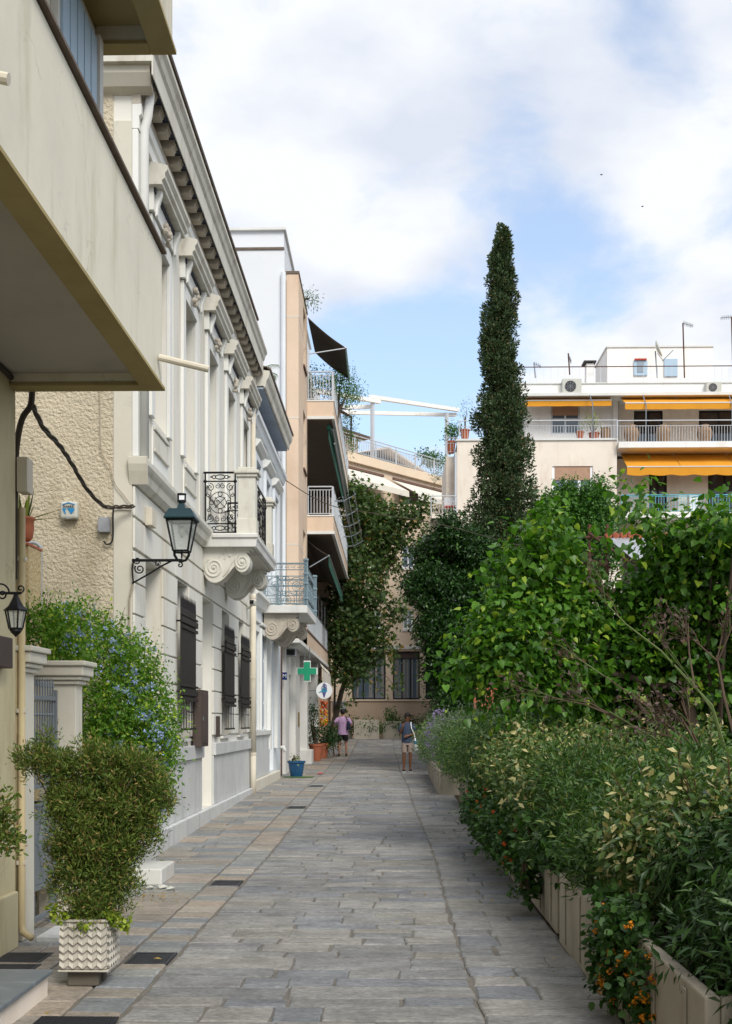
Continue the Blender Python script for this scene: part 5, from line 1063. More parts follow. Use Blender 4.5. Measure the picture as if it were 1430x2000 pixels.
# ================================================================== TERRACED PEACH BUILDING BEHIND
A_ = at_y(690, HY, 60); ang = atan(6.5 / 5.1)
tb = thing('terraced_building', 'peach stepped apartment building with white awnings and a roof terrace', 'building', (A_.x, 60, .9), ang)
def L(name, mb, m, par=None, **k): return mb.build(name, m, par or tb, local=True, **k)
zt = Zr(13.55) - .9
L('body', MB().box(-3.5, 12, 0.001, 9, 0, zt - .001), M['hotel2']); L('parapet', MB().box(-3.6, 12, -.18, .0, zt - .35, zt + .12), M['hotel2'], bevel=.02)
L('penthouse', MB().box(-2.5, 4.2, 3.2, 7, zt + .13, zt + 2.0), M['hotel']); L('penthouse_roof', MB().prism([(-2.7, zt + 1.9), (4.6, zt + 2.1), (4.6, zt + 2.25), (-2.7, zt + 2.35)], 2.6, 7.4, 'y'), M['tile'])
L('terrace_room', MB().box(4.3, 9, 3, 7, zt + .13, zt + 1.35), M['shutter_b']); L('terrace_roof', MB().prism([(4.2, zt + 1.36), (6.0, zt + 1.95), (6.2, zt + 1.95), (10.2, zt + 1.0), (10.2, zt + .9), (6.1, zt + 1.85)], 2.5, 7.2, 'y'), M['beige'])
def lrail(u0, u1, w, z0, z1, par):
    mb = MB()
    for z, r in ((z1, .03), (z1 - .16, .02), (z0 + .08, .02)): mb.tube([(u0, w, z), (u1, w, z)], r, 5)
    n = int((u1 - u0) / 1.6)
    for i in range(n + 1): u = u0 + (u1 - u0) * i / n; mb.tube([(u, w, z0), (u, w, z1)], .03, 5)
    ra = L('railing', mb, M['steel'], par); mb = MB(); n = int((u1 - u0) / .14)
    for i in range(n): u = u0 + (u1 - u0) * i / n; mb.box(u - .012, u + .012, w - .012, w + .012, z0 + .08, z1 - .16)
    o = mb.build('balusters', M['steel'], ra, local=True, kind='stuff')
lrail(-3.4, 12, -.09, zt + .12, zt + 1.05, tb)
for u, hh in ((-2.4, 2.7), (1.9, 3.2), (8.6, 4.0)): L('pergola_post', MB().box(u - .08, u + .08, .2, .36, zt + .1, zt + hh), M['steel'])
L('pergola_post', MB().box(1.6, 1.75, 4.5, 4.65, zt + .1, zt + 2.6), M['steel'])
for a, b in (((-3.6, .2, 2.7), (2.4, .2, 3.3)), ((1.6, .2, 3.4), (9.6, .2, 4.35)), ((-1, 2.5, 2.5), (9.6, .4, 4.1)), ((-3.4, 4.5, 2.4), (2, .4, 3.0))):
    p, q = Vector(a), Vector(b); mb = MB(); d = .1
    mb.hexa([p + Vector((0, -d, -d)), q + Vector((0, -d, -d)), q + Vector((0, d, -d)), p + Vector((0, d, -d)), p + Vector((0, -d, d)), q + Vector((0, -d, d)), q + Vector((0, d, d)), p + Vector((0, d, d))]); mb.v = [(x, y, z + zt) for x, y, z in mb.v]; L('pergola_beam', mb, M['wwhite'])
for u0, u1 in ((-2.6, 2.2), (3.0, 7.6), (8.4, 11.5)):
    zz = zt - .75; mb = MB(); n = 8; vs = []
    for i in range(n + 1):
        u = u0 + (u1 - u0) * i / n; vs += [(u, -.19, zz), (u, -1.9, zz - .95), (u, -1.92, zz - 1.25)]
    mb.add(vs, [(3 * i + j, 3 * i + 3 + j, 3 * i + 4 + j, 3 * i + 1 + j) for i in range(n) for j in (0, 1)]); o = L('awning', mb, M['awn_wh']); so = o.modifiers.new('t', 'SOLIDIFY'); so.thickness = .02
    L('awning_box', MB().box(u0, u1, -.28, -.181, zz, zz + .12), M['wood'])
    L('terrace_door', MB().box(u0 + .8, u1 - 1, -.02, .0005, zt - 3.4, zt - 1.1), M['recess']); 
L('lower_slab', MB().box(-3.5, 12, -1.6, .0, zt - 3.75, zt - 3.5), M['hotel2']); lrail(-3.4, 12, -1.5, zt - 3.5, zt - 2.45, tb)
L('divider', MB().prism([(-1.4, zt - 3.5), (-.0, zt - 3.5), (-.0, zt - 1.6), (-.5, zt - 1.6)], 4.2, 4.26, 'x'), M['shutter_b'])

# ================================================================== WHITE BUILDING WITH ORANGE AWNINGS
YR = 49.0
X_ = lambda p: PX(p, YR)
Z_ = lambda p: PZ(p, YR)
wb = thing('white_apartment_building', 'white apartment building with orange awnings and roof railing', 'building', (X_(1150), YR, .8))
xr = X_(1620)
wn = (X_(1079), X_(1158), Z_(966), Z_(912))
wally('lower_wall', M['beige'], wb, YR, YR + .3, X_(893), X_(1205), .3, Z_(862), [wn]); frame_y(wb, *wn[:2], YR + .05, *wn[2:], M['letterw'], M['glass_b'], 3, 0, .1, blind=.5)
B(X_(893), X_(1205), YR + .32, YR + 9, .3, Z_(863)).build('core', M['recess'], wb); B(X_(890), X_(1207), YR - .06, YR + .31, Z_(862) + .001, Z_(862) + .06).build('coping', M['trim'], wb)
B(X_(873), X_(893) - .001, YR + .6, YR + 5, .3, Z_(886)).build('side_wing', M['beige'], wb); mb = MB(); mb.tube([(X_(890), YR - .05, .5), (X_(890), YR - .05, Z_(885))], .05, 6); mb.build('gutter_pipe', M['steel'], wb)
# set-back top floor
YT = YR + 1.8; XT = lambda p: PX(p, YT); ZT = lambda p: PZ(p, YT)
wt = (XT(1076), XT(1133), ZT(850), ZT(790))
wally('top_wall', M['wwhite'], wb, YT, YT + .3, XT(1000), XT(1201), ZT(880), ZT(766), [wt]); frame_y(wb, *wt[:2], YT + .05, *wt[2:], M['steel'], M['glass_b'], 2, 1, .08, blind=.38)
ro = [(XT(1242), XT(1299), ZT(880), ZT(800)), (XT(1370), XT(1450), ZT(880), ZT(800))]
wally('top_wall', M['beige'], wb, YT + .4, YT + .6, XT(1201), PX(1620, YT), ZT(885), ZT(766), ro)
for a, b, c, d in ro: frame_y(wb, a, b, YT + .45, c, d, M['dark'], M['glass'], 2, 0, .08)
B(XT(1196), XT(1205), YT - .3, YT + .39, ZT(880), ZT(766)).build('party_wall', M['wwhite'], wb); mb = MB(); mb.tube([(XT(1208), YT - .2, ZT(860)), (XT(1208), YT - .2, ZT(775))], .05, 6); mb.build('downpipe', M['plasticw'], wb)
B(XT(1000), PX(1620, YT), YT + .62, YT + 7, ZT(880), ZT(767)).build('core', M['recess'], wb)
# roof slab, stepped parapet
B(X_(1012), xr, YR + .6, YR + 9, Z_(767), Z_(761)).build('roof_slab', M['trim'], wb); B(X_(1013), xr, YR + .9, YR + 1.2, Z_(761) + .001, Z_(740)).build('roof_parapet', M['wwhite'], wb); B(X_(1012), xr, YR + .85, YR + 1.25, Z_(740) + .001, Z_(738)).build('coping', M['trim'], wb)
rb = MB(); z0, z1 = Z_(738), Z_(704)
rb.tube([(X_(1012), YR + 1.05, z1), (xr, YR + 1.05, z1)], .022, 5)
n = int((xr - X_(1012)) / .30)
ra = rb.build('roof_railing', M['rust'], wb); mb = MB()
for i in range(n): x = X_(1012) + i * .30; mb.box(x - .007, x + .007, YR + 1.043, YR + 1.057, z0, z1)
mb.build('balusters', M['steel'], ra, kind='stuff')
pb = B(PX(1186, 53), PX(1392, 53), 53, 56, Z_(762), PZ(682, 53)).build('stair_house', M['wwhite'], wb); B(PX(1184, 53), PX(1394, 53), 52.95, 56.05, PZ(682, 53) + .001, PZ(679, 53)).build('coping', M['trim'], pb)
B(PX(1238, 53), PX(1264, 53), 52.93, 52.999, PZ(737, 53), PZ(708, 53)).build('window', M['paleblue'], pb); B(PX(1244, 53), PX(1257, 53), 52.91, 52.929, PZ(731, 53), PZ(710, 53)).build('louvre', M['shutter_b'], pb)
for k in range(4): B(PX(1239 + k * 6, 53), PX(1244 + k * 6, 53), 52.85, 52.999, PZ(708, 53), PZ(705, 53)).build('roof_tile', M['redp'], pb)
B(PX(1297, 53), PX(1323, 53), 52.93, 52.999, PZ(739, 53), PZ(705, 53)).build('door', M['paleblue'], pb)
ch = B(X_(1156), X_(1171), YR + 1.3, YR + 1.8, Z_(760), Z_(693)).build('chimney', M['wwhite'], wb, bevel=.01); B(X_(1150), X_(1175), YR + 1.2, YR + 1.9, Z_(692), Z_(689)).build('cap', M['brown_iron'], ch)
B(X_(1157), X_(1170), YR + 1.35, YR + 1.75, Z_(693) + .001, Z_(692) - .001).build('vent', M['dark'], ch)
acunit('large air conditioner on the white roof edge beside the chimney', X_(1103), X_(1141), YR + .95, Z_(764), Z_(733)); acunit('air conditioner at the far right of the white roof edge', X_(1388), X_(1418), YR + .95, Z_(764), Z_(741))
def antenna(label, px, py0, py1, arms, m='rust', Y=YR + 1.5):
    t = thing('aerial', label, 'antenna', at_y(px, py0, Y), group='roof aerials'); mb = MB(); mb.tube([at_y(px, py0, Y), at_y(px - 3, py1, Y)], .03, 6); mb.build('mast', M[m], t)
    for k, (dx, dy, ln, n) in enumerate(arms):
        mb = MB(); a = at_y(px - 3, py1 + dy, Y); b = at_y(px - 3 + dx, py1 + dy + ln, Y); mb.tube([a, b], .014, 5)
        for i in range(n): p = a.lerp(b, (i + .3) / n); mb.tube([p + Vector((0, -.25, -.0)), p + Vector((0, .25, 0))], .007, 4); mb.tube([p + Vector((0, 0, -.1)), p + Vector((0, 0, .1))], .007, 4)
        mb.build('element_arm', M['steel_d'], t)
antenna('tall rusty television aerial above the roof stair house', 1337, 738, 631, [(20, 0, 6, 7)]); antenna('short comb aerial rising left of the roof chimney', 1113, 732, 690, [(6, 4, 14, 6)]); antenna('little aerial near the left end of the roof railing', 1046, 738, 708, [(14, 2, 6, 4)], 'steel_d')
antenna('aerial cut by the right edge of the picture', 1432, 738, 619, [(-22, 0, 2, 5)], 'rust')
t = thing('satellite_dish', 'pale satellite dish on a pole before the roof stair house', 'satellite dish', at_y(1284, 738, YR + 1.5)); c = at_y(1282, 683, YR + 1.5); mb = MB(); vs = []
mb.lathe([(.01, 0), (.15, .02), (.3, .07), (.38, .13), (.37, .14), (.28, .09), (.01, .02)], (0, 0, 0), 20); rm = Matrix.Rotation(radians(70), 4, 'Y') @ Matrix.Rotation(radians(20), 4, 'X'); mb.v = [tuple(rm @ Vector(v) + c) for v in mb.v]; mb.build('dish', M['plasticw'], t, smooth=True)
mb = MB(); mb.tube([at_y(1284, 738, YR + 1.5), at_y(1280, 686, YR + 1.5)], .03, 6); mb.tube([at_y(1294, 705, YR + 1.5), at_y(1315, 684, YR + 1.5)], .02, 5); mb.tube([at_y(1284, 690, YR + 1.5), at_y(1296, 705, YR + 1.5)], .015, 5); mb.build('mast', M['steel_d'], t)
# terrace railings
def trail(p0, p1, Y, yb, yt, m, top=None, step=.115, full=True):
    ra = rail_bars(wb, (PX(p0, Y), Y, 0), (PX(p1, Y), Y, 0), PZ(yb, Y), PZ(yt, Y), top or m, step, .0065, .22 if full else .06); return ra
B(X_(1206), xr, YR - .3, YT + .39, Z_(880), Z_(869)).build('balcony_slab', M['wwhite'], wb, bevel=.01)
trail(897, 1205, YR + .1, 861, 823, M['steel']); trail(1206, 1620, YR - .2, 868, 824, M['steel']); trail(873, 893, YR + .7, 886, 856, M['steel'])
for px in (1022, 1158, 1262, 1430): MB().tube([at_y(px, 862, YR + .05), at_y(px, 790, YR + .05), at_y(px - 6, 772, YR + .6)], .025, 5).build('awning_post', M['steel_d'], wb)
B(X_(842), X_(893), YR - .6, YR + 2, Z_(1017), Z_(1009)).build('side_balcony_slab', M['beige'], wb); trail(842, 892, YR - .5, 1008, 969, M['steel'])
# lower right balcony
wally('balcony_wall', M['beige'], wb, YR + 1.2, YR + 1.4, X_(1206), xr, .3, Z_(886), [(PX(1268, YR + 1.2), PX(1303, YR + 1.2), PZ(1010, YR + 1.2), PZ(915, YR + 1.2)), (PX(1383, YR + 1.2), PX(1450, YR + 1.2), PZ(1010, YR + 1.2), PZ(915, YR + 1.2))])
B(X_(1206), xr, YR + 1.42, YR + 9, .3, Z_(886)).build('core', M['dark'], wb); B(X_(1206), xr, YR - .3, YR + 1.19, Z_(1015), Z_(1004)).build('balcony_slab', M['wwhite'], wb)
for a, b in ((1268, 1303), (1383, 1450)): frame_y(wb, PX(a, YR + 1.2), PX(b, YR + 1.2), YR + 1.25, PZ(1010, YR + 1.2), PZ(915, YR + 1.2), M['dark'], M['glass'], 2, 0, .08)
r_ = trail(1214, 1620, YR - .2, 1003, 969, M['steel'], M['turq'], .115, False)
ow = [(1020, 1186, 771, 784, YT, 1.0), (1203, 1620, 769, 790, YT + .39, 2.0), (1210, 1620, 885, 914, YR + 1.19, 1.6)]
for k, (a, b, y0, y1, Yw, out) in enumerate(ow):
    t = thing('orange_awning', ('narrow orange awning, rolled half in over the set back window', 'long orange awning over the upper right balcony with jars', 'lower broad orange awning with scalloped edge')[k], 'awning', (PX((a + min(b, 1430)) / 2, Yw), Yw - out / 2, PZ(y0, Yw)), group='orange awnings on the white building')
    Yo = Yw - out; zt_, zb_ = PZ(y0, Yw) , PZ(y1, Yo); x0, x1 = PX(a, Yw), PX(b, Yw)
    n = 1 if k == 0 else 4
    for i in range(n):
        xa, xb = x0 + (x1 - x0) * i / n, x0 + (x1 - x0) * (i + 1) / n
        sheet([(xa + .01, Yw - .02, zt_), (xb - .01, Yw - .02, zt_), (xb - .01, Yo, zb_), (xa + .01, Yo, zb_)], M['awn_or'], 'cloth', t, sag=.03 if k else .01)
    valance((x0, Yo - .01, zb_), (x1, Yo - .01, zb_), .26 if k == 1 else (.24 if k == 0 else .32), M['awn_or'], t, .9, .05 if k == 2 else 0.01)
    mb = MB(); mb.tube([(x0, Yo, zb_), (x1, Yo, zb_)], .03, 6); mb.build('front_bar', M['steel'], t)
# jars and pots on the terrace
jar_me = None
for k, (px, lb) in enumerate(((1234, 'bulging clay jar nearest the party wall on the upper balcony'), (1296, 'bulging clay jar before the blue balcony door'), (1377, 'bulging clay jar with a plant spilling from its mouth'))):
    t = thing('clay_jar', lb, 'jar', (PX(px, YR + .2), YR + .25, Z_(869)), group='big clay jars on the balcony')
    if jar_me is None: jar_me = MB().lathe([(.16, 0), (.22, .1), (.31, .38), (.32, .5), (.25, .68), (.15, .74), (.17, .79), (.17, .82), (.12, .82), (.12, .74)], (0, 0, 0), 22).mesh('jar_body', M['jar'], True)
    obj('jar_body', jar_me, t)
    hm = MB(); [hm.tube([(sx * .14, 0, .72), (sx * .25, 0, .72), (sx * .27, 0, .60)], .02, 5) for sx in (-1, 1)]; hm.build('handle', M['jar'], t, local=True)
tp = thing('olive_jar', 'ribbed clay tub beside the post on the terrace', 'jar', (X_(1186), YR + .35, Z_(861))); MB().lathe([(.17, 0), (.2, .2), (.21, .45), (.18, .52), (.2, .56), (.16, .56), (.15, .5)], (0, 0, 0), 20).build('tub', M['jar'], tp, local=True)
potted = []
for px, r, h, lb in ((1133, .17, .34, 'small terracotta pot with upright sprigs on the terrace'), (1160, .24, .28, 'low terracotta pot holding a little airy tree on the terrace'), (908, .2, .45, 'terracotta pot at the left end of the terrace rail'), (881, .2, .5, 'terracotta pot with a bushy plant on the side wing')):
    Yp = YR + .35 if px != 881 else YR + .9
    potted.append((pot('terracotta_pot', lb, 'potted plant', (PX(px, Yp), Yp, PZ(861 if px != 881 else 886, Yp)), r, h, M['terra'], group='terracotta pots on the terrace'), px, r, h, Yp))
# chair and table on side balcony (red seat)
t = thing('balcony_chair', 'small chair with a red seat on the lower side balcony', 'chair', at_y(878, 1008, YR)); c = at_y(878, 1009, YR)
B(c.x - .2, c.x + .2, YR - .1, YR + .3, c.z + .4, c.z + .44).build('seat', M['redp'], t); B(c.x - .2, c.x + .2, YR + .3, YR + .33, c.z + .45, c.z + .85).build('backrest', M['steel'], t)
for sx in (-.18, .18):
    for yy in (-.08, .28): mb = MB(); mb.tube([(c.x + sx, YR + yy, c.z), (c.x + sx, YR + yy, c.z + .4)], .015, 5); mb.build('leg', M['steel'], t)
t = thing('towel_rack', 'drying rack with pale towels on the lower right balcony', 'drying rack', at_y(1350, 1004, YR + .2)); a = at_y(1325, 968, YR + .1); b = at_y(1368, 998, YR + .1)
for k in range(2): B(a.x + k * .45, a.x + k * .45 + .36, YR + .08, YR + .1, b.z, a.z).build('towel', M['letterw'] if k else M['plasticw'], t)
mb = MB(); mb.tube([(a.x - .1, YR + .1, a.z), (b.x + .1, YR + .1, a.z)], .015, 5); [mb.tube([(x, YR + .1, Z_(1004)), (x, YR + .1, a.z)], .015, 5) for x in (a.x - .1, b.x + .1)]; mb.build('frame', M['steel'], t)

# ================================================================== GARDEN SHED, KIOSK
sh = thing('garden_shed', 'corrugated iron shed roof on rusty posts behind the broadleaf tree', 'shed', (5.5, 27, .1))
YS_ = 27.0; a = at_y(1186, 1050, YS_); b = at_y(1420, 1050, YS_); c = at_y(1215, 1092, YS_ - 1.6)
nrib = 34; vs = []
for i in range(nrib * 2 + 1):
    u = i / (nrib * 2); dz = .03 * (i % 2); vs += [(a.x + (b.x - a.x) * u, YS_, a.z + dz), (a.x + .25 + (b.x - a.x) * u, YS_ - 1.7, c.z + dz - .02)]
o = MB().add(vs, [(2 * i, 2 * i + 2, 2 * i + 3, 2 * i + 1) for i in range(nrib * 2)]).build('corrugated_roof', M['corr'], sh); so = o.modifiers.new('t', 'SOLIDIFY'); so.thickness = .006
for i in range(14): mb = MB(); x = a.x + .02 + i * .17; mb.tube([(x, YS_ + .1, a.z + .06), (x, YS_ - .12, a.z + .02)], .075, 8); mb.build('ridge_tile', M['rtile'], sh)
for x in (a.x, a.x - .4, a.x + 1.6, a.x + 2.9): mb = MB(); mb.tube([(x, YS_ - .2 if x > a.x else YS_, G(27)), (x, YS_ - .2 if x > a.x else YS_, a.z + (.3 if x <= a.x else -.1))], .035, 6); mb.build('post', M['rust'], sh)
mb = MB(); mb.tube([(a.x - .5, YS_ - .05, a.z + .0), (b.x, YS_ - .05, a.z - .06)], .03, 5); mb.tube([(a.x - .4, YS_, a.z + .1), (a.x + .2, YS_ - 1.5, c.z - .05)], .025, 5); mb.tube([(a.x - .4, YS_, a.z - .5), (a.x + .1, YS_, a.z - .7)], .025, 5); mb.build('beam', M['rust'], sh)
B(a.x + .4, b.x, YS_ + .2, YS_ + .4, 0, a.z - .3).build('back_wall', M['recess'], sh)
ks = thing('gate_shelter', 'small tiled roof shelter between the dark trees and the broadleaf tree', 'shelter', at_y(960, 1440, 30))
a = at_y(928, 1386, 30); b = at_y(1040, 1350, 30); zr = a.z
for k in range(18):
    x = a.x + k * .085
    for j in range(2): mb = MB(); mb.tube([(x, 29.7 + j * .42, zr + .02 + j * .26), (x, 30.15 + j * .42, zr + .30 + j * .26)], .042, 6); mb.build('roof_tile', M['rtile'], ks)
B(a.x + .02, b.x, 29.75, 30.7, zr - .05, zr - .002).build('eaves', M['rust'], ks); B(a.x + .32, a.x + .48, 29.85, 30.0, .2, zr - .06).build('post', M['beige'], ks); B(a.x + .62, b.x, 30.1, 30.3, .2, zr - .06).build('wall', M['hotel'], ks); B(a.x + .5, a.x + .6, 29.9, 29.92, 1.3, 2.0).build('notice', M['steel'], ks)
for px, py, lb in ((1175, 341, 'tiny dark bird high above the awning building'), (1255, 403, 'tiny dark bird lower and further right in the sky')):
    c = at_y(px, py, 120); mb = MB(); bs_ = .45; mb.add([c + Vector(q) * bs_ for q in ((0, 0, 0), (.25, .3, .09), (.34, -.1, 0), (-.25, .3, .09), (-.34, -.1, 0), (0, -.35, -.02), (0, .3, -.05))], [(0, 1, 2), (0, 4, 3), (0, 2, 5), (0, 5, 4), (0, 6, 1), (0, 3, 6), (5, 2, 6), (5, 6, 4)])
    tag(mb.build('bird', M['ink']), lb, 'bird')
# ================================================================== VEGETATION
def nz(a): return a / np.maximum(1e-9, np.linalg.norm(a, axis=1, keepdims=True))
SH = {
 'oval': ([(0, 0, 0), (.5, .26, .07), (1, 0, -.04), (.5, -.26, .07)], [(0, 1, 2), (0, 2, 3)]),
 'narrow': ([(0, 0, 0), (.45, .13, .04), (1, 0, -.08), (.45, -.13, .04)], [(0, 1, 2), (0, 2, 3)]),
 'round': ([(0, 0, 0), (.15, .36, .05), (.7, .34, .06), (1, 0, -.03), (.7, -.34, .06), (.15, -.36, .05)], [(0, 1, 2), (0, 2, 3), (0, 3, 4), (0, 4, 5)]),
 'heart': ([(0, 0, 0), (-.12, .26, .02), (.1, .45, .06), (.55, .32, .05), (1.0, 0, -.12), (.55, -.32, .05), (.1, -.45, .06), (-.12, -.26, .02)], [(0, 1, 2), (0, 2, 3), (0, 3, 4), (0, 4, 5), (0, 5, 6), (0, 6, 7)]),
 'maple': ([(0, 0, 0), (.1, .5, -.03), (.38, .2, .04), (.75, .48, -.05), (.68, .12, .03), (1.05, 0, -.08), (.68, -.12, .03), (.75, -.48, -.05), (.38, -.2, .04), (.1, -.5, -.03)],
           [(0, 1, 2), (2, 3, 4), (0, 2, 4), (0, 4, 5), (0, 5, 6), (0, 6, 8), (6, 7, 8), (0, 8, 9)]),
 'spray': ([(0, 0, 0), (.35, .2, .02), (.75, .16, 0), (1, 0, .02), (.75, -.16, 0), (.35, -.2, .02)], [(0, 1, 2), (0, 2, 3), (0, 3, 4), (0, 4, 5)]),
 'petal': ([(0, 0, 0), (.5, .42, .05), (1, 0, .0), (.5, -.42, .05)], [(0, 1, 2), (0, 2, 3)]),
}
def leaf_cloud(name, P, O, size, shape, m, parent=None, up=.6, out=.5, rnd=.7, droop=.25, smin=.6, loc=None, kind=None):
    N = len(P); tv, tf = SH[shape]; tv = np.array(tv); tf = np.array(tf)
    a = nz(O * out + NR.randn(N, 3) * rnd + np.array([0, 0, -droop]))
    n = NR.randn(N, 3) * .45 + O * .35 + np.array([0, 0, up]); n = nz(n - a * (n * a).sum(1, keepdims=True)); b = np.cross(n, a)
    s = size * (smin + (1 - smin) * 1.6 * NR.rand(N))
    V = P[:, None, :] + s[:, None, None] * (tv[None, :, 0:1] * a[:, None, :] + tv[None, :, 1:2] * b[:, None, :] + tv[None, :, 2:3] * n[:, None, :])
    off = np.array(wloc(parent)) if parent is not None else (np.array(loc) if loc is not None else np.zeros(3))
    V = (V - off).reshape(-1, 3).astype(np.float32); k = len(tv)
    Fc = (tf[None] + (np.arange(N) * k)[:, None, None]).reshape(-1)
    me = bpy.data.meshes.new(name); nf = N * len(tf)
    me.vertices.add(len(V)); me.vertices.foreach_set('co', V.ravel())
    me.loops.add(nf * 3); me.loops.foreach_set('vertex_index', Fc.astype(np.int32))
    me.polygons.add(nf); me.polygons.foreach_set('loop_start', np.arange(0, nf * 3, 3, dtype=np.int32)); me.polygons.foreach_set('loop_total', np.full(nf, 3, dtype=np.int32))
    me.update(calc_edges=True); me.materials.append(m)
    o = obj(name, me, parent, tuple(off) if parent is None else (0, 0, 0)); o['kind'] = kind or 'stuff'
    return o
def clumps(blobs, dens, lpc, cr, shell=(.7, 1.05), fill=.25, flat=1.0):
    Ps, Os = [], []
    for c, r in blobs:
        c = np.array(c); r = np.array(r); ar = 4 * pi * (np.mean(r ** 1.6)) ** (2 / 1.6); n = max(3, int(dens * ar))
        d = nz(NR.randn(n, 3)); rad = NR.uniform(shell[0], shell[1], (n, 1)) ; ins = NR.rand(n, 1) < fill; rad = np.where(ins, NR.uniform(.2, .8, (n, 1)), rad)
        cc = c + d * r * rad
        p = np.repeat(cc, lpc, 0) + NR.randn(n * lpc, 3) * cr * np.array([1, 1, flat]); Ps.append(p)
        Os.append(nz(nz((p - c) / r) * .6 + nz(p - np.repeat(cc, lpc, 0)) * .7))
    return np.concatenate(Ps), np.concatenate(Os)
def PB(px, py, Y, rp, rq=None, ry=None):
    c = at_y(px, py, Y); s = Y / F; return ((c.x, c.y, c.z), (rp * s, (ry if ry is not None else rp * s), (rq or rp) * s))
def limb_tree(par, base, blobs, r0, m, n=None, name='trunk', wob=.12, top=None):
    base = Vector(base); cs = [Vector(b[0]) for b in blobs]; mean = sum(cs, Vector()) / len(cs); top = Vector(top) if top else base.lerp(mean, .75)
    mb = MB(); pts = [base + (top - base) * t + Vector((R.uniform(-wob, wob), R.uniform(-wob, wob), 0)) * (0 if t == 0 else 1) for t in (0, .2, .45, .7, 1)]
    mb.tube(pts, [r0 * 1.25, r0, r0 * .85, r0 * .7, r0 * .45], 9); tr = mb.build(name, m, par, smooth=True)
    for c in R.sample(cs, min(len(cs), n or len(cs))):
        i = R.choice((1, 2, 3)); s = pts[i]; md = s.lerp(c, .5) + Vector((R.uniform(-.2, .2), R.uniform(-.2, .2), R.uniform(0, .3))) * (c - s).length * .3
        mb = MB(); mb.tube([s, md, md.lerp(c, .8), c], [r0 * .45, r0 * .3, r0 * .16, r0 * .05], 6); mb.build('branch', m, par, smooth=True)
    return tr
LM = dict(
 cyp=leafmat('cypress_needles', '#2b3d22', '#4b5f38', '#6b5a3a', .6, .06, .05), citrus=leafmat('citrus_leaf', '#152e0e', '#2c4e1d', '#4d7230', .38, .15), bright=leafmat('mid_green_leaf', '#2e5420', '#4e7a30', '#6b9440', .4, .25),
 plane=leafmat('plane_leaf', '#2f4422', '#587038', '#87703a', .5, .3, .04), heart=leafmat('heart_leaf', '#30571b', '#608c2c', '#93aa3c', .38, .36, .08), under=leafmat('undergrowth_leaf', '#1b3312', '#345520', None, .5, .2),
 plum=leafmat('plumbago_leaf', '#3d6a1c', '#6f962c', '#a3b53e', .5, .35, .12), pflow=leafmat('plumbago_flower', '#8c9fdc', '#b3c1ee', None, .6, .3), thuja=leafmat('thuja_spray', '#3b541e', '#6d7e30', '#8f7c48', .6, .15, .12), sedum=leafmat('sedum_leaf', '#6d8a26', '#a0ab3a', None, .45, .2),
 narrow=leafmat('narrow_leaf', '#2c4a1e', '#4b6a2c', '#7d8a48', .4, .22), olea=leafmat('oleaster_leaf', '#3a5428', '#637b40', '#b5ab78', .33, .22, .16), lanta=leafmat('lantana_leaf', '#223f19', '#3f6128', None, .5, .2), lav=leafmat('grey_green_leaf', '#4c5f46', '#77856a', '#8f83a0', .6, .2, .07),
 lor=leafmat('orange_floret', '#d57a16', '#f0a024', None, .6, .2), lred=leafmat('red_floret', '#c33a1c', '#df6a2a', None, .6, .2), brownl=leafmat('withered_leaf', '#3f332f', '#64504a', '#7d6b48', .7, .15), darkn=leafmat('dark_narrow_leaf', '#1f3817', '#385526', '#55703a', .42, .2), lpurp=leafmat('purple_floret', '#7b6a9a', '#9c8cba', None, .6, .2),
)
# --- cypress
YC = 38.0
cy = thing('cypress_tree', 'tall slender dark cypress rising above all the roofs', 'tree', (PX(985, YC), YC, .2))
prof = [(447, 974, 988), (460, 970, 994), (480, 961, 998), (520, 957, 1003), (570, 953, 1007), (600, 946, 1010), (620, 940, 1009), (645, 946, 1002), (690, 942, 1004), (730, 936, 1017), (760, 946, 1019), (790, 934, 1024), (820, 922, 1024), (850, 930, 1026), (900, 932, 1034), (950, 930, 1040), (1000, 922, 1042), (1050, 918, 1042), (1090, 922, 1036), (1120, 936, 1020), (1150, 952, 1008)]
def pw(py):
    for a, b in zip(prof, prof[1:]):
        if a[0] <= py <= b[0]: t = (py - a[0]) / (b[0] - a[0]); return a[1] + (b[1] - a[1]) * t, a[2] + (b[2] - a[2]) * t
cc = []; s = YC / F
for i in range(950):
    py = 447 + (1150 - 447) * (R.random() ** .8); l, r = pw(py); c = at_y((l + r) / 2, py, YC); rr = (r - l) / 2 * s; a = R.uniform(0, 2 * pi); k = R.uniform(.35, 1.13) if R.random() < .8 else R.uniform(0, .5)
    q = max(0, rr - .07) * k; cc.append((c.x + cos(a) * q, c.y + sin(a) * q, c.z, cos(a), sin(a), min(.27, .12 + rr * .14)))
cc = np.array(cc); lp = 120
dd = nz(NR.randn(len(cc) * lp, 3)) * NR.uniform(.35, 1.0, (len(cc) * lp, 1)) ** .5
P = np.repeat(cc[:, :3], lp, 0) + dd * np.repeat(cc[:, 5:6], lp, 0) * np.array([.9, .9, 1.35]); O = nz(np.repeat(np.c_[cc[:, 3:5], np.full(len(cc), .5)], lp, 0) * .4 + dd)
leaf_cloud('crown', P, O, .10, 'spray', LM['cyp'], cy, up=.0, out=.9, rnd=.4, droop=-.3)
tb_ = Vector((PX(985, YC), YC, .2)); mb = MB(); mb.tube([tb_, at_y(985, 1200, YC), at_y(983, 1080, YC), at_y(982, 800, YC), at_y(981, 470, YC)], [.28, .22, .2, .12, .03], 9); mb.build('trunk', M['bark_g'], cy, smooth=True)
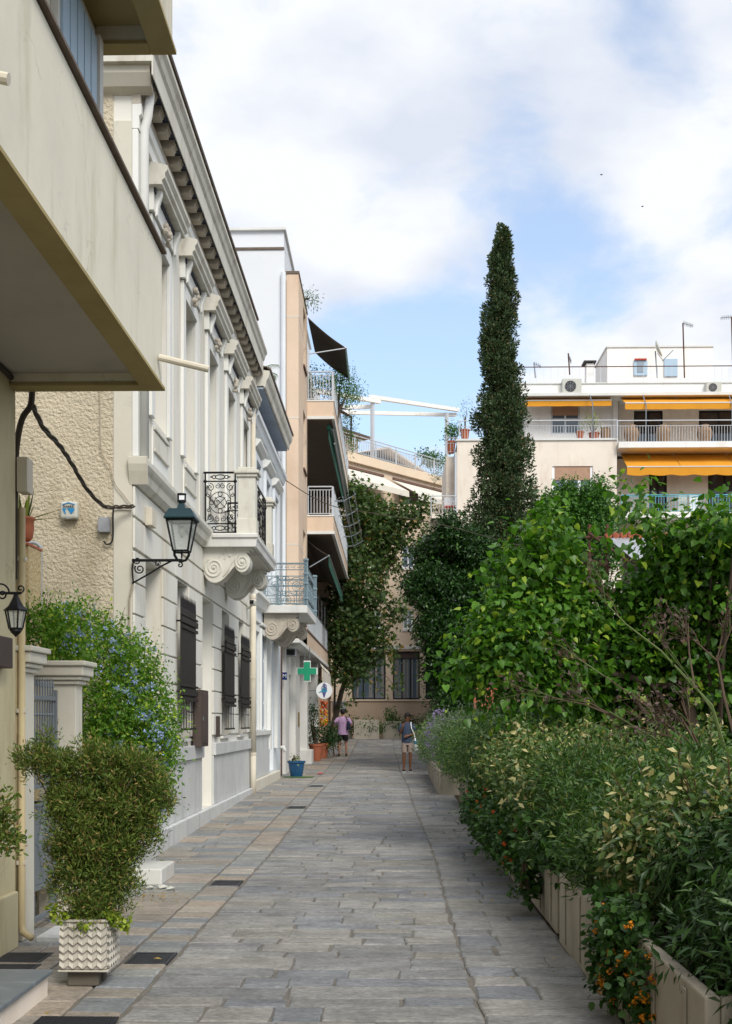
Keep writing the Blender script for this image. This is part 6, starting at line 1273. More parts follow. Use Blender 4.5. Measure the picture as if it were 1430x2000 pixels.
mb = MB(); mb.tube([at_y(975, 1250, YC - .2), at_y(972, 1190, YC - .3), at_y(962, 1155, YC - .3), at_y(955, 1120, YC - .2)], [.1, .08, .06, .03], 7); mb.tube([at_y(972, 1190, YC - .3), at_y(976, 1150, YC - .3), at_y(978, 1100, YC - .2)], [.08, .06, .04], 7); mb.build('branch', M['bark_g'], cy, smooth=True)

def tree(name, label, blobs, base, r0, leafm, size, shape, dens, lpc, cr, barkm='bark', group=None, nb=6, cat='tree', fill=.3, **k):
    t = thing(name, label, cat, base, group=group); limb_tree(t, base, blobs, r0, M[barkm], nb)
    P, O = clumps(blobs, dens, lpc, cr, fill=fill); leaf_cloud('crown', P, O, size, shape, leafm, t, **k); return t, P, O
tree('dark_evergreen_tree', 'dark evergreen tree left of the cypress trunk, reaching down to the hedge', [PB(855, 1085, 36, 42), PB(885, 1040, 35, 32), PB(925, 1085, 36, 45), PB(850, 1150, 35, 48), PB(808, 1140, 36, 20), PB(900, 1180, 36, 62), PB(868, 1235, 35, 52), PB(930, 1260, 36, 62), PB(885, 1310, 36, 52), PB(940, 1345, 36, 60), PB(905, 1385, 35, 52), PB(975, 1300, 37, 60), PB(990, 1390, 36, 60), PB(1000, 1180, 37, 50), PB(950, 1130, 38, 45)],
     (PX(900, 36), 36, .2), .2, LM['citrus'], .12, 'oval', 22, 46, .15, nb=5)
tree('mid_green_tree', 'mid green round tree right of the cypress below the white building window', [PB(1090, 1000, 42, 42), PB(1150, 990, 42, 40), PB(1062, 1040, 42, 40), PB(1185, 1010, 42, 26), PB(1120, 1060, 42, 55), PB(1060, 1090, 41, 42), PB(1180, 1070, 41, 40), PB(1112, 962, 42, 18), PB(1165, 958, 42, 20), PB(1100, 1130, 41, 60), PB(1040, 1150, 41, 40)],
     (PX(1110, 42), 42, .2), .18, LM['bright'], .125, 'oval', 18, 46, .16, nb=4)
pl, P, O = tree('plane_tree', 'tall plane tree with drooping twigs beside the peach block', [PB(700, 1000, 48, 42), PB(735, 1040, 49, 42), PB(800, 1012, 49, 24), PB(685, 1080, 48, 42), PB(750, 1095, 49, 28), PB(705, 1150, 48, 48), PB(680, 1215, 48, 42), PB(725, 1228, 48, 32), PB(690, 1280, 48, 38), PB(780, 1055, 49, 18), PB(828, 992, 49, 13), PB(680, 960, 48, 22), PB(770, 1190, 48, 18), PB(760, 1010, 49, 28), PB(662, 1310, 48, 20), PB(668, 1250, 48, 36), PB(655, 1180, 48, 24), PB(752, 1270, 48, 16), PB(812, 1070, 49, 9)],
     (PX(638, 49.2), 49.2, .6), .12, LM['plane'], .17, 'maple', 9, 18, .24, nb=10, fill=.3)
tw = []
for (x0, y0, x1, y1) in ((700, 1300, 690, 1378), (715, 1310, 745, 1352), (690, 1320, 668, 1380), (730, 1310, 775, 1350), (745, 1270, 790, 1330)):
    a, b = at_y(x0, y0, 47.6), at_y(x1, y1, 47.2); mb = MB(); mb.tube([a, a.lerp(b, .5) + Vector((.1, 0, .15)), b], [.02, .013, .005], 5); mb.build('twig', M['twig'], pl)
    for i in range(22): t_ = R.uniform(.15, 1.05); q = a.lerp(b, t_); tw.append((q.x + R.gauss(0, .13), q.y + R.gauss(0, .13), q.z + R.gauss(0, .12)))
tw = np.array(tw); leaf_cloud('leaf_sprays', tw, nz(NR.randn(len(tw), 3)), .2, 'maple', LM['plane'], pl, droop=.8)

# --- big broadleaf tree with heart shaped leaves
hb = [PB(1082, 1035, 15, 32), PB(1050, 1085, 15, 45), PB(1012, 1140, 15, 48), PB(1105, 1110, 15.3, 52), PB(955, 1225, 14.8, 40), PB(918, 1288, 14.8, 30), PB(882, 1296, 14.8, 12), PB(1010, 1235, 14.6, 62), PB(1090, 1200, 15, 70), PB(995, 1320, 14.6, 52), PB(1075, 1300, 15, 75), PB(1150, 1200, 15.4, 56), PB(1247, 958, 14.4, 20), PB(1256, 1010, 14.6, 28), PB(1300, 1070, 15, 28), PB(1325, 1072, 15, 42), PB(1392, 1035, 14.5, 34), PB(1425, 1080, 14.8, 75), PB(1330, 1150, 15.2, 80), PB(1215, 1260, 15.4, 78), PB(1310, 1270, 15.6, 90), PB(1430, 1220, 15.6, 90), PB(1140, 1370, 15.6, 55), PB(1240, 1380, 16, 70), PB(1370, 1370, 16.2, 80), PB(1215, 1160, 15.4, 26), PB(940, 1330, 14.8, 30), PB(1440, 1005, 14, 26), PB(1180, 1330, 15.8, 60), PB(1270, 1190, 15.6, 60), PB(1370, 1280, 15.4, 70), PB(1500, 1150, 15, 110), PB(1530, 1040, 15, 60)]
bt = thing('broadleaf_tree', 'big bright green tree with heart shaped leaves overhanging the hedge', 'tree', (4.4, 15.4, 0))
limb_tree(bt, (4.4, 15.6, 0), hb, .11, M['bark'], 12, top=(3.6, 15.3, 3.0))
P, O = clumps(hb, 25, 19, .17, fill=.4)
sc_ = P[:, 1] + .35 * np.abs(P[:, 0] - 2) - .15 * P[:, 2]; px_ = CX + F * ((P[:, 0] * cos(TH) + P[:, 1] * sin(TH)) / (P[:, 1] * cos(TH) - P[:, 0] * sin(TH)))
vis = np.where((px_ < 1420) & (P[:, 2] > 1.9))[0]; vis = vis[np.argsort(P[vis, 1])][:1600]; pick = NR.choice(vis, 285, replace=False)
mask = np.ones(len(P), bool); mask[pick] = False
leaf_cloud('leaves', P[mask], O[mask], .092, 'heart', LM['heart'], bt, up=.9, out=.45, rnd=.5, droop=.5, smin=.45)
tv, tf = SH['heart']; lm = MB().add(tv, tf).mesh('leaf', LM['heart'], recalc=False)
for i in pick:
    o_ = O[i]; a = Vector(o_ * .5 + NR.randn(3) * .4 + np.array([0, 0, -.5])).normalized(); n_ = Vector(NR.randn(3) * .3 + np.array([0, 0, .9]) + o_ * .4); n_ = (n_ - a * n_.dot(a)).normalized(); b = n_.cross(a)
    q = Matrix((a, b, n_)).transposed().to_euler(); s_ = R.uniform(.07, .125); obj('leaf', lm, bt, Vector(P[i]) - wloc(bt), q, (s_,) * 3)
# dark undergrowth behind hedge
for k, (bl, lb) in enumerate((([PB(1010, 1420, 19, 40), PB(1080, 1390, 18.5, 50), PB(1150, 1370, 18.5, 60), PB(1060, 1440, 18, 50), PB(1110, 1420, 18, 40)], 'dark bush under the left edge of the broadleaf tree'), ([PB(1160, 1440, 17.5, 70), PB(1230, 1400, 18, 90), PB(1200, 1500, 16, 50), PB(1300, 1340, 18.5, 90), PB(1400, 1300, 18.5, 100)], 'dark bush behind the middle of the hedge'), ([PB(1320, 1440, 17, 80), PB(1400, 1440, 17, 90), PB(1380, 1520, 15, 60), PB(1480, 1420, 16, 90), PB(1300, 1500, 15, 50)], 'deep shaded bush behind the withered shrub'),
    ([((4.5, 24, 1.6), (2.0, 1.2, 1.7)), ((7.2, 23, 1.8), (2.0, 1.2, 2)), ((2.6, 25.5, 1.2), (1.0, 1, 1.2)), ((9.5, 22, 2), (2, 1.2, 2.2))], 'dark garden thicket between hedge and shed'), ([((5.5, 44, 2.2), (2.2, 1.5, 2.4)), ((9, 43, 2.4), (2.5, 1.5, 2.6)), ((2.6, 42, 1.8), (1.2, 1.2, 1.9)), ((13, 42, 3), (3, 1.5, 3))], 'distant thicket below the white building'))):
    c = bl[0][0]; t = thing('garden_bush', lb, 'bush', (c[0], c[1], .1), group='dark garden bushes behind the hedge'); P, O = clumps(bl, 15 if k < 3 else 9, 28, .14 if k < 3 else .22); leaf_cloud('foliage', P, O, .075 if k < 3 else .13, 'round' if k < 3 else 'oval', LM['under'], t)
    limb_tree(t, (c[0], c[1], .05), bl, .07, M['bark'], 3)
# withered twiggy shrub
ws = thing('withered_shrub', 'half bare brown twiggy shrub in front of the broadleaf tree', 'shrub', at_y(1450, 1640, 10))
leafp = []
def twigs(a, b, r, depth, Y):
    a3, b3 = Vector(a), Vector(b); m_ = a3.lerp(b3, .5) + Vector((R.uniform(-.08, .08), R.uniform(-.1, .1), R.uniform(-.03, .12))) * (b3 - a3).length
    mb = MB(); mb.tube([a3, m_, b3], [r, r * .75, r * .45], 5); mb.build('branch', M['twig'] if R.random() < .75 else M['twig_g'], ws)
    if depth == 0 or depth == 1:
        for i in range(9): q = a3.lerp(b3, R.uniform(.3, 1)); leafp.append(q + Vector((R.gauss(0, .05), R.gauss(0, .05), R.gauss(0, .04))))
    if depth > 0:
        for k in range(3 if depth > 1 else 4):
            t_ = R.uniform(.35, 1); s = a3.lerp(m_, t_ * 2) if t_ < .5 else m_.lerp(b3, t_ * 2 - 1); d = (b3 - a3); L_ = d.length * R.uniform(.4, .62); d = (d.normalized() + Vector((R.uniform(-.8, .6), R.uniform(-.7, .7), R.uniform(-.5, .8)))).normalized(); twigs(s, s + d * L_, r * .5, depth - 1, Y)
for (p, q, r, d) in (((1450, 1640, 10), (1330, 1400, 9.7), .022, 3), ((1440, 1560, 10), (1190, 1390, 9.8), .016, 3), ((1440, 1540, 10), (1290, 1270, 10), .018, 3), ((1450, 1500, 10), (1400, 1280, 10.2), .016, 2), ((1330, 1440, 9.9), (1180, 1320, 9.8), .010, 2)):
    twigs(at_y(*p), at_y(*q), r, d, 10)
leafp = np.array([tuple(q) for q in leafp]); leafp = leafp[::2]; leaf_cloud('withered_leaves', leafp, nz(NR.randn(len(leafp), 3)), .05, 'oval', LM['brownl'], ws, droop=.5, rnd=1)
# --- flowering plumbago
pb_ = thing('plumbago_bush', 'large pale blue flowering bush spilling over the garden wall', 'bush', (-3.0, 12.2, 0))
bl = [PB(85, 1225, 12.9, 42), PB(66, 1228, 10.75, 34), PB(112, 1232, 10.7, 38), PB(150, 1262, 10.8, 30), PB(150, 1228, 12.9, 48), PB(210, 1262, 12.7, 52), PB(130, 1290, 12.4, 45), PB(260, 1305, 12.5, 52), PB(225, 1360, 12.2, 62), PB(285, 1375, 12.4, 48), PB(265, 1450, 12.1, 62), PB(195, 1420, 12, 52), PB(290, 1510, 12.2, 42), PB(205, 1500, 12, 55), PB(298, 1570, 12.3, 24), PB(325, 1420, 12.3, 20), PB(60, 1270, 12.6, 25), PB(302, 1455, 12.3, 38), PB(250, 1560, 12, 45)]
P, O = clumps(bl, 62, 38, .085, fill=.25, shell=(.7, 1.15)); leaf_cloud('foliage', P, O, .05, 'oval', LM['plum'], pb_, up=.5, rnd=.9)
# sprigs with reddish tips on top
mb = MB(); sp_ = []
for i in range(150):
    b = bl[R.randrange(len(bl))]; c = Vector(b[0]); r = b[1][0]; a = R.uniform(0, 2 * pi); d = Vector((cos(a) * .7, sin(a) * .5 - .4, R.uniform(.1, 1))).normalized(); q = c + d * r * .95; e = q + (d + Vector((0, 0, .3))) * R.uniform(.08, .22); mb.tube([q, e], [.003, .0015], 4)
    for k in range(6): sp_.append(tuple(q.lerp(e, k / 5)))
mb.build('sprigs', M['twig'], pb_, kind='stuff'); sp_ = np.array(sp_); leaf_cloud('sprig_leaves', sp_, nz(NR.randn(len(sp_), 3)), .035, 'oval', LM['plum'], pb_, rnd=1)
fl = []
for i in range(175):
    b = bl[R.choice((3, 4, 5, 5, 7, 8, 8, 9, 9, 10, 10, 10, 12, 12, 13, 14, 14, 17, 17, 17, 16))]; c = Vector(b[0]); r = b[1][0]; d = Vector((R.gauss(.25, .6), -abs(R.gauss(.7, .4)), R.gauss(.15, .6))).normalized(); q = c + d * r * R.uniform(.98, 1.14)
    for k in range(R.randint(10, 26)): w_ = Vector((R.gauss(0, .022), R.gauss(0, .018), R.gauss(0, .02))); fl.append(tuple(q + w_))
fl = np.array(fl); leaf_cloud('flowers', fl, nz(NR.randn(len(fl), 3) + np.array([.2, -.8, .3])), .028, 'petal', LM['pflow'], pb_, up=.2, out=.9, rnd=.6, droop=0)
limb_tree(pb_, (-3.4, 12.6, 0), bl, .05, M['bark'], 8)
# --- planter with chevron relief
YPl = 6.75
def chevron_planter(label, x0, x1, y0, y1, z0, zb, zt, group):
    t = thing('chevron_planter', label, 'planter', ((x0 + x1) / 2, (y0 + y1) / 2, z0), group=group)
    mb = MB(); mb.box(x0, x1, y0, y1, zb + .012, zt - .012); mb.build('box', M['concrete_w'], t, bevel=.012)
    B(x0 - .012, x1 + .012, y0 - .012, y1 + .012, zt - .0115, zt + .006).build('rim', M['concrete_w'], t, bevel=.006); B(x0 - .010, x1 + .010, y0 - .010, y1 + .010, zb, zb + .0115).build('lower_edge', M['concrete_w'], t, bevel=.005)
    B(x0 + .02, x1 - .02, y0 + .02, y1 - .02, zt + .0065, zt + .012).build('soil', M['soil'], t)
    n = 5; rows = 6; me = {}
    for face in ('f', 's'):
        L_ = (x1 - x0) if face == 'f' else (y1 - y0); H = zt - zb - .03
        for i in range(n):
            mb = MB()
            for h in range(2):
                for j in range(rows):
                    u0, u1 = L_ * (i + h * .5) / n + .002, L_ * (i + .5 + h * .5) / n; dz = H / rows; sl = dz * .55 * (1 if h else -1) * -1
                    za = zb + .015 + j * dz; o0 = sl / 2 + dz * .28
                    w0 = za + (o0 if h == 0 else dz * .28 - sl / 2); w1 = za + (dz * .28 - sl / 2 if h == 0 else o0)
                    w0, w1 = (za + dz * .5, za + dz * .05) if h == 0 else (za + dz * .05, za + dz * .5)
                    if za + dz * 1.0 > zt - .014: dd = dz * .42
                    else: dd = dz * .62
                    pr = .016
                    def pt(u, w, d): return (x0 + u, y0 - d, w) if face == 'f' else (x1 + d, y0 + u, w)
                    vs = [pt(u0, w0, .0005), pt(u1, w1, .0005), pt(u1, w1 + dd, .0005), pt(u0, w0 + dd, .0005), pt(u0, w0 + dd * .15, pr), pt(u1, w1 + dd * .15, pr)]
                    mb.add(vs, [(0, 1, 5, 4), (4, 5, 2, 3), (0, 4, 3), (1, 2, 5), (0, 3, 2, 1)])
            mb.build('chevron_rib', M['concrete_w'], t)
    for (a, b) in ((x0 + .04, y0 + .04), (x0 + .04, y1 - .12)): B(a, x1 - .06, b, b + .08, z0 + .001, zb - .001).build('foot', M['conc_d'], t, bevel=.008)
    return t

chevron_planter('white concrete planter with zigzag relief holding the conifer shrub', -2.10, -1.80, 7.40, 7.70, G(7.5), .10, .425, 'zigzag planters')
chevron_planter('second zigzag planter on the dark step at the very left edge', -2.72, -2.38, 6.0, 6.34, .156, .22, .52, 'zigzag planters')
s7 = 7.55
th = thing('conifer_shrub', 'feathery olive green conifer growing in the zigzag planter', 'shrub', (-1.95, 7.55, .42))
s7 = 7.55
bl = [PB(185, 1785, s7, 40, 26), PB(188, 1762, s7, 56, 40), PB(182, 1705, s7, 74, 52), PB(188, 1640, s7, 80, 52), PB(160, 1570, s7, 66, 48), PB(230, 1570, s7, 60, 50), PB(285, 1590, s7, 28, 34), PB(296, 1535, s7, 30, 32), PB(105, 1500, s7, 48, 30), PB(55, 1482, s7, 22, 22), PB(250, 1495, s7, 52, 38), PB(180, 1490, s7, 52, 36), PB(88, 1452, s7, 12, 24), PB(120, 1560, s7, 34, 34), PB(322, 1565, s7, 12, 24), PB(242, 1655, s7, 42, 46), PB(130, 1655, s7, 32, 44), PB(250, 1722, s7, 18, 26), PB(118, 1722, s7, 16, 28), PB(300, 1632, s7, 16, 24)]
P, O = clumps(bl, 250, 48, .03, fill=.5, shell=(.6, 1.22)); leaf_cloud('sprays', P, O, .036, 'narrow', LM['thuja'], th, up=.2, out=.8, rnd=.55, droop=-.5)
limb_tree(th, (-1.95, 7.55, .41), bl, .02, M['bark'], 12, wob=.02)
mb = MB()
for i in range(26):
    b = bl[R.randrange(len(bl))]; c = Vector(b[0]); q = c + Vector((R.uniform(-1, 1) * b[1][0], -b[1][1] * .8, R.uniform(-1, 1) * b[1][2])) * .8; mb.tube([q, q + Vector((R.uniform(-.06, .06), -.02, R.uniform(.05, .13)))], [.003, .0015], 4)
mb.build('bare_twigs', M['twig'], th, kind='stuff')
t2 = thing('conifer_shrub', 'second olive green conifer poking in at the very left edge above the dark step', 'shrub', (-2.55, 6.17, .52)); bl2 = [PB(-10, 1600, 6.3, 32, 60), PB(8, 1650, 6.3, 26, 38), PB(2, 1580, 6.3, 20, 26), PB(-80, 1580, 6.2, 60, 110), PB(-130, 1650, 6.2, 50, 80)]
P, O = clumps(bl2, 160, 28, .028, fill=.3); leaf_cloud('sprays', P, O, .034, 'spray', LM['thuja'], t2, up=.2, out=.6, rnd=.7, droop=-.3); limb_tree(t2, (-2.55, 6.17, .5), bl2, .02, M['bark'], 4, wob=.02)
se = thing('sedum', 'yellow green succulents trailing over the planter rim', 'plant', (-1.95, 7.45, .42)); P, O = clumps([PB(120, 1790, 7.42, 13, 12), PB(105, 1778, 7.45, 8, 8), PB(205, 1795, 7.42, 20, 11), PB(232, 1798, 7.45, 15, 14), PB(243, 1804, 7.5, 7, 12), PB(165, 1800, 7.45, 30, 5)], 160, 20, .014); leaf_cloud('rosettes', P, O, .03, 'round', LM['sedum'], se, up=.8)
# --- hedge planters and shrubs on the right
tl = ['nearest pale concrete trough with ribs at the bottom right corner', 'second concrete trough from the camera beside the orange lantana', 'third concrete trough along the paving with grey stains', 'fourth concrete trough below the dark drooping sprig', 'fifth concrete trough below the red lantana', 'sixth concrete trough half hidden by variegated leaves', 'seventh concrete trough before the white ended trough']
for k in range(7):
    y0 = 5.0 + k * 1.98 * (1.0 + .06 * k); L_ = 1.9 * (1 + .05 * k)
    if k == 6: L_ = 1.8
    trough(tl[k], 1.32 - (.03 if k % 2 else 0), 1.95, y0, y0 + L_, G(y0) - .02, G(y0) + .52, M['concrete'], 'concrete troughs along the right side of the street', 3)
for k, (y0, y1, lb) in enumerate(((24.6, 27.4, 'white ended trough jutting into the street beyond the hedge bend'), (27.6, 30.2, 'far trough under the grey green lavender mound'), (30.4, 33.0, 'farthest trough beside the man with the tote bag'))):
    trough(lb, .98 + .02 * k, 1.55, y0, y1, G(y0) - .02, G(y0) + .5, M['concrete'], 'concrete troughs along the right side of the street', 0)
def hedge(name, label, bl, leafm, size, shape, dens, lpc, cr, cat='shrub', group='shrubs of the roadside hedge', flowers=None, shoots=0, shoot_m=None, **k):
    c = bl[0][0]; t = thing(name, label, cat, (c[0], c[1], .5), group=group); P, O = clumps(bl, dens, lpc, cr, fill=.3); leaf_cloud('foliage', P, O, size, shape, leafm, t, **k)
    mb = MB()
    for b in bl:
        for i in range(5): q = Vector(b[0]); d = Vector((R.uniform(-1, 1) * b[1][0], R.uniform(-1, 1) * b[1][1], R.uniform(.1, .9) * b[1][2])) * .8; mb.tube([(q.x + d.x * .2, q.y + d.y * .2, max(.45, q.z - b[1][2])), q + d * .6, q + d], [.008, .005, .002], 4)
    mb.build('stems', M['twig'], t, kind='stuff')
    if shoots:
        mb = MB(); pts = []
        for i in range(shoots):
            b = bl[R.randrange(len(bl))]; a = R.uniform(0, 2 * pi); q = Vector(b[0]) + Vector((cos(a) * b[1][0] * .6, sin(a) * b[1][1] * .6, b[1][2] * .75)); h = R.uniform(.08, .24); e = q + Vector((R.gauss(0, .05), R.gauss(0, .05), h + .05)); mb.tube([q, e], [.004, .002], 4)
            n_ = int(7 + h * 50)
            for j in range(n_): pts.append(tuple(q.lerp(e, (j + .5) / n_)))
        mb.build('shoot_stems', M['rust'], t, kind='stuff'); pts = np.array(pts); d = NR.randn(len(pts), 3); d[:, 2] = .7; leaf_cloud('shoot_leaves', pts, nz(d), size * 1.0, shape, shoot_m or leafm, t, out=1.0, rnd=.25, droop=-.1)
    if flowers:
        fm, n_, fb, fs = flowers; pts = []
        for i in range(n_):
            b = fb[R.randrange(len(fb))]; d = Vector((-abs(R.gauss(.6, .5)), -abs(R.gauss(.6, .5)), R.gauss(.0, .6))).normalized(); q = Vector(b[0]) + Vector((d.x * b[1][0], d.y * b[1][1], d.z * b[1][2])) * 1.06
            for j in range(22): w_ = Vector((R.gauss(0, 1), R.gauss(0, 1), R.gauss(0, 1))).normalized() * fs; pts.append(tuple(q + w_))
        pts = np.array(pts); leaf_cloud('flowers', pts, nz(NR.randn(len(pts), 3) + np.array([-.4, -.6, .5])), fs * 1.1, 'petal', fm, t, out=1, rnd=.6, droop=0)
    return t
E = lambda x, y, z, a, b, c: ((x, y, z + G(y)), (a, b, c))
hedge('willow_leaved_shrub', 'dark narrow leaved shrub hanging over the nearest trough', [E(1.95, 5.3, .88, .40, .6, .40), E(2.0, 6.0, .86, .42, .5, .38), E(2.6, 5.6, .9, .5, .6, .42), E(1.62, 5.5, .66, .24, .5, .24), E(1.66, 4.9, .62, .22, .4, .26), E(1.66, 6.4, .8, .2, .4, .3)], LM['darkn'], .09, 'narrow', 55, 32, .07, droop=.6, smin=.5)
hedge('oleaster_shrub', 'pale tipped oleaster nearest the camera, right of the drooping foliage', [E(1.82, 6.9, 1.0, .36, .5, .32), E(1.58, 7.3, .72, .24, .5, .26), E(2.25, 6.6, 1.05, .42, .55, .3), E(2.45, 7.4, 1.0, .5, .5, .34), E(1.68, 7.5, .98, .32, .4, .3), E(2.95, 7.2, .98, .5, .6, .35)], LM['olea'], .066, 'oval', 58, 28, .065, shoots=46, up=.7)
hedge('willow_leaved_shrub', 'fresh green narrow leaved shrub in the middle of the hedge', [E(1.70, 8.6, .95, .40, .6, .34), E(1.48, 8.4, .7, .22, .5, .24), E(1.46, 9.5, .7, .22, .5, .24), E(1.46, 10.6, .68, .2, .4, .24), E(1.70, 9.6, .98, .42, .6, .36), E(2.3, 9.0, 1.1, .5, .7, .36), E(1.7, 10.6, 1.1, .42, .6, .38), E(2.4, 10.4, 1.1, .55, .7, .38), E(3.0, 8.6, 1.1, .5, .7, .38), E(3.1, 9.9, 1.1, .6, .8, .4)], LM['narrow'], .072, 'narrow', 50, 30, .07, shoots=16, droop=-.1, out=.7)
hedge('oleaster_shrub', 'cream flecked oleaster where the hedge begins to bend', [E(1.5, 12.0, 1.1, .4, .6, .4), E(1.55, 13.2, 1.15, .42, .6, .42), E(1.5, 14.6, 1.15, .45, .7, .45), E(2.3, 12.2, 1.15, .5, .7, .4), E(2.3, 13.8, 1.2, .5, .8, .42), E(3.1, 12.4, 1.2, .5, .8, .4), E(1.5, 11.2, .9, .36, .4, .36)], LM['olea'], .074, 'oval', 38, 26, .075, shoots=36, up=.7)
hedge('hedge_shrub', 'dull green shrub between the cream flecked oleaster and the trough end', [E(1.45, 16.2, 1.15, .45, .7, .42), E(1.4, 17.6, 1.1, .45, .8, .45), E(1.35, 19.2, 1.1, .42, .8, .45), E(2.1, 17.0, 1.2, .5, .9, .45), E(1.3, 20.8, 1.1, .42, .8, .48), E(1.3, 22.4, 1.1, .42, .8, .48), E(2.0, 20, 1.2, .6, 1, .5), E(2.0, 22.5, 1.2, .6, 1, .5)], LM['narrow'], .07, 'narrow', 26, 26, .1, droop=.1)
hedge('lavender_mound', 'grey green mound with purple specks beside the man', [E(1.25, 25.6, 1.05, .45, .9, .55), E(1.3, 27.2, 1.15, .5, .9, .6), E(1.1, 29, 1.1, .45, .9, .5), E(1.9, 26.5, 1.25, .6, 1, .6), E(1.9, 29.5, 1.2, .6, 1, .6)], LM['lav'], .06, 'narrow', 22, 28, .1, flowers=(LM['lpurp'], 40, [E(1.3, 27.2, 1.2, .5, .9, .6)], .03), droop=-.2)
hedge('hedge_shrub', 'green shrub farthest along the hedge behind the man with the tote bag', [E(1.1, 30.8, 1.0, .4, .8, .45), E(1.15, 32.4, 1.05, .45, .8, .5), E(2.0, 32, 1.1, .7, 1, .6), E(2.8, 34, 1.1, .8, 1, .6), E(1.2, 34.4, .8, .3, .5, .5), E(1.4, 24.2, .95, .4, .7, .45)], LM['bright'], .06, 'oval', 22, 26, .1, flowers=(LM['sedum'], 30, [E(1.1, 30.8, 1.0, .4, .8, .45), E(1.15, 32.4, 1.05, .45, .8, .5)], .03))
la = [E(1.30, 6.5, .5, .10, .3, .2), E(1.27, 6.9, .42, .10, .25, .24), E(1.26, 6.7, .25, .08, .25, .14), E(1.33, 6.1, .3, .10, .2, .2)]
hedge('orange_lantana', 'lantana with bright orange flowers hanging beside the second trough', la, LM['lanta'], .045, 'round', 120, 16, .04, flowers=(LM['lor'], 34, la, .017), cat='flowering shrub')
la = [E(1.2, 12.3, .55, .2, .5, .3), E(1.2, 13.3, .5, .2, .5, .28), E(1.15, 14.3, .55, .2, .5, .3), E(1.15, 15.3, .6, .2, .5, .3), E(1.2, 11.5, .5, .16, .3, .26)]
hedge('red_lantana', 'lantana with small red flowers low along the bending hedge', la, LM['lanta'], .05, 'round', 80, 16, .06, flowers=(LM['lred'], 30, la, .015), cat='flowering shrub')
hedge('drooping_vine', 'dark leafy sprig drooping low over the paving from the fourth trough', [E(1.16, 10.3, .22, .09, .14, .09), E(1.2, 10.4, .45, .09, .14, .2), E(1.24, 10.5, .7, .12, .2, .2), E(1.30, 9.6, .66, .08, .5, .12)], LM['lanta'], .07, 'heart', 60, 10, .05, cat='vine')
# --- plants on balconies, roofs, by the shops
def plant(name, label, bl, lm_, size, shape, dens, lpc, cr, cat='plant', group=None, base=None, **k):
    c = base or (bl[0][0][0], bl[0][0][1], bl[0][0][2] - bl[0][1][2]); t = thing(name, label, cat, c, group=group); P, O = clumps(bl, dens, lpc, cr, fill=.3); leaf_cloud('foliage', P, O, size, shape, lm_, t, **k); limb_tree(t, c, bl, .02 + .012 * len(bl), M['bark'], min(5, len(bl)), wob=.03); return t
plant('balcony_shrub', 'big leafy shrub trailing off the topmost peach balcony', [PB(680, 765, 40, 20, 24), PB(664, 755, 39, 16, 26), PB(694, 768, 41, 12, 10), PB(678, 800, 42, 12, 22), PB(682, 838, 44, 8, 22), PB(650, 750, 37.5, 16, 22), PB(630, 748, 36.6, 20, 22), PB(610, 742, 36.6, 12, 20), PB(668, 730, 39, 14, 12), PB(686, 868, 46, 6, 16)], LM['bright'], .12, 'narrow', 16, 20, .15, base=(-1.9, 38.5, Zr(9.8)))
plant('roof_plant', 'wispy green plant on the roof edge of the peach block', [PB(604, 575, 34.5, 10, 13), PB(610, 588, 34.8, 8, 10)], LM['bright'], .10, 'narrow', 22, 18, .12, base=(-2.6, 34.6, Zr(12.4)), out=1, rnd=.3)
plant('terrace_shrub', 'leafy potted shrub at the left end of the white building terrace', [PB(884, 838, YR + .9, 14, 16), PB(876, 850, YR + .9, 9, 9)], LM['bright'], .1, 'oval', 18, 20, .1, base=(PX(881, YR + .9), YR + .9, PZ(872, YR + .9)))
plant('terrace_shrub', 'thin airy shrub standing in the pot at the terrace rail end', [PB(912, 795, YR + .35, 9, 18), PB(905, 810, YR + .35, 10, 10)], LM['lav'], .09, 'narrow', 10, 12, .12, base=(PX(908, YR + .35), YR + .35, Z_(845)))
plant('little_tree', 'little airy tree in the low terracotta pot on the terrace', [PB(1160, 815, YR + .35, 17, 14), PB(1150, 828, YR + .35, 12, 10), PB(1170, 830, YR + .35, 10, 9)], LM['sedum'], .075, 'oval', 9, 10, .12, base=(PX(1160, YR + .35), YR + .35, Z_(852)))
plant('pot_sprigs', 'upright sprigs in the small terracotta pot on the terrace', [PB(1134, 836, YR + .35, 9, 9)], LM['bright'], .1, 'narrow', 14, 10, .1, base=(PX(1133, YR + .35), YR + .35, Z_(847)), out=1, droop=-1, rnd=.4)
plant('terrace_shrub', 'green shrub on the roof terrace below the pergola beam end', [PB(838, 895, 66, 16, 12), PB(856, 900, 66, 12, 14), PB(825, 888, 66, 8, 8)], LM['bright'], .14, 'oval', 12, 20, .16)
plant('terrace_shrub', 'small olive shrub at the right end of the white awnings', [PB(856, 930, 62, 11, 8)], LM['lav'], .12, 'narrow', 12, 20, .14)
plant('blue_pot_plant', 'small succulents in the dark blue tub', [PB(572, 1481, 31.9, 6, 4), PB(583, 1480, 31.8, 8, 5)], M['pot_plant'], .07, 'oval', 40, 10, .05)
pot('terracotta_pot', 'tall terracotta pot nearest the white pillar base', 'plant pot', (PX(617, 40.8), 40.8, G(40.8)), .24, .58, M['terra'], group='terracotta pots by the shops')
pot('terracotta_pot', 'rounder terracotta pot behind, nearer the wooden stool', 'plant pot', (PX(629, 42.2), 42.2, G(42.2)), .26, .55, M['terra'], group='terracotta pots by the shops')
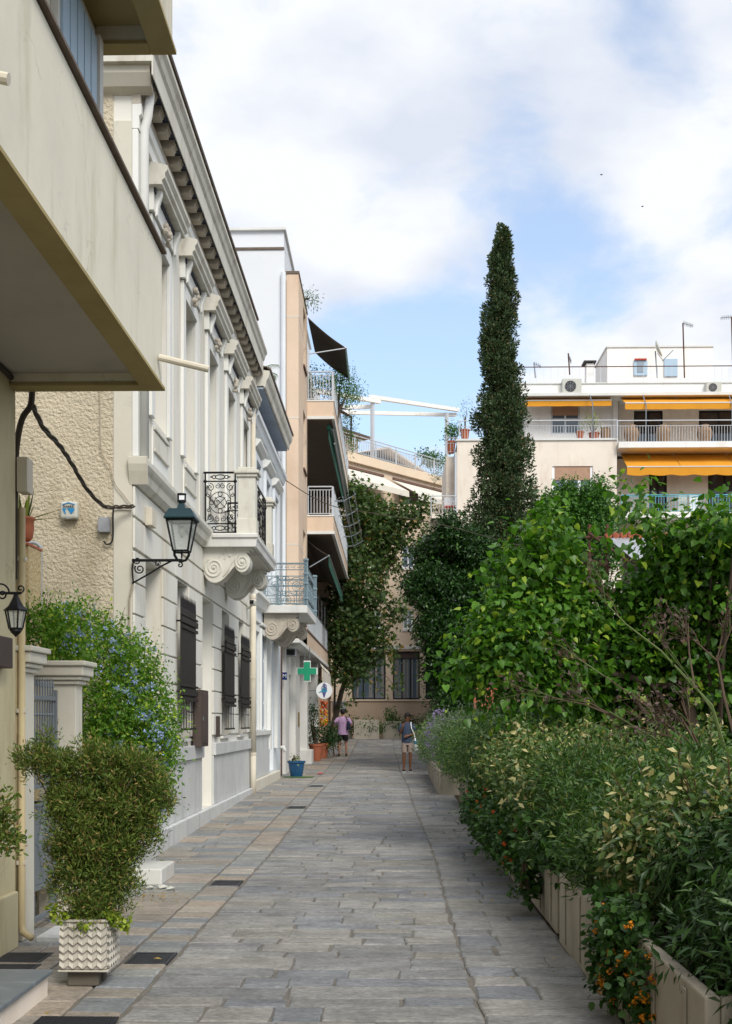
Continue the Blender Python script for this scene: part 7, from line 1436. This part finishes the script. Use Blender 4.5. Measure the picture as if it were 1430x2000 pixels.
plant('shop_climber', 'slim climber rising from the tall terracotta pot', [PB(612, 1445, 40.8, 9, 18), PB(606, 1415, 40.6, 6, 18), PB(618, 1420, 40.8, 7, 20), PB(616, 1385, 40.8, 4, 20), PB(604, 1385, 40.6, 3, 14)], LM['citrus'], .08, 'oval', 26, 18, .09, base=(PX(617, 40.8), 40.8, G(40.8) + .5))
plant('shop_shrub', 'bushy green shrub in the rounder terracotta pot', [PB(632, 1435, 42.2, 15, 17), PB(648, 1428, 42.6, 13, 20), PB(642, 1455, 42.2, 12, 10), PB(655, 1440, 43, 8, 12)], LM['citrus'], .09, 'oval', 22, 20, .1, base=(PX(629, 42.2), 42.2, G(42.2) + .45))
ht_pl = [('bushy green planting of the long hotel planter', [PB(705, 1420, 55.9, 12, 12), PB(722, 1418, 55.9, 14, 13), PB(738, 1420, 55.9, 10, 12)]), ('reddish leafed planting left of the long hotel planter', [PB(690, 1415, 56.4, 10, 12), PB(672, 1416, 56.4, 10, 10), PB(655, 1415, 56.4, 10, 10)]), ('upright shrub in the shorter hotel planter', [PB(765, 1402, 56.5, 10, 12), PB(764, 1392, 56.5, 5, 8), PB(778, 1415, 56.5, 12, 10), PB(755, 1418, 56.5, 9, 9)]), ('low planting behind the man with the tote bag', [PB(800, 1415, 56.5, 14, 10), PB(822, 1412, 56.5, 14, 12), PB(845, 1412, 55, 14, 14)])]
for k, (lb, bl) in enumerate(ht_pl): plant('hotel_shrub', lb, bl, LM['plane'] if k % 2 else LM['bright'], .12, 'oval', 16, 22, .14, group='shrubs in front of the hotel', base=(bl[0][0][0], bl[0][0][1], G(56) + .6))
# palm fronds behind the blue house cornice
pf = thing('palm', 'palm fronds peeking over the pale blue house roof', 'palm', (-3.9, 29, 9.2))
for k in range(9):
    a = R.uniform(-1.2, 1.2); L_ = R.uniform(.7, 1.1); b = Vector((-3.3, 27.5, 9.7)); d = Vector((.4 + .4 * cos(a), .6 * sin(a), .75)); mb = MB(); pts = [b + d * L_ * t - Vector((0, 0, .5 * t * t)) for t in (0, .25, .5, .75, 1)]; mb.tube(pts, [.012, .01, .008, .006, .003], 4)
    for i in range(18):
        t_ = .2 + .8 * i / 18; q = b + d * L_ * t_ - Vector((0, 0, .5 * t_ * t_))
        for sx in (-1, 1): e = q + Vector((.05, sx * .22 * (1.1 - t_ * .6), -.08)); mb.add([q, q + Vector((.02, 0, 0)), e], [(0, 1, 2)])
    mb.build('frond', LM['bright'], pf)

# ================================================================== PEOPLE
def skin_body(t, V, E_, rad, m):
    me = bpy.data.meshes.new('body'); names = list(V); idx = {n: i for i, n in enumerate(names)}; me.from_pydata([V[n] for n in names], [(idx[a], idx[b]) for a, b in E_], []); me.materials.append(m)
    o = obj('body', me, t); sk = o.modifiers.new('skin', 'SKIN'); sk.use_smooth_shade = True
    for i, n in enumerate(names): r = rad[n]; me.skin_vertices[0].data[i].radius = (r, r) if not isinstance(r, tuple) else r
    me.skin_vertices[0].data[idx['pelvis']].use_root = True; s_ = o.modifiers.new('sub', 'SUBSURF'); s_.levels = 2; s_.render_levels = 2
    return o
def loft(rings, n=20, close=True):
    mb = MB(); vs = []
    for (cx_, cy_, cz_, rx, ry) in rings: vs += [(cx_ + rx * cos(2 * pi * k / n), cy_ + ry * sin(2 * pi * k / n), cz_) for k in range(n)]
    fs = [(i * n + k, i * n + (k + 1) % n, (i + 1) * n + (k + 1) % n, (i + 1) * n + k) for i in range(len(rings) - 1) for k in range(n)]; mb.add(vs, fs); return mb
def person(label, loc, rz, arms, skin, shirt, shorts, shoe, hair, shirt_len, shorts_len, slim=1.0, legs=((-.10, .03), (.10, -.02)), head=(0.0, -.02), headturn=0, group=None):
    t = thing('person', label, 'person', loc, rz); V, E_, rd = {}, [], {}
    def v(n, p, r, to=None): V[n] = p; rd[n] = r; E_.append((to, n)) if to else None
    v('pelvis', (0, 0, .93), (.135 * slim, .10)); v('waist', (0, 0, 1.08), (.125 * slim, .095), 'pelvis'); v('chest', (0, 0, 1.28), (.15 * slim, .105), 'waist'); v('neckbase', (0, .01, 1.44), .06, 'chest'); v('neck', (head[0] * .5, head[1] * .5, 1.50), .048, 'neckbase'); v('jaw', (head[0], head[1] - .005, 1.57), (.058, .07), 'neck'); v('head', (head[0], head[1], 1.645), (.074, .088), 'jaw'); v('crown', (head[0], head[1] + .005, 1.705), (.055, .065), 'head')
    for s_, (sx, (lx, ly)) in enumerate(zip((-1, 1), legs)):
        p = 'LR'[s_]; v('hip' + p, (sx * .085, 0, .86), .088 * slim, 'pelvis'); v('thigh' + p, (sx * .09 + (lx - sx * .09) * .3, ly * .4, .68), .075 * slim, 'hip' + p); v('knee' + p, (lx * .98, ly - .015, .48), .052, 'thigh' + p); v('calf' + p, (lx, ly + .015, .33), .052, 'knee' + p); v('ankle' + p, (lx * 1.02, ly + .03, .09), .033, 'calf' + p); v('foot' + p, (lx * 1.1, ly - .09, .035), .033, 'ankle' + p)
        ar = arms[s_]; v('sh' + p, (sx * .165 * slim, .01, 1.385), .058, 'chest'); v('elb' + p, ar[0], .040, 'sh' + p); v('wr' + p, ar[1], .027, 'elb' + p); h = Vector(ar[2]); w_ = Vector(ar[1]); v('palm' + p, tuple(w_.lerp(h, .5)), (.036, .02), 'wr' + p)
        d = (h - w_).normalized(); sd = d.cross(Vector((0, 1, 0))); sd = sd.normalized() if sd.length > .1 else Vector((1, 0, 0))
        for f in range(4): b = w_.lerp(h, .75) + sd * (f - 1.5) * .017; e = b + d * (.06 + .012 * (1.5 - abs(f - 1.5))) + Vector((0, -.01, -.012)); v(f'f{f}{p}', tuple(b), .010, 'palm' + p); v(f'g{f}{p}', tuple(e), .008, f'f{f}{p}')
        v('th' + p, tuple(w_.lerp(h, .5) + sd * .045 + d * .02), .010, 'palm' + p)
    body = skin_body(t, V, E_, rd, skin)
    hx, hy = head; q = MB(); q.ball((0, 0, 0), .094, 16, (.86, 1.05, .95)); rm = Matrix.Rotation(headturn, 4, 'Z')
    P_ = lambda a, b, c: tuple(rm @ Vector((a, b, c)) + Vector((hx, hy, 1.64)))
    hm = MB(); n = 18
    prof_ = [(.002, .125), (.045, .118), (.075, .09), (.088, .05), (.086, .01), (.08, -.03)]
    vs = []
    for (r, z) in prof_:
        for k in range(n):
            a = 2 * pi * k / n; back = sin(a); zz = z - (.045 * max(0, back) if z < .02 else 0) + (.05 * max(0, -back) if z < .04 else 0); w2 = R.uniform(-.004, .004); vs.append(P_((r + w2) * cos(a) * .98, (r + w2) * 1.12 * sin(a) + .012, zz))
    hm.add(vs, [(i * n + k, i * n + (k + 1) % n, (i + 1) * n + (k + 1) % n, (i + 1) * n + k) for i in range(len(prof_) - 1) for k in range(n)]); ho = hm.build('hair', hair, t, smooth=True, local=True); so = ho.modifiers.new('t', 'SOLIDIFY'); so.thickness = .012
    fm = MB(); fm.add([P_(-.010, -.088, .015), P_(.010, -.088, .015), P_(.016, -.09, -.02), P_(-.016, -.09, -.02), P_(0, -.112, -.018), P_(0, -.094, .015)], [(0, 5, 4, 3), (5, 1, 2, 4), (3, 4, 2)])
    for sx in (-1, 1): fm.ball(P_(sx * .079, .005, -.005), .018, 8, (.5, .9, 1.3))
    fm.build('nose_and_ears', skin, t, local=True, smooth=True); lm_ = MB(); lm_.box(*[0, 0, 0, 0, 0, 0]); 
    mo = MB(); a_ = P_(-.022, -.088, -.05); b_ = P_(.022, -.088, -.05); mo.tube([a_, P_(0, -.094, -.05), b_], .005, 5); mo.build('mouth', plain('lips', '#7d4a40', .6), t, local=True)
    # shirt
    k = slim; sh = loft([(0, 0, shirt_len, .175 * k, .135), (.0, -.004, shirt_len + .08, .172 * k, .13), (0, -.008, 1.1, .165 * k, .128), (0, -.004, 1.24, .178 * k, .13), (0, 0, 1.34, .195 * k, .125), (0, .004, 1.41, .175 * k, .105), (0, .008, 1.46, .10, .08), (0, .008, 1.475, .068, .064)])
    for s_, sx in enumerate((-1, 1)):
        a = Vector((sx * .13 * k, .01, 1.385)); b = Vector(arms[s_][0]); d = (b - Vector((sx * .165 * k, .01, 1.385))); sh.tube([a, Vector((sx * .175 * k, .01, 1.37)), Vector((sx * .175 * k, .01, 1.37)) + d * .45, Vector((sx * .175 * k, .01, 1.37)) + d * .72], [.065, .075, .07, .066], 12)
    so_ = sh.build('shirt', shirt, t, smooth=True, local=True)
    sm = loft([(0, 0, .80, .165 * k, .12), (0, 0, .90, .162 * k, .122), (0, 0, shirt_len + .06, .158 * k, .12)])
    for s_, (sx, (lx, ly)) in enumerate(zip((-1, 1), legs)):
        z1 = shorts_len; vs = []; sm2 = loft([(lx * (.9) , ly * .8, z1, .093 * k, .098), (sx * .088, ly * .4, (z1 + .84) / 2, .092 * k, .105), (sx * .075, 0, .84, .09 * k, .115), (sx * .07, 0, .9, .085 * k, .11)], 14); sm.add(sm2.v, sm2.f)
    sm.build('shorts', shorts, t, smooth=True, local=True)
    for s_, (lx, ly) in enumerate(legs):
        fx = lx * 1.06; mb = MB(); 
        mb.add([(fx + sx * w, ly + yy, z) for (yy, w, zt_) in ((.085, .034, .09), (.03, .04, .10), (-.05, .045, .075), (-.13, .042, .055), (-.165, .02, .04)) for (sx, z) in ((-1, .012), (1, .012), (.8, zt_), (-.8, zt_))], [(i * 4 + j, i * 4 + (j + 1) % 4, i * 4 + 4 + (j + 1) % 4, i * 4 + 4 + j) for i in range(4) for j in range(4)] + [(0, 3, 2, 1), (16, 17, 18, 19)])
        mb.build('shoe', shoe, t, local=True, bevel=.006); B(fx - .045, fx + .045, ly - .16, ly + .088, 0, .012).build('sole', M['letterw'] if shoe.name.startswith('black_tr') else M['wood'], t, local=True)
    return t
sk1, sk2 = plain('dark_brown_skin', '#6b4630', .5), plain('tan_skin', '#a87862', .5); hr = plain('black_hair', '#15120f', .6)
tee = mat('slate_blue_tee', '#343f52', .9, .08, 8, .5, 30, bd=.01); polo = mat('lilac_shirt', '#b796ba', .9, .06, 8, .5, 24, bd=.01); tau = mat('taupe_shorts', '#8f8077', .9, .06, 8, .3, 30); blk = mat('black_shorts', '#141417', .9, .1, 8, .3, 30); trn = plain('black_trainer', '#141418', .5); snd = plain('dark_sandal', '#2c2622', .7)
pA = person('man in a slate blue T-shirt and taupe shorts with a white tote bag', (PX(795, 35), 35, G(35)), radians(6), (((-.21, -.05, 1.13), (-.15, -.19, 1.33), (-.12, -.21, 1.44)), ((.24, -.02, 1.14), (.03, -.19, 1.08), (-.07, -.20, 1.06))), sk1, tee, tau, trn, hr, .86, .58, .92, ((-.09, .0), (.10, .02)), (.02, -.03), radians(35))
g_ = MB(); rm = Matrix.Rotation(radians(35), 4, 'Z')
for sx in (-.032, .032): c = rm @ Vector((sx, -.092, .018)) + Vector((.02, -.03, 1.64)); g_.ball(c, .024, 10, (1, .5, .75))
a = rm @ Vector((-.03, -.098, .022)) + Vector((.02, -.03, 1.64)); b = rm @ Vector((.03, -.098, .022)) + Vector((.02, -.03, 1.64)); g_.tube([a, b], .005, 5); g_.build('sunglasses', plain('black_lens', '#08080a', .15), pA, local=True)
tg = thing('tote_bag', 'white and blue tote bag hanging from the shoulder of the man in slate blue', 'bag', tuple(Vector(pA.location) + Vector((.25, .05, .7)))); ca = Vector(pA.location)
mb = loft([(.26, .02, .62, .03, .08), (.28, .02, .66, .07, .11), (.275, .02, .80, .075, .12), (.25, .02, .95, .05, .12), (.235, .02, 1.0, .02, .11)], 14); mb.v = [(x + ca.x, y + ca.y, z + ca.z) for x, y, z in mb.v]; mb.build('bag_body', M['letterw'], tg, smooth=True)
mb = loft([(.276, -.0, .84, .077, .125), (.262, .0, .92, .066, .125)], 14); mb.v = [(x + ca.x, y + ca.y, z + ca.z) for x, y, z in mb.v]; mb.build('blue_print', M['blueprint'], tg, smooth=True)
mb = MB(); mb.tube([ca + Vector(p) for p in ((.24, -.06, .99), (.2, -.11, 1.15), (.13, -.135, 1.30), (.115, -.11, 1.42), (.12, .0, 1.47), (.14, .11, 1.38), (.22, .1, 1.1), (.24, .08, .99))], .014, 6); mb.build('strap', M['letterw'], tg)
pB = person('man in a lilac shirt and black shorts seen from behind, hand on hip', (PX(670, 43.5), 43.5, G(43.5)), radians(186), (((.36, .04, 1.14), (.16, -.10, 1.03), (.10, -.13, 1.0)), ((.33, .1, 1.15), (.18, -.06, 1.05), (.12, -.12, 1.03)))[::-1] if False else (((-.33, .06, 1.14), (-.17, -.08, 1.04), (-.10, -.12, 1.02)), ((.36, .04, 1.14), (.17, -.10, 1.04), (.10, -.13, 1.02))), sk2, polo, blk, snd, hr, .80, .58, 1.12, ((-.12, .0), (.14, .02)), (.0, -.02), radians(-15))
sb = thing('shoulder_bag', 'dark blue shoulder bag on the back of the man in lilac', 'bag', tuple(Vector(pB.location) + Vector((.2, -.1, 1.0)))); cb_ = Vector(pB.location)
mb = loft([(.20, -.13, .98, .05, .04), (.21, -.14, 1.02, .075, .055), (.215, -.14, 1.2, .07, .05), (.2, -.135, 1.3, .04, .03)], 12); mb.v = [(x + cb_.x, y + cb_.y, z + cb_.z) for x, y, z in mb.v]; nav = plain('navy_cloth', '#20283f', .8); mb.build('bag_body', nav, sb, smooth=True)
mb = MB(); mb.tube([cb_ + Vector(p) for p in ((.2, -.15, 1.28), (.16, -.14, 1.38), (.11, -.09, 1.47), (.1, .02, 1.475), (.12, .12, 1.36))], .016, 6); mb.build('strap', nav, sb)
# small wooden stool by the shop plants
t = thing('wooden_stool', 'weathered wooden stool by the shop shrub', 'stool', (PX(643, 43.2), 43.2, G(43.2))); c = Vector(t.location)
B(c.x - .17, c.x + .17, c.y - .15, c.y + .15, c.z + .46, c.z + .5).build('seat', M['wood'], t)
for sx in (-1, 1):
    for sy in (-1, 1): mb = MB(); mb.tube([c + Vector((sx * .19, sy * .16, 0)), c + Vector((sx * .13, sy * .11, .46))], .018, 5); mb.build('leg', M['wood'], t)
mb = MB(); mb.tube([c + Vector((-.16, -.13, .18)), c + Vector((.16, -.13, .18))], .012, 5); mb.build('stretcher', M['wood'], t)
# litter
M['dleaf'] = leafmat('dry_leaf', '#8a6a36', '#b0953c', '#6d4b2a'); lf = MB().add(*SH['oval']).mesh('fallen_leaf', M['dleaf'], recalc=False)
lt = [(300, 1880, 'yellow leaf lying on the nearest drain grate'), (100, 1985, 'ochre leaf lying on the black rubber mat')]
for px, py, lb in lt:
    d = pray(px, py); t_ = -CAMZ / d.z; p = d * t_; tag(obj('fallen_leaf', lf, None, (p.x, p.y, .03), (.2, .1, R.uniform(0, 6)), (.06,) * 3), lb, 'leaf')
pts = []
for i in range(210):
    yy = R.choice((R.uniform(6, 34), R.uniform(36, 44))); xx = R.choice((1.22 - abs(R.gauss(0, .12)), R.uniform(-1.5, 1.2), -1.6 - abs(R.gauss(0, .5)), -2.3 + R.gauss(0, .2))); pts.append((xx, yy, G(yy) + .012))
for i in range(60): pts.append((R.gauss(-2.35, .18), R.gauss(11.2, .3), .014))
pts = np.array(pts); leaf_cloud('fallen_leaves', pts, nz(NR.randn(len(pts), 3) * np.array([1, 1, .05])), .034, 'oval', M['dleaf'], None, up=3, droop=0, loc=(0, 12, 0))
wr = MB(); a = at_y(620, 1519, 33.5); wr.add([(a.x, 33.4, G(33.4) + .01), (a.x + .2, 33.42, G(33.4) + .03), (a.x + .18, 33.7, G(33.4) + .012), (a.x + .02, 33.68, G(33.4) + .03), (a.x + .1, 33.5, G(33.4) + .05)], [(0, 1, 4), (1, 2, 4), (2, 3, 4), (3, 0, 4)]); tag(wr.build('wrapper', plain('red_wrapper', '#c64a52', .5)), 'small red and white wrapper on the paving near the blue tub', 'wrapper')
